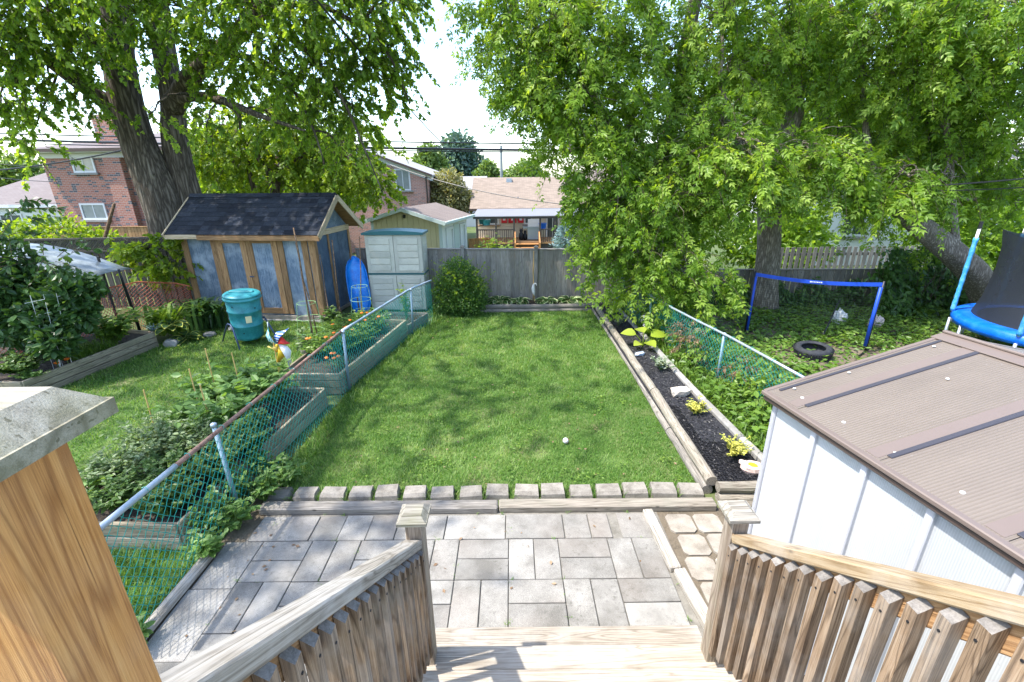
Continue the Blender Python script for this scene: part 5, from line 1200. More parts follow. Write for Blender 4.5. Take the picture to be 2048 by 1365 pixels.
mb.add(vs, [(i*nv+j,i*nv+j+1,(i+1)*nv+j+1,(i+1)*nv+j) for i in range(nu-1) for j in range(nv-1)]); o = mb.build('roof_sheet', Mt, t, smooth=True); md = o.modifiers.new('thick', 'SOLIDIFY'); md.thickness = .006
t = thing('trellis', 'thin white wire trellis in front of the arbour vine', 'trellis', (-7.62,7.0,.26))
for k in range(3): mb = MB(); mb.tube([(-.02+.10*k,.0+.06*k,0),(.0+.13*k,.06*k,.6),(.05+.15*k,.06*k,1.25)], .004, 5); mb.build('upright', M['polewhite'], t)
for k in range(5): mb = MB(); mb.tube([(-.06,-.02,.25+.22*k),(.36,.16,.32+.22*k)], .0035, 5); mb.build('crossbar', M['polewhite'], t)
for k in range(7): mb = MB(); mb.tube([(.10,.0,.0),(.10+(k-3)*.022,.02,.36)], .0035, 5); mb.build('fork_wire', M['polewhite'], t)
# the vine that covers it
B = (-8.9,7.7,0)
VL = [(20,640,7.3,.55,1000),(90,630,7.3,.48,900),(145,590,7.4,.36,520),(50,580,7.5,.5,900),(105,575,7.6,.36,520),(0,580,7.5,.6,900),(110,685,7.0,.3,400),(-60,580,7.2,.7,800),(160,630,7.3,.25,260),(5,520,7.6,.42,480),(180,575,7.6,.2,130)]
blob_crown('climbing_vine', 'dense dark climbing vine smothering the low arbour', B, [(tuple(at(px,py,y)), (r_,r_*.8,r_*.8)) for px,py,y,r_,_ in VL], [q[4] for q in VL], M['L_dark'], 'oval', (.10,.165), 'vine', hollow=.5, upf=.35)
TW, P, L, N, Sz, Rn = twigs_in([(tuple(at(20,440,7.6)),(.55,.4,.45)),(tuple(at(90,520,7.6)),(.6,.4,.15))], counts=[34,26], length=(.4,.9), droop=.2, nl=9, lsize=(.08,.13))
o = bpy.data.objects['climbing_vine']; tube_batch('tendrils', TW-np.array(B), .006, .003, M['twig'], o, 3, kind='stuff'); leaves('shoots', 'oval', P-np.array(B), L, N, Sz, M['L_dark'], o, rnd=Rn, kind='stuff')
# plants in and round the raised bed
plant('peony_plant', 'leafy bright green peony bush in the raised bed', (-7.62,8.25,.26), .62, .55, 44, 13, (.12,.20), M['L_cover'])
plant('kale_plant', 'curly blue-green kale at the near end of the raised bed', (-7.85,6.75,.26), .42, .55, 60, 18, (.06,.10), M['L_mint'], wid=1.5)
plant('kale_plant', 'light green ferny herb at the near corner of raised bed', (-7.55,6.55,.26), .18, .25, 24, 14, (.04,.06), M['L_veg'])
tt = thing('marigold', 'three orange marigold blooms in the raised bed by the kale', 'flower', (-7.55,7.1,.28))
for a_, b_, c_ in ((-.06,-.02,.12),(.06,.02,.10),(.0,-.1,.08)): mb = MB(); mb.lathe([(0,.03),(.03,.026),(.045,.01),(.03,-.008),(0,-.012)], 10); mb.build('bloom', M['petal'], tt, loc=(a_,b_,c_)); mb = MB(); mb.tube([(a_,b_,-.02),(a_,b_,c_)], .006, 5); mb.build('stem', M['stem'], tt)
grass('ornamental_grass', 'fine bright grass clump in the middle of the raised bed', [(-7.9,7.35),(-7.4,7.35),(-7.35,8.0),(-7.85,8.0)], 2600, (.16,.32), M['L_cover'], zbase=.26, seed=41, dry=0, wid=.04)
def straps(name, label, loc, n, size, mat):
    t = thing(name, label, 'plant', loc); a = rng.uniform(0,6.28,n); P = np.stack([.18*rng.normal(size=n),.14*rng.normal(size=n),np.zeros(n)],1)
    leaves('foliage', 'strap', P, np.stack([np.cos(a),np.sin(a),.55+.5*rng.random(n)],1), np.stack([-np.cos(a),-np.sin(a),np.full(n,1.)],1), rng.uniform(*size,n), mat, t, wid=1.1); return t
straps('daylily', 'bright arching daylily clump behind the gold-edged hosta', (-7.35,9.35,.1), 110, (.45,.8), M['L_cover'])
straps('daylily', 'dark green daylily clump at the corner of the blue shed', (-6.95,9.95,.05), 190, (.45,.85), M['L_dark'])
rosette('hosta', 'gold-edged hosta spilling over the end of the raised bed', (-7.05,9.0,.30), 16, (.24,.32), M['L_hostagold'])
rosette('hosta', 'low gold-edged hosta on the ground beside the raised bed end', (-6.85,9.05,.02), 12, (.22,.28), M['L_hostagold'])
plant('bluebell', 'small clump with tiny blue flowers on the raised bed end', (-7.25,8.75,.30), .2, .22, 18, 10, (.03,.05), m_leaf('blue_petal', (.05,.08,.22), (.06,.14,.10), (.20,.25,.5), .2, tcol=(1,1,1)))
# young maple in front of the slat fence
tree('maple_sapling', 'bright young maple sapling in front of the dark slat fence', (-8.6,11.1,0), [([(-8.6,11.1,0),(-8.55,11.0,.9),(-8.6,10.9,1.7)], [.04,.03,.015])],
  [((-8.6,10.9,1.55),(.55,.4,.38)),((-8.0,10.7,1.3),(.5,.35,.4)),((-9.1,10.9,1.7),(.4,.3,.25)),((-8.2,10.8,1.75),(.5,.3,.25))], [34,34,18,26], M['L_back'], 'maple', (.10,.17), 9, (.3,.6), .35)
# bright shrub beyond the slat fence
blob_crown('hedge_bush', 'sunlit yellow-green bush beyond the dark slat fence', (-13.5,13.8,-.05), [((-13.6,13.8,1.5),(1.3,.8,.75)),((-12.4,13.9,1.25),(.8,.7,.6)),((-15,13.8,1.4),(1.2,.8,.7))], [1800,1000,1400], M['L_back'], 'oval', (.10,.17), 'bush')
stick('forked dead branch sticking up beyond the slat fence', (-12.0,13.0,.6), (-10.9,13.1,2.6), .05, 'stick', 'dead_branch', 'branch', 'dead branch')

# ------------------------------------------------------------------ right neighbour yard
board_fence('board_fence', 'mossy pale board fence at the back of the right neighbour yard', (3.55,11.55), (11.5,11.35), .92, .90, .15, 'fence', cap=True, gap=.012)
board_fence('slat_fence', 'pale sunlit slat fence glimpsed beyond the mossy fence', (7.8,13.6), (13.0,13.4), 1.15, 1.2, .16, 'fence2', cap=False, gap=.05, base=-.3)
# ivy along the right fence
m = 7000; x = rng.uniform(8.6,13.5,m); dz = rng.random(m); y = 10.9-.35*np.sin(x*1.7)-.9*(1-dz)*rng.random(m)+.15*rng.normal(size=m)-np.clip(x-10,0,3)*.35
z = dz*(1.25+.25*np.sin(x*2.1)+.2*np.sin(x*5)); t = thing('ivy_hedge', 'dark wall of ivy along the fence behind the trampoline', 'ivy', (10.5,10.6,0))
leaves('foliage', 'oval', np.stack([x-10.5,y-10.6,z],1), np.stack([.5*rng.normal(size=m),-.5+.4*rng.normal(size=m),-.6+.4*rng.normal(size=m)],1), np.stack([.5*rng.normal(size=m),-.9+.4*rng.normal(size=m),.6+.3*rng.normal(size=m)],1), rng.uniform(.10,.17,m), M['L_ivy'], t)
pl = []
for i in range(40): xx = random.uniform(-1.9,3); pl.append(np.array([[xx,.1,0],[xx+random.uniform(-.2,.2),-.05,.5],[xx+random.uniform(-.3,.3),-.1,1.1]]))
tube_batch('vine_stem', np.array(pl), .012, .006, M['twig'], t, 4)
m = 3600; x = rng.uniform(4.2,8.8,m); z = rng.random(m)**1.6*.75; y = 11.35-.15*rng.random(m)-.5*(1-z)*rng.random(m); t = thing('ivy', 'ivy climbing the lower part of the mossy board fence', 'ivy', (6.5,11.2,0))
leaves('foliage', 'oval', np.stack([x-6.5,y-11.2,z*(.5+.5*np.sin(x*3.1)**2)],1), np.stack([.5*rng.normal(size=m),-.5+.4*rng.normal(size=m),-.6+.4*rng.normal(size=m)],1), np.stack([.5*rng.normal(size=m),-.9+.4*rng.normal(size=m),.6+.3*rng.normal(size=m)],1), rng.uniform(.09,.15,m), M['L_ivy'], t)
# ground cover
m = 42000; x = rng.uniform(2.9,12.5,m); y = rng.uniform(3.6,11.4,m); nn = vnoise(x, y, .9, 77)*.6+vnoise(x, y, 2.5, 78)*.4
fxr = np.interp(y, [4.9,5.73,6.65,7.89,9.06,11.6], [3.55,3.43,3.29,3.02,2.86,2.74])
dens = np.clip((nn-.10)*3.0, 0, 1); dd = (x-6.0)**2/1.4+(y-7.75)**2/.35; dens = np.where(dd < 1, dens*.3, dens); dens = np.where((x < fxr+.25), 1., dens)
k = (rng.random(m) < dens) & ~((x > 1.7) & (y < 3.75) & (x < 5)); x, y, nn = x[k], y[k], nn[k]; m = len(x); a = rng.uniform(0,6.28,m)
near = x < np.interp(y, [5,11.6], [4.3,3.4]); z = rng.random(m)*np.where(near, .34, .16)*(.4+nn)
o = leaves('ground_cover', 'oval', np.stack([x,y,z+.01],1), np.stack([np.cos(a),np.sin(a),.3*rng.normal(size=m)],1), np.stack([.4*rng.normal(size=m),.4*rng.normal(size=m)-.15,np.ones(m)],1), rng.uniform(.06,.12,m), M['L_cover'], rnd=np.clip(.3+.6*(nn-.3)+.2*rng.normal(size=m),0,1), kind='stuff')
o['label'] = 'leafy ground cover filling the right neighbour yard'; o['category'] = 'ground cover'
grass('wild_grass', 'tall weedy grass between the concrete edging and the right wire fence', [(2.95,4.1),(3.6,4.3),(3.45,5.8),(3.28,6.7),(3.0,8.0),(2.82,10),(2.72,11.4),(2.80,7)], 1500, (.12,.30), M['L_cover'], seed=51, dry=0, wid=.07)
# weeds and dry vine on the right wire fence
TW, P, L, N, Sz, Rn = twigs_in([((3.3,7.6,.35),(.2,.8,.3)),((3.6,5.8,.28),(.2,.8,.28)),((3.05,9.0,.4),(.18,.7,.35)),((3.85,6.8,.2),(.3,.8,.18))], counts=[90,110,70,70], length=(.25,.6), droop=.2, nl=9, lsize=(.07,.12))
t = thing('weeds', 'leafy weeds tangled along the right wire fence', 'weeds', (4.1,8.5,0)); leaves('foliage', 'oval', P-np.array([4.1,8.5,0]), L, N, Sz, M['L_cover'], t, rnd=Rn); tube_batch('stem', TW-np.array([4.1,8.5,0]), .004, .002, M['twig'], t, 3)
TW, P, L, N, Sz, Rn = twigs_in([((3.12,7.55,.5),(.12,.55,.25)),((3.4,6.3,.45),(.1,.3,.15))], counts=[70,22], length=(.2,.45), droop=.2, nl=9, lsize=(.04,.08))
t = thing('dry_vine', 'brown withered vine caught in the right wire fence', 'vine', (3.95,8.4,0)); leaves('foliage', 'narrow', P-np.array([3.95,8.4,0]), L, N, Sz, M['L_dead'], t, rnd=Rn); tube_batch('stem', TW-np.array([3.95,8.4,0]), .004, .002, M['stick'], t, 3)
# badminton net
t = thing('badminton_net', 'badminton net with royal blue band on black poles under the trees', 'net', (4.9,9.05,0)); A_ = Vector((0,0,0)); B_ = Vector((1.80,-1.02,0))
for p_, s_ in ((A_,-1),(B_,1)):
    mb = MB(); mb.tube([p_, p_+Vector((0,0,1.36))], .018, 8); mb.build('pole', M['blackmetal'], t, smooth=True)
    mb = MB(); mb.tube([p_+Vector((-s_*.035,0,.12)), p_+Vector((-s_*.03,0,1.25))], .03, 8); mb.build('side_band', M['bluetape'], t, smooth=True)
    mb = MB(); mb.tube([p_+Vector((-.3,-.25,.02)), p_+Vector((.3,.25,.02))], .014, 6); mb.build('foot', M['blackmetal'], t)
mb = MB(); u_ = (B_-A_); vs = []
for i in range(17):
    f_ = i/16; z = 1.30-.06*math.sin(math.pi*f_); c_ = A_+u_*f_
    for dz_, dy_ in ((.035,-.006),(-.035,-.006),(-.035,.006),(.035,.006)): vs.append((c_.x,c_.y+dy_,z+dz_))
mb.add(vs, [(i*4+j,i*4+(j+1)%4,(i+1)*4+(j+1)%4,(i+1)*4+j) for i in range(16) for j in range(4)]); hb = mb.build('top_band', M['bluetape'], t)
nu_ = u_.normalized(); side = Vector((nu_.y,-nu_.x,0)); wd = [.030,.014,.022,.012,.026,.018,.024]; c0 = .46; xx = 0
for i, w_ in enumerate(wd):
    f0 = c0+xx/u_.length; pa = A_+u_*f0; z = 1.30-.06*math.sin(math.pi*f0); o = beam('print_mark', pa+side*.012+Vector((0,0,z+.004)), pa+nu_*w_+side*.012+Vector((0,0,z+.004)), .004, .018+.006*(i % 3 == 0), M['white'], hb, bev=0); xx += w_+.009
stick('black angled brace pole of the net leaning in the ground cover', (6.2,8.6,.0), (7.0,9.4,.65), .016, 'blackmetal', 'net_brace', 'pole', 'net braces')
pl = []
for i in range(46):
    f_ = (i+.5)/46; c_ = np.array(A_+u_*f_); zt = 1.26-.06*math.sin(math.pi*f_); pl.append(np.array([c_+[0,0,zt], c_+[0,.02,zt-.3], c_+[0,.03,zt-.62]]))
for k in range(14):
    z = 1.22-k*.045; pl2 = [np.array(A_+u_*f_)+[0,.02,z-.06*math.sin(math.pi*f_)] for f_ in (0,.5,1)]; pl.append(np.array(pl2))
tube_batch('net_mesh', np.array(pl), .0022, .0022, M['blackmetal'], t, 3, kind='stuff')
# tyre
t = thing('tyre', 'old black car tyre lying flat among ground cover under the net', 'tyre', (5.58,7.85,.0), 0); t.rotation_euler = (R(3),R(-4),0)
mb = MB(); mb.lathe([(.19,.03),(.24,.0),(.285,.01),(.305,.05),(.307,.15),(.285,.19),(.24,.205),(.20,.185),(.19,.17),(.215,.16),(.25,.12),(.25,.07),(.215,.04),(.19,.03)], 40); mb.build('casing', M['tyre'], t, smooth=True)
for i in range(48):
    a_ = 2*math.pi*i/48; o = link('tread_block', cbox(.022,.010,.13,.002,M['tyre']), t, (.309*math.cos(a_),.309*math.sin(a_),.10), (R(12),0,a_+math.pi/2))
def crumple(name, label, loc, s, mat, seed, cat):
    r_ = random.Random(seed); bm = bmesh.new(); bmesh.ops.create_icosphere(bm, subdivisions=3, radius=1)
    for v in bm.verts: k_ = r_.uniform(.6,1.15); v.co = Vector((v.co.x*s[0]*k_, v.co.y*s[1]*k_, max(0,v.co.z+.3)*s[2]*k_))
    me = bpy.data.meshes.new(name); bm.to_mesh(me); bm.free(); me.materials.append(mat); o = link(name, me, None, loc); o['label'] = label; o['category'] = cat
crumple('plastic_bag', 'crumpled white plastic bag lying in the ivy behind the net', (7.35,9.75,.02), (.16,.12,.26), M['white'], 3, 'bag')
crumple('cloth_rag', 'crumpled pale pink rag in the ground cover behind the net', (7.95,9.45,.02), (.15,.12,.2), m_plain('pale_pink_cloth', (.55,.47,.45), .8), 5, 'rag')
# trampoline
t = thing('trampoline', 'blue padded trampoline with dark safety net and light blue sleeved poles', 'trampoline', (9.30,7.2,0)); RT, ZT = 1.42, .74
mb = MB(); mb.lathe([(1.12,.03),(1.18,.055),(1.38,.05),(1.44,.02),(1.45,-.05),(1.44,-.12),(1.425,-.12),(1.42,-.04),(1.37,.0),(1.14,.005),(1.12,.03)], 48, (0,0,ZT)); mb.build('pad', M['bluepad'], t, smooth=True)
mb = MB(); mb.lathe([(0,0),(.6,.0),(1.15,.02),(1.15,.01),(0,-.012)], 48, (0,0,ZT)); mb.build('mat', M['blackmetal'], t)
mb = MB(); mb.tube([(1.36*math.cos(a_),1.36*math.sin(a_),ZT-.03) for a_ in np.linspace(0,6.2832,49)], .02, 6, False); mb.build('frame_ring', M['galv'], t, smooth=True)
Mn, nt, n, l, b = newmat('dark_safety_net'); b.inputs['Base Color'].default_value = (.008,.012,.02,1); b.inputs['Roughness'].default_value = .7
tr = n.new('ShaderNodeBsdfTransparent'); mx = n.new('ShaderNodeMixShader'); nzf = noise(n, l, coords(n, l), 2.5, 3); mrg = n.new('ShaderNodeMapRange'); mrg.inputs[3].default_value = .78; mrg.inputs[4].default_value = .92; l.new(nzf, mrg.inputs[0]); l.new(mrg.outputs[0], mx.inputs[0])
l.new(tr.outputs[0], mx.inputs[1]); l.new(b.outputs[0], mx.inputs[2]); l.new(mx.outputs[0], n['Material Output'].inputs['Surface'])
mb = MB(); prof = [(1.20,.0),(1.12,.3),(1.05,.8),(1.01,1.2),(1.0,1.5)]
vs = []
for r_, z in prof:
    for j in range(48):
        a_ = 2*math.pi*j/48; pull = .5+.5*math.cos(6*(a_-R(140))); vs.append(((r_+.16*pull*(z/1.5)**3)*math.cos(a_), (r_+.16*pull*(z/1.5)**3)*math.sin(a_), ZT+.03+z-.10*(1-pull)*(z > 1.4)))
mb.add(vs, [(i*48+j,i*48+(j+1)%48,(i+1)*48+(j+1)%48,(i+1)*48+j) for i in range(4) for j in range(48)]); mb.build('safety_net', Mn, t, smooth=True)
for k in range(6):
    a_ = R(140+60*k); cx, cy = (RT+.02)*math.cos(a_), (RT+.02)*math.sin(a_)
    mb = MB(); mb.tube([(cx,cy,0),(cx,cy,ZT-.1)], .024, 8); mb.build('leg', M['galv'], t, smooth=True)
    mb = MB(); mb.tube([(cx,cy,ZT+.02),(cx,cy,2.28)], .022, 8); p_ = mb.build('pole', M['polewhite'], t, smooth=True)
    mb = MB(); k_ = 26; mb.tube([(cx,cy,ZT+.03+1.33*i/k_) for i in range(k_+1)], [.036+.004*random.uniform(-1,1) for _ in range(k_+1)], 10); mb.build('foam_sleeve', M['bluefoam'], p_, smooth=True)
    mb = MB(); mb.tube([(cx,cy,2.26),(cx,cy,2.38)], [.03,.026], 8); mb.build('pole_cap', M['blackmetal'], p_)
    b2 = a_+R(22); cx2, cy2 = RT*math.cos(b2), RT*math.sin(b2); mb = MB(); mb.tube([(cx2,cy2,0),(cx2,cy2,ZT-.1)], .024, 8); mb.build('leg', M['galv'], t, smooth=True)
# baseball
mb = MB(); mb.lathe([(.037*math.sin(a_),.037-.037*math.cos(a_)) for a_ in np.linspace(0.01,3.13,14)], 18)
o = mb.build('ball', M['white'], loc=(.665,4.98,.012), smooth=True); o['label'] = 'white ball lying on the mown lawn'; o['category'] = 'ball'
mb = MB(); mb.tube([(.0375*math.cos(a_),.0375*math.sin(a_)*math.cos(.5*math.sin(2*a_)),.037+.0375*math.sin(.5*math.sin(2*a_))*.9) for a_ in np.linspace(0,6.28,40)], .0012, 4); mb.build('seam', PM[2], o)
# fallen leaves and petals on the lawn and patio
m = 160; P = np.stack([rng.uniform(-2.2,1.9,m), rng.uniform(4.1,10.8,m), rng.uniform(.035,.05,m)],1); a = rng.uniform(0,6.28,m)
o = leaves('fallen_leaves', 'quad', P, np.stack([np.cos(a),np.sin(a),.1*rng.normal(size=m)],1), np.tile([0,0,1.],(m,1))+.3*rng.normal(size=(m,3)), rng.uniform(.02,.045,m), M['L_dead'], kind='stuff'); o['label'] = 'scattered dry leaves on the lawn'; o['category'] = 'leaves'
m = 46; P = np.stack([np.concatenate([rng.uniform(-2.6,-1.9,30), rng.uniform(-1.2,1.2,16)]), np.concatenate([rng.uniform(1.8,3.6,30), rng.uniform(2.4,3.6,16)]), rng.uniform(.022,.03,m)],1); a = rng.uniform(0,6.28,m)
o = leaves('fallen_leaves', 'quad', P, np.stack([np.cos(a),np.sin(a),.1*rng.normal(size=m)],1), np.tile([0,0,1.],(m,1))+.3*rng.normal(size=(m,3)), rng.uniform(.02,.05,m), M['L_dead'], kind='stuff'); o['label'] = 'scattered dry leaves on the patio'; o['category'] = 'leaves'

# ------------------------------------------------------------------ houses beyond
def window(parent, x0, x1, z0, z1, y, frame='white', pane='curtain', panes=2, d=.06, axis='x', sill=True):
    w = link('window', None, parent)
    bx = (lambda a,b,c,e,g,h,nm,mt: (MB().box(a,b,c,e,g,h) if axis == 'x' else MB().box(c,e,a,b,g,h)).build(nm, M[mt], w))
    f_ = .09
    bx(x0,x0+f_,y-d,y,z0,z1,'frame',frame); bx(x1-f_,x1,y-d,y,z0,z1,'frame',frame); bx(x0+f_,x1-f_,y-d,y,z1-f_,z1,'frame',frame); bx(x0+f_,x1-f_,y-d,y,z0,z0+f_,'frame',frame)
    n = panes; 
    for k in range(n):
        a = x0+f_+(x1-x0-2*f_)*k/n; b = x0+f_+(x1-x0-2*f_)*(k+1)/n
        bx(a+.02,b-.02,y-.02,y-.006,z0+f_,z1-f_,'pane',pane)
        if k: bx(a-.02,a+.02,y-.035,y,z0+f_,z1-f_,'mullion',frame)
    if sill: bx(x0-.12,x1+.12,y-.14,y,z0-.10,z0-.004,'sill','concrete')
    return w

def hip_roof(t, x0, x1, y0, y1, z, rise, ov, mat, name='roof'):
    mb = MB(); h_ = (y1-y0)/2+ov; a, b, c, d = x0-ov, x1+ov, y0-ov, y1+ov
    mb.add([(a,c,z),(b,c,z),(b,d,z),(a,d,z),(a+h_,(c+d)/2,z+rise),(max(b-h_,a+h_+.1),(c+d)/2,z+rise)], [(0,1,5,4),(1,2,5),(2,3,4,5),(3,0,4),(0,3,2,1)])
    return mb.build(name, M[mat], t)
def gable_roof(t, x0, x1, y0, y1, z, rise, ov, mat, axis='x', th=.14):
    """ridge along axis; two thick slopes"""
    r_ = link('roof', None, t)
    if axis == 'x':
        ym = (y0+y1)/2
        for (ya, s_) in ((y0-ov,1),(y1+ov,-1)):
            zo = z-rise*ov/((y1-y0)/2); mb = MB(); mb.add([(x0-ov,ya,zo),(x1+ov,ya,zo),(x1+ov,ym,z+rise),(x0-ov,ym,z+rise),(x0-ov,ya,zo-th),(x1+ov,ya,zo-th),(x1+ov,ym,z+rise-th),(x0-ov,ym,z+rise-th)], [(0,1,2,3),(7,6,5,4),(0,4,5,1),(1,5,6,2),(3,2,6,7),(0,3,7,4)]); mb.build('slope', M[mat], r_)
    else:
        xm = (x0+x1)/2
        for xa_ in (x0-ov, x1+ov):
            zo = z-rise*ov/((x1-x0)/2); mb = MB(); mb.add([(xa_,y0-ov,zo),(xa_,y1+ov,zo),(xm,y1+ov,z+rise),(xm,y0-ov,z+rise),(xa_,y0-ov,zo-th),(xa_,y1+ov,zo-th),(xm,y1+ov,z+rise-th),(xm,y0-ov,z+rise-th)], [(0,1,2,3),(7,6,5,4),(0,4,5,1),(1,5,6,2),(3,2,6,7),(0,3,7,4)]); mb.build('slope', M[mat], r_)
    return r_

# two-storey brick house behind the big maple
hl = at(110, 400, 25.); ez = at(170, 306, 25.).z
t = thing('brick_house', 'two-storey red brick house with low hip roof behind the big maple', 'house', (hl.x,25,0), R(-4)); g0 = -1.5
mb = MB(); mb.box(0,9.0,0,8,g0,ez); mb.build('wall', M['brick'], t)
rf = hip_roof(t, 0, 9.0, 0, 8, ez+.16, 1.1, .55, 'roofred')
mb = MB(); mb.box(-.55,9.55,-.58,-.50,ez+.02,ez+.17); mb.build('gutter', M['gutter'], t); mb = MB(); mb.box(-.5,9.5,-.49,-.02,ez-.02,ez+.02); mb.build('soffit', M['white'], t); mb = MB(); mb.box(-.03,9.03,-.04,-.002,ez-.25,ez-.03); mb.build('frieze', M['white'], t)
mb = MB(); mb.box(3.55,4.5,-.32,-.003,g0,ez-.26); ch = mb.build('chimney_breast', M['brick'], t); mb = MB(); mb.box(2.85,4.2,.5,1.3,ez+.2,ez+1.75); mb.build('chimney', M['brick'], rf)
pw = [at(px,py,25.)-hl for px,py in ((144,312),(197,348),(172,407),(228,441))]
window(t, pw[0].x, pw[1].x+.15, pw[1].z+hl.z+.05, pw[0].z+hl.z, -.003); window(t, pw[2].x-.25, pw[3].x-.05, pw[3].z+hl.z+.05, pw[2].z+hl.z, -.003)
# low garage with plum roof at the far left
gl = at(40, 430, 27.)
t = thing('garage', 'low white garage with plum shingle roof beside the brick house', 'garage', (gl.x-3.2,27,0), R(-4)); z_ = at(80, 412, 27.).z
mb = MB(); mb.box(0,6.0,0,6,g0,z_); mb.build('wall', M['white'], t); hip_roof(t, 0, 6.0, 0, 6, z_+.1, 1.8, .4, 'roofred'); mb = MB(); mb.box(-.4,6.4,-.44,-.36,z_-.06,z_+.1); mb.build('gutter', M['white'], t)
window(t, 2.2, 3.6, z_-1.4, z_-.4, -.003, pane='glassdark')
board_fence('board_fence', 'tan board fence in front of the far brick house', (-24,22.5), (-13,22.2), at(200,458,22.4).z+.1, at(250,458,22.4).z+.1, .16, 'trim', cap=True, base=-1.6, gap=.01)

# pink brick house, gable end towards us
c1 = at(858, 415, 32.); z_e = at(862, 349, 32.).z
t = thing('brick_house', 'pink brick house with sloping gable eave behind the beige garage', 'house', (c1.x,32,0), R(1)); g1 = -1.9; W_ = 12.5; RS = .36*W_/2
mb = MB(); mb.box(-W_,0,0,10,g1,z_e); mb.prism([(-W_,z_e),(0,z_e),(-W_/2,z_e+RS)], 0, 10, 'y'); mb.build('wall', M['brick2'], t)
gable_roof(t, -W_, 0, 0, 10, z_e+.1, RS, .4, 'roofgrey', 'y', .10)
for x0, x1 in ((-W_-.4,-W_/2),(.4,-W_/2)):
    beam('gutter', (x0,-.44,z_e-.08), (x1,-.44,z_e+RS+.07), .06, .12, M['gutter'], t, bev=0); beam('frieze', (x0,-.03,z_e-.30), (x1,-.03,z_e+RS-.15), .05, .26, M['white'], t, bev=0)
mb = MB(); mb.box(-.10,.0,-.10,-.004,g1,z_e-.1); mb.build('downpipe', M['gutter'], t)
window(t, -2.1, -1.1, z_e-1.0, z_e+.35, -.003); window(t, -2.4, -1.2, z_e-3.6, z_e-2.4, -.003); window(t, -6.6, -5.2, z_e-.9, z_e+.5, -.003)

# beige garage beyond the back fence
n1 = at(888, 441, 18.); 
t = thing('garage', 'beige board garage with pale green trim just beyond the back fence', 'garage', (n1.x-.12,18,0), R(-13)); W_, D_ = 2.95, 3.0; ge = n1.z+.02; g2 = -.95
mb = MB(); mb.box(-W_,0,0,D_,g2,ge-.05); mb.prism([(-W_,ge-.05),(0,ge-.05),(-W_/2,ge+.40)], 0, D_, 'y'); wl2 = mb.build('wall', M['beige'], t)
for k in range(13): x = -W_+.12+k*.227; h_ = ge-.08+.42*(1-abs(x+W_/2)/(W_/2)); beam('siding_board', (x,-.011,g2), (x,-.011,h_), .21, .02, M['beige'], wl2, bev=.004, up=(0,-1,0))
gable_roof(t, -W_, 0, 0, D_, ge, .46, .28, 'roofpink', 'y', .06)
for x0, x1 in ((-W_-.30,-W_/2),(.30,-W_/2)):
    beam('bargeboard', (x0,-.31,ge-.13), (x1,-.31,ge+.385), .03, .14, M['mint'], t, bev=.003)
beam('gutter', (.31,-.3,ge-.10), (.31,D_+.28,ge-.10), .10, .11, M['mint'], t, bev=.01)
mb = MB(); mb.box(-.10,.025,-.028,.0,g2,ge-.06); mb.build('corner_board', M['mint'], t); mb = MB(); mb.box(-W_-.02,-W_+.1,-.028,.0,g2,ge-.06); mb.build('corner_board', M['mint'], t)
mb = MB(); mb.box(.003,.03,0,D_,g2,ge-.06); mb.build('side_cladding', M['white'], t)
window(t, .35, 1.15, -.45, ge-.35, .03, axis='y', d=-.05, pane='glassdark', panes=1, frame='white', sill=False); window(t, 2.0, 2.7, -.3, ge-.35, .03, axis='y', d=-.05, pane='glassdark', panes=1, sill=False); mb = MB(); mb.box(.03,.05,1.3,1.9,g2,ge-.3); mb.build('door', M['mint'], t)
mb = MB(); mb.lathe([(0,0),(.05,.01),(.06,.08),(.03,.13),(0,.14)], 8, (-W_/2,-.08,ge+.05)); mb.build('lamp', M['blackmetal'], t)
board_fence('board_fence', 'new orange board fence beside the beige garage', (-1.95,21.3), (-.9,21.5), .55, .55, .14, 'cedar', cap=False, base=-1.2)

# bungalow with tan roof and covered back porch
YB = 30.; kx = lambda px, py=450: at(px, py, YB).x; kz = lambda py, px=1040: at(px, py, YB).z
t = thing('bungalow', 'cream bungalow with tan shingle roof and a cluttered covered porch', 'house', (0,YB,0)); g3 = -1.75
xl, xr_ = kx(946), kx(1270); wy = 2.4; ez_ = kz(421)
kw = lambda px, py=450: at(px, py, YB+wy).x; kv = lambda py, px=1040: at(px, py, YB+wy).z
mb = MB(); mb.box(xl,xr_,wy,wy+8,g3,ez_+.1); wb = mb.build('wall', M['cream'], t)
for k in range(9): zz = g3+.75+k*.26; beam('siding_board', (xl,wy-.012,zz), (xr_,wy-.012,zz), .02, .245, M['cream'], wb, bev=.004)
ridge = at(1040, 355, YB+6.4).z; r0 = link('roof', None, t)
mb = MB(); ya, yb_, yc = wy-.5, wy+4.0, wy+8.5; za = at(1040,418,YB+ya).z+.02
mb.add([(xl-.35,ya,za),(xr_+.35,ya,za),(xr_+.35,yb_,ridge),(xl-.35,yb_,ridge),(xl-.35,ya,za-.12),(xr_+.35,ya,za-.12),(xr_+.35,yb_,ridge-.12),(xl-.35,yb_,ridge-.12)], [(0,1,2,3),(7,6,5,4),(0,4,5,1),(1,5,6,2),(3,2,6,7),(0,3,7,4)]); mb.build('slope', M['rooftan'], r0)
mb = MB(); mb.add([(xl-.35,yc,za),(xr_+.35,yc,za),(xr_+.35,yb_,ridge),(xl-.35,yb_,ridge)], [(0,1,2,3)]); mb.build('slope', M['rooftan'], r0)
mb = MB(); mb.box(xl-.36,xr_+.36,ya-.06,ya-.005,za-.13,za+.01); mb.build('gutter', M['gutter'], t)
o = at(1018, 359, YB+5.8); mb = MB(); mb.box(o.x-.2,o.x+.2,o.y-YB-.2,o.y-YB+.2,o.z-.3,o.z+.06); mb.build('roof_vent', M['galv'], r0)
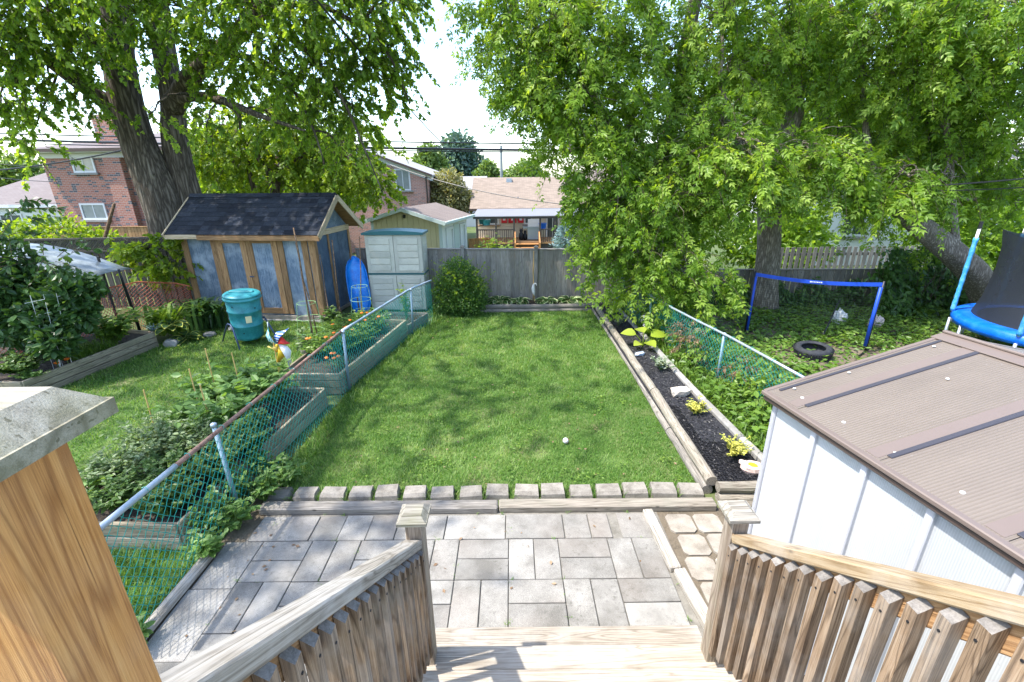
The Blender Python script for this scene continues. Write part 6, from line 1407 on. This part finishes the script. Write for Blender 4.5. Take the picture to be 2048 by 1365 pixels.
o = at(1036, 402, YB+3.4); mb = MB(); mb.lathe([(.15,-.3),(.13,.12),(.06,.2),(.05,.35),(0,.35)], 10, (o.x,o.y-YB,o.z-.1)); mb.build('vent_pipe', M['navymetal'], r0)
# porch
pz0, pz1, pd = kz(431), kz(424), kz(484); xp0, xp1 = kx(950), kx(1175)
mb = MB(); mb.add([(xp0-.1,-.25,pz0),(xp1,-.25,pz0),(xp1,wy,pz1+.15),(xp0+.1,wy,pz1+.15),(xp0-.1,-.25,pz0-.05),(xp1,-.25,pz0-.05),(xp1,wy,pz1+.10),(xp0+.1,wy,pz1+.10)], [(0,1,2,3),(7,6,5,4),(0,4,5,1),(1,5,6,2),(3,2,6,7),(0,3,7,4)]); mb.build('porch_roof', M['tin'], t)
beam('porch_beam', (xp0-.1,-.18,pz0-.12), (xp1,-.18,pz0-.12), .08, .14, M['fencedark'], t)
for px in (954,992,1028,1080,1110): beam('porch_post', (kx(px),-.15,g3), (kx(px),-.15,pz0-.05), .12, .12, M['fencedark'], t)
mb = MB(); mb.box(xp0,xp1,-.2,wy-.03,pd-.12,pd); mb.build('porch_floor', M['trim'], t); mb = MB(); mb.box(xp0,xp1,-.15,-.1,g3,pd-.13); mb.build('skirting', M['fencedark'], t)
for a, b in ((954,1028),(1080,1130)):
    beam('porch_rail', (kx(a),-.15,kz(459)), (kx(b),-.15,kz(459)), .06, .07, M['fencedark'], t); n = int((kx(b)-kx(a))/.14)
    for k in range(n): x = kx(a)+(k+.5)*.14; beam('porch_baluster', (x,-.15,pd), (x,-.15,kz(460)), .04, .04, M['fencedark'], t, bev=0)
for k in range(3): beam('porch_step', (kx(1031),-.4-.3*k,pd-.1-.2*k), (kx(1077),-.4-.3*k,pd-.1-.2*k), .28, .06, M['cedar'], t)
for px in (1030,1078): beam('step_rail', (kx(px),-.2,kz(464)), (kx(px),-1.3,kz(482)), .07, .1, M['cedar'], t); beam('step_post', (kx(px),-.25,g3), (kx(px),-.25,kz(463)), .09, .09, M['cedar'], t); beam('step_post', (kx(px),-1.3,g3), (kx(px),-1.3,kz(481)), .09, .09, M['cedar'], t)
window(t, kw(1048), kw(1064), kv(449), kv(434), wy-.03, pane='glassdark', panes=1); window(t, kw(1092), kw(1118), kv(478), kv(434), wy-.03, pane='glassdark', panes=2, sill=False); window(t, kw(978), kw(998), kv(449), kv(435), wy-.03, pane='glassdark', panes=1)
for a, b, lab in ((1003,1014,'red flag banner nearest the porch shelf'),(1017,1033,'red and white cloth hung in the middle of the porch wall'),(1036,1047,'red banner next to the small porch window')):
    mb = MB(); mb.box(kw(a),kw(b),wy-.14,wy-.11,kv(446),kv(434)); o = mb.build('banner', m_plain('red_cloth', (.50,.02,.03), .8), loc=(0,YB,0)); o['label'] = lab; o['category'] = 'banner'; o['group'] = 'red banners on the porch'
    mb = MB(); c_ = (kw(a)+kw(b))/2; mb.box(c_-.09,c_+.09,wy-.146,wy-.142,kv(441),kv(437)); mb.build('emblem', M['white'], o)
t = thing('barbecue', 'steel barbecue with open white lid on the far porch', 'barbecue', (kx(1070),YB+1.0,pd)); mb = MB(); mb.box(-.45,.45,-.3,.3,.05,.75); mb.build('cabinet', M['galv'], t); mb = MB(); mb.box(-.75,.5,-.32,.32,.76,.86); mb.build('shelf', M['galv'], t); mb = MB(); mb.prism([(-.32,.87),(.32,.87),(.3,1.25),(-.1,1.35)], -.42, .42, 'x'); mb.build('hood', M['white'], t)
for px, s_, lab in ((1043,1.,'taller black bear-shaped statue on the far porch'),(1051,.85,'smaller black bear-shaped statue next to the barbecue on the far porch')):
    t = thing('porch_statue', lab, 'statue', (kx(px),YB+.9,pd), group='black statues on the porch'); mb = MB(); mb.lathe([(0,0),(.15,.0),(.18,.2),(.15,.42),(.09,.5),(.12,.6),(.09,.7),(0,.73)], 10); o = mb.build('body', M['blackmetal'], t, smooth=True); o.scale = (s_,s_,s_); mb = MB(); [mb.lathe([(0,.72*s_),(.035,.74*s_),(0,.79*s_)], 6, (q*.07,0,0)) for q in (-1,1)]; mb.build('ears', M['blackmetal'], t)
# clutter on the porch shelf
for i, (px, py, s_, mt, lab) in enumerate(((972,447,.28,'teal','green bin on the far porch shelf'),(964,444,.22,'greenlid','dark green tub at the end of the porch shelf'),(1086,454,.25,'bluepad','blue box on the far porch railing'))):
    mb = MB(); mb.lathe([(0,0),(s_*.8,0),(s_,s_*1.3),(s_*1.08,s_*1.3),(s_*1.08,s_*1.45),(0,s_*1.5)], 12); o = mb.build('storage_tub', M[mt], loc=(kx(px),YB+.3,kz(py)-s_*.7), smooth=False); o['label'] = lab; o['category'] = 'tub'
beam('porch_shelf', (kx(954),.25,kz(452)), (kx(1000),.25,kz(452)), .5, .05, M['trim'], bpy.data.objects['bungalow'])

# pale houses behind the right-hand trees and far roofs
def far_house(label, x, y, w, d, z0, ze, rise, wallm, roofm, rz=0, axis='x'):
    t = thing('house', label, 'house', (x,y,0), rz); mb = MB(); mb.box(0,w,0,d,z0,ze); mb.build('wall', M[wallm], t)
    if axis == 'x':
        mb = MB(); mb.prism([(0,ze),(d,ze),(d/2,ze+rise*.97)], .0, w, 'x'); mb.build('gable', M[wallm], t)
    gable_roof(t, 0, w, 0, d, ze, rise, .4, roofm, axis)
    n = max(2, int(w/3))
    for k in range(n): xc = w*(k+.5)/n; window(t, xc-.55, xc+.55, (z0+ze)/2-.2, ze-.7, -.003, pane='glassdark')
    return t
far_house('white sided house glimpsed behind the leaning tree', 13.5, 21, 11, 8, -1.2, 2.6, 2.0, 'white', 'roofgrey', R(-3))
far_house('small brick and white house beside the tan-roofed bungalow', kx(1150)+1.6, 33, 5.5, 8, -1.9, 2.0, 1.6, 'brick2', 'roofpink', R(2))
far_house('pale house with grey roof far behind the olive tree', at(925,400,48).x-6.6, 48, 9, 9, -1.9, at(930,385,48).z, 1.5, 'white', 'roofgrey', R(6))

# ------------------------------------------------------------------ pole and wires
t = thing('utility_pole', 'grey utility pole rising behind the tan-roofed bungalow', 'pole', (at(1003,350,45).x,45,-1.7)); mb = MB(); hp = at(1003,292,45).z+1.7; mb.tube([(0,0,0),(0,0,hp)], [.16,.12], 10); mb.build('shaft', m_plain('pole_grey', (.22,.25,.24), .8), t); mb = MB(); mb.tube([(-.05,0,hp-.1),(-.05,0,hp+.45)], .03, 6); mb.build('top_pin', M['galv'], t)
def cable(label, p0, p1, sag, r_, group='overhead cables'):
    p0 = Vector(p0); p1 = Vector(p1); mb = MB(); mb.tube([(p1-p0)*f_-Vector((0,0,sag*4*f_*(1-f_))) for f_ in np.linspace(0,1,25)], r_*1.7, 5); o = mb.build('overhead_cable', M['blackmetal'], loc=p0); o['label'] = label; o['category'] = 'cable'; o['group'] = group
YW = 23.
for (pyl, pyr, r_, lab) in ((262,274,.018,'topmost thin overhead cable crossing behind the maple'),(274,287,.032,'thick bundled overhead cable crossing behind the maple'),(281,291,.014,'thin cable strung just under the thick bundled one')):
    a, b = at(0, pyl, YW), at(1080, pyr, YW); d = b-a; cable(lab, a-d*.3, b+d*1.3, .3, r_)
cable('service cable slanting from the overhead bundle up to this house', at(888,290,YW), at(600,-40,8.), .1, .012); cable('service cable sloping down to the pink brick house', at(885,290,YW), at(790,312,30.), .1, .012)
cable('thin service cable dipping across the tan roof', at(780,330,24), at(1200,415,20), .35, .012); cable('lower service cable passing the brick house corner', at(-60,345,22), at(270,295,22), .15, .02)
for py, lab in ((302,'uppermost faint cable beside the brick house roof'),(322,'middle faint cable level with the upper brick house window'),(350,'lowest faint cable above the low garage roof')): cable(lab, at(-80,py-6,26), at(110,py+14,26), .1, .010)
cable('blue clothesline strung under the right-hand trees', at(1700,376,9.5), at(2100,352,8.), .05, .008, 'clotheslines'); cable('lower blue clothesline strung under the right-hand trees', at(1700,380,9.6), at(2100,372,8.), .05, .006, 'clotheslines')

# ------------------------------------------------------------------ trees
V3 = lambda p: tuple(p)
def lob(lst, k=1., up=.3, dn=1.): return [(V3(at(px,py,y)+Vector((0,0,up))), (r_*k, r_*.9*k, r_*.75*k)) for px,py,y,r_,*_ in lst], [max(4,int(q[4]*dn)) for q in lst]
# the big silver maple
A = at
trunks = [([(-9.15,12.5,-.1),(-9.2,12.5,.9),A(330,420,12.5),A(265,250,12.5),A(238,120,12.4),A(222,-20,12.3),(-9.3,12.2,9.2),(-9.6,12,11.5)], [.68,.52,.46,.37,.31,.28,.18,.06]),
 ([(-8.55,12.9,-.1),(-8.6,12.9,.9),A(374,392,12.9),A(350,280,12.9),A(345,190,12.9),A(312,0,12.8),(-8.0,13,9.6),(-7.6,13,11.8)], [.52,.42,.35,.29,.26,.23,.15,.05]),
 ([A(345,215,12.8),A(385,150,12.5),A(440,105,12.2),A(530,10,11.5),A(620,-120,10.6),(-3.6,9.8,9.4)], [.26,.22,.19,.16,.11,.04]),
 ([A(352,200,12.7),A(420,195,12.0),A(520,232,11.4),A(610,262,11.0)], [.13,.10,.06,.02]),
 ([A(228,215,12.4),A(150,160,12.0),A(60,95,11.4),A(-60,20,10.5)], [.2,.16,.12,.05]),
 ([A(232,130,12.4),A(180,75,11.8),A(110,45,11.2),A(0,-40,10)], [.16,.12,.10,.04]),
 ([A(500,40,11.7),A(600,90,11.4),A(680,190,11.2),A(730,300,11.2),A(765,385,11.3)], [.06,.05,.035,.022,.01]), ([A(440,105,12.2),A(540,130,11.7),A(610,220,11.5),A(650,330,11.5)], [.07,.05,.03,.012]), ([A(530,10,11.5),A(660,20,11.2),A(770,100,11.2),A(820,210,11.3)], [.06,.045,.028,.01]), ([A(430,195,12.0),A(475,225,11.8),A(480,260,11.8)], [.06,.05,.02]),
 ([A(222,-20,12.3),(-8.4,10,8.5),(-7.6,7,9.2),(-7.2,4,9.4),(-6.8,1.5,9.2)], [.2,.17,.13,.09,.03])]
L1, C1 = lob([(30,30,10.5,1.1,50),(110,90,10.8,1.0,40),(180,20,10.5,1.0,40),(30,170,10.8,.8,24),(120,230,11.2,.6,12),(10,270,11,.7,16),(200,240,11.4,.4,7),
  (400,30,10.8,1.1,62),(500,50,10.8,1.2,80),(610,50,10.8,1.2,80),(700,50,11,1.1,70),(770,50,11.2,.8,42),(800,10,11.2,.6,24),(790,150,11.6,.5,24),(740,170,11.6,.8,50),(650,170,11.4,1.0,66),(560,170,11.4,1.0,62),(460,180,11.6,.9,42),
  (380,130,11.6,.7,22),(720,260,12,.6,26),(640,260,12,.8,36),(690,330,12.2,.4,13),(780,240,12,.35,10),(560,270,12.2,.7,22),(420,290,11.2,.35,5),(300,270,11.2,.4,6),(270,110,10.8,.5,9),(330,50,10.8,.6,16),(70,140,10.6,.8,40),(0,90,10.4,.9,40),(90,20,10.4,.9,40),(150,180,11.0,.6,22),(60,240,10.8,.6,20),(240,30,10.6,.7,26),(70,310,11.2,.45,12),(180,120,10.8,.5,18)], .95, .35, 1.18)
U1 = [((-8.5,11,8.8),(2.6,2.4,1.6)),((-5.2,10.5,8.8),(2.2,2.2,1.5)),((-10.8,10,8.2),(2.2,2.2,1.5)),((-3.4,10,8.4),(1.6,1.9,1.3)),((-7,7.6,8.8),(2.2,1.9,1.2)),((-8.2,4.6,8.9),(2.2,1.8,1.2)),((-5.6,5.6,8.6),(1.7,1.6,1.1)),((-7,2.0,9.2),(1.9,1.7,1.0)),((-8.6,13,11.3),(2.8,2.6,1.6)),((-5,8.6,9.2),(1.8,1.6,1.1)),((-4.2,5.2,8.9),(1.6,1.5,1.0)),((-10.8,6.6,9.2),(2.2,2.0,1.2)),((-11.5,8.6,9),(2,1.8,1.2))]  # out-of-view crown lobes; several added and sized to shade patio and lawns
tree('maple_tree', 'huge two-stemmed silver maple with furrowed bark behind the blue shed', (-8.9,12.6,0), trunks, L1+U1, C1+[100,75,80,45,40,75,42,130,80,25,35,130,90], M['L_maple'], 'maple', (.065,.135), 20, (.4,1.05), .7, lump=.045, twr=(.009,.003))
# sunlit smaller tree behind the shed
zb = gz(0,17)
L2 = [(V3(at(px,py,17)), (r_,r_,r_*.8)) for px,py,r_ in ((430,260,1.3),(520,260,1.4),(620,270,1.5),(710,300,1.2),(460,330,1.1),(570,340,1.2),(660,350,1.2),(740,370,.9),(400,320,.9),(560,220,1.4))]
bx_ = at(540,420,17).x
tree('leafy_tree', 'sunlit multi-stemmed tree behind the blue shed roof', (bx_,17,zb), [([(bx_,17,zb),V3(at(548,380,17)),V3(at(520,320,17)),V3(at(470,260,17))],[.16,.13,.10,.05]),([(bx_+.1,17,zb),V3(at(552,375,17)),V3(at(585,330,17)),V3(at(640,280,17))],[.14,.12,.09,.04]),([(bx_-.2,17,zb),V3(at(505,370,17)),V3(at(495,310,17))],[.1,.08,.04])], L2, [75,85,95,75,60,70,75,45,48,80], M['L_back'], 'maple', (.13,.2), 13, (.6,1.2), .6)
# box elders on the right
LA, CA = lob([(1000,40,10,.55,40),(1030,140,10,.6,44),(1080,50,10,.9,80),(1090,180,10,.8,72),(1140,280,10,.7,60),(1150,110,10.2,1.1,105),(1180,230,10,1.0,95),(1200,350,9.8,.9,85),(1230,440,9.5,.8,72),(1290,520,9.2,.75,62),(1205,520,9.8,.55,34),(1370,560,8.8,.6,42),(1420,600,8.6,.4,20),(1330,440,9.3,.8,66),(1290,300,10,1.0,85),(1290,150,10.4,1.1,90),(1350,230,10.6,.9,55),(1210,20,10.4,1.1,85),(1050,200,10,.4,18),(1200,430,10,.45,26),(1290,590,9.0,.5,28)])
UA = [((2.2,10,8.3),(2.0,2,1.3)),((.6,10,7.6),(1.0,1.4,1.0)),((4.2,10,8.6),(1.8,2,1.4))]
ta = [([(3.05,10.5,-.05),(3.1,10.5,.8),V3(A(1300,420,10.8)),V3(A(1335,280,10.8)),V3(A(1362,170,10.8)),V3(A(1390,0,10.8)),(4.1,10.8,8.5)],[.26,.22,.19,.17,.15,.13,.05]),([V3(A(1305,400,10.8)),V3(A(1240,300,10.5)),V3(A(1180,180,10.3)),V3(A(1110,60,10.2)),(.9,10,7.6)],[.13,.11,.08,.06,.02])]
tree('box_elder_tree', 'box elder with drooping compound leaves rooted by the corner of the back fence', (3.05,10.5,0), ta, LA+UA, CA+[60,26,50], M['L_elder'], 'compound', (.17,.29), 15, (.45,.95), .8, bark='bark_elder', group='box elders', twr=(.006,.0025))
LB, CB = lob([(1450,60,10.5,1.2,95),(1570,50,10.4,1.2,95),(1680,70,10.4,1.2,90),(1460,180,10.4,1.0,80),(1560,170,10.6,1.0,70),(1650,200,10.8,1.1,75),(1440,290,9.6,.8,66),(1480,350,9.1,.7,62),(1560,345,9.1,.65,52),(1640,360,9.2,.6,42),(1500,400,8.9,.4,22),(1610,330,9.6,.7,45),(1700,300,10.8,.9,55),(1380,370,9.3,.8,62),(1420,430,9.0,.5,32),(1680,400,9.4,.35,14)])
UB = [((6.2,10.5,8.5),(2.2,2.2,1.4))]
tb = [([(6.25,10.85,-.05),(6.2,10.85,.6),(6.1,10.9,1.75),V3(A(1537,390,10.9)),V3(A(1552,310,10.9)),V3(A(1590,230,10.9)),V3(A(1605,100,10.9)),(6.9,10.9,8)],[.33,.27,.25,.24,.23,.17,.13,.05]),
  ([V3(A(1545,330,10.9)),V3(A(1505,305,10.5)),V3(A(1468,288,10.2)),V3(A(1455,250,10.1)),V3(A(1440,150,10))],[.17,.14,.12,.09,.04]),([V3(A(1555,320,10.9)),V3(A(1600,296,11)),V3(A(1640,310,11.2)),V3(A(1650,260,11.2)),V3(A(1660,130,11))],[.16,.14,.12,.09,.04])]
tree('box_elder_tree', 'straight pale-trunked box elder standing behind the badminton net', (6.2,10.85,0), tb, LB+UB, CB+[60], M['L_elder'], 'compound', (.17,.29), 15, (.45,.95), .8, bark='bark_elder', group='box elders', twr=(.006,.0025))
LC, CC = lob([(1790,60,9.8,1.2,95),(1890,80,9.6,1.2,100),(1990,60,9.4,1.2,100),(2060,150,9.4,1.0,60),(1800,190,10,1.1,80),(1900,220,10,1.1,85),(2000,230,9.8,1.1,80),(1830,320,10.4,.9,60),(1920,340,10.4,.9,62),(2010,350,10.2,.9,60),(1760,330,10.8,.8,36),(1760,440,10.4,.5,22),(1900,430,10.8,.6,28),(2030,430,10.5,.7,34),(1850,520,10.6,.4,14),(1810,385,9.0,.5,30),(1745,420,9.0,.4,20),(1880,400,9.2,.45,22)])
UC = [((9.5,9.5,8.2),(2.4,2.2,1.4))]
tc_ = [([(10.9,9.8,-.05),(10.5,9.7,.55),(9.75,9.55,1.25),(8.64,9.5,1.95),(7.85,9.5,2.5),V3(A(1752,360,9.8)),V3(A(1730,250,10.2)),V3(A(1720,60,10.4))],[.34,.30,.25,.21,.16,.09,.06,.03]),([(9.3,9.5,1.55),V3(A(1900,330,9.8)),V3(A(1910,150,9.8)),(9.4,9.6,7.6)],[.08,.06,.04,.02])]
tree('box_elder_tree', 'box elder with thick trunk leaning low across the ivy behind the trampoline', (10.9,9.8,0), tc_, LC+UC, CC+[60], M['L_elder'], 'compound', (.17,.29), 15, (.45,.95), .8, bark='bark_elder', group='box elders', twr=(.006,.0025))

# trees far beyond
def far(label, px, py, y, rx, rz_, n, mat, size, name='tree'):
    c = at(px, py, y); g_ = gz(0, y); k = [(c.x,y,c.z),(c.x-.45*rx,y,c.z-.25*rz_),(c.x+.45*rx,y,c.z-.3*rz_),(c.x+.1*rx,y-.2*rx,c.z+.45*rz_),(c.x-.1*rx,y-.3*rx,c.z-.45*rz_)]
    return blob_crown(name, label, (c.x,y,g_), [(p, (rx*f_,rx*f_,rz_*f_)) for p, f_ in zip(k, (.72,.55,.55,.5,.6))], [n,n*2//3,n*2//3,n//2,n*2//3], mat, 'oval', size, trunk=[([(c.x,y,g_),(c.x,y,c.z)],[.03*rx+.1,.05])], hollow=.3)
far('large blue-green tree on the skyline beyond the bungalow', 915, 325, 70, 4.6, 4.2, 1500, M['L_far'], (.5,.8), 'skyline_tree'); far('light green tree left of the blue-green skyline tree', 858, 322, 62, 2.4, 2.2, 700, M['L_fargreen'], (.4,.65), 'skyline_tree')
far('olive flowering tree between the pink house and the bungalow', 893, 388, 34, 2.1, 1.75, 2400, M['L_olive'], (.16,.26)); far('light green tree behind the bungalow roof, beside the utility pole', 975, 345, 62, 1.8, 1.5, 600, M['L_fargreen'], (.35,.5), 'skyline_tree')
far('rounded green tree behind the right end of the bungalow roof', 1050, 348, 60, 3.0, 1.7, 900, M['L_fargreen'], (.35,.55), 'skyline_tree'); far('small dark green tree on the far left skyline beside the garage', 45, 350, 45, 2.6, 1.9, 800, M['L_fargreen'], (.3,.5), 'skyline_tree')
far('green bush in the dark behind the right-hand fence', 1560, 470, 17, 2.0, 1.4, 1500, M['L_elder'], (.16,.24)); far('green tree filling the gap behind the leaning trunk', 1960, 440, 17, 2.6, 2.2, 1700, M['L_elder'], (.16,.24)); far('tall green tree behind the box elders', 1800, 230, 22, 4.2, 3.6, 2200, M['L_elder'], (.22,.34)); far('dark tree behind the brick house and maple trunk', 450, 340, 24, 2.5, 2.3, 1600, M['L_maple'], (.2,.3)); far('dark tree behind the sunlit tree', 650, 350, 26, 2.6, 2.2, 1600, M['L_maple'], (.2,.3)); far('green tree behind the middle box elder', 1330, 400, 18, 2.6, 2.6, 1800, M['L_elder'], (.18,.28)); far('green tree behind the straight-trunked box elder', 1560, 200, 22, 4.0, 3.8, 2200, M['L_elder'], (.22,.34))
# blue spruce in front of the far porch
c = at(1130, 497, 24); g_ = gz(0, 24); t = thing('blue_spruce', 'young blue spruce in front of the far porch', 'tree', (c.x,24,g_)); hs_ = at(1125,440,24).z-g_
mb = MB(); mb.tube([(0,0,0),(0,0,hs_)], [.08,.01], 8); mb.build('trunk', M['bark_elder'], t); P, L = [], []
for k in range(15):
    z = .25+k*(hs_-.3)/15; rr_ = 1.25*(1-z/hs_)+.08
    for j in range(13):
        a_ = random.uniform(0,6.28); 
        for q in range(14): f_ = q/14; P.append((math.cos(a_)*rr_*f_, math.sin(a_)*rr_*f_, z+.12*f_-.05*f_*f_+random.gauss(0,.02))); L.append((math.cos(a_)+random.gauss(0,.6), math.sin(a_)+random.gauss(0,.6), .15+random.gauss(0,.4)))
leaves('crown', 'narrow', P, L, rdir(len(P))+[0,0,1], rng.uniform(.10,.2,len(P)), M['L_spruce'], t)
for x_, y_, lab in ((985,486,'sunlit lime-green big-leaved clump beyond the back fence'),(1165,492,'yellow-green shrub beyond the fence beside the spruce')):
    c = at(x_, y_, 20); plant('garden_clump', lab, (c.x,20,gz(0,20)), c.z-gz(0,20)+.35, 1.0 if x_ < 1000 else .6, 60, 10, (.16,.30), M['L_back'])
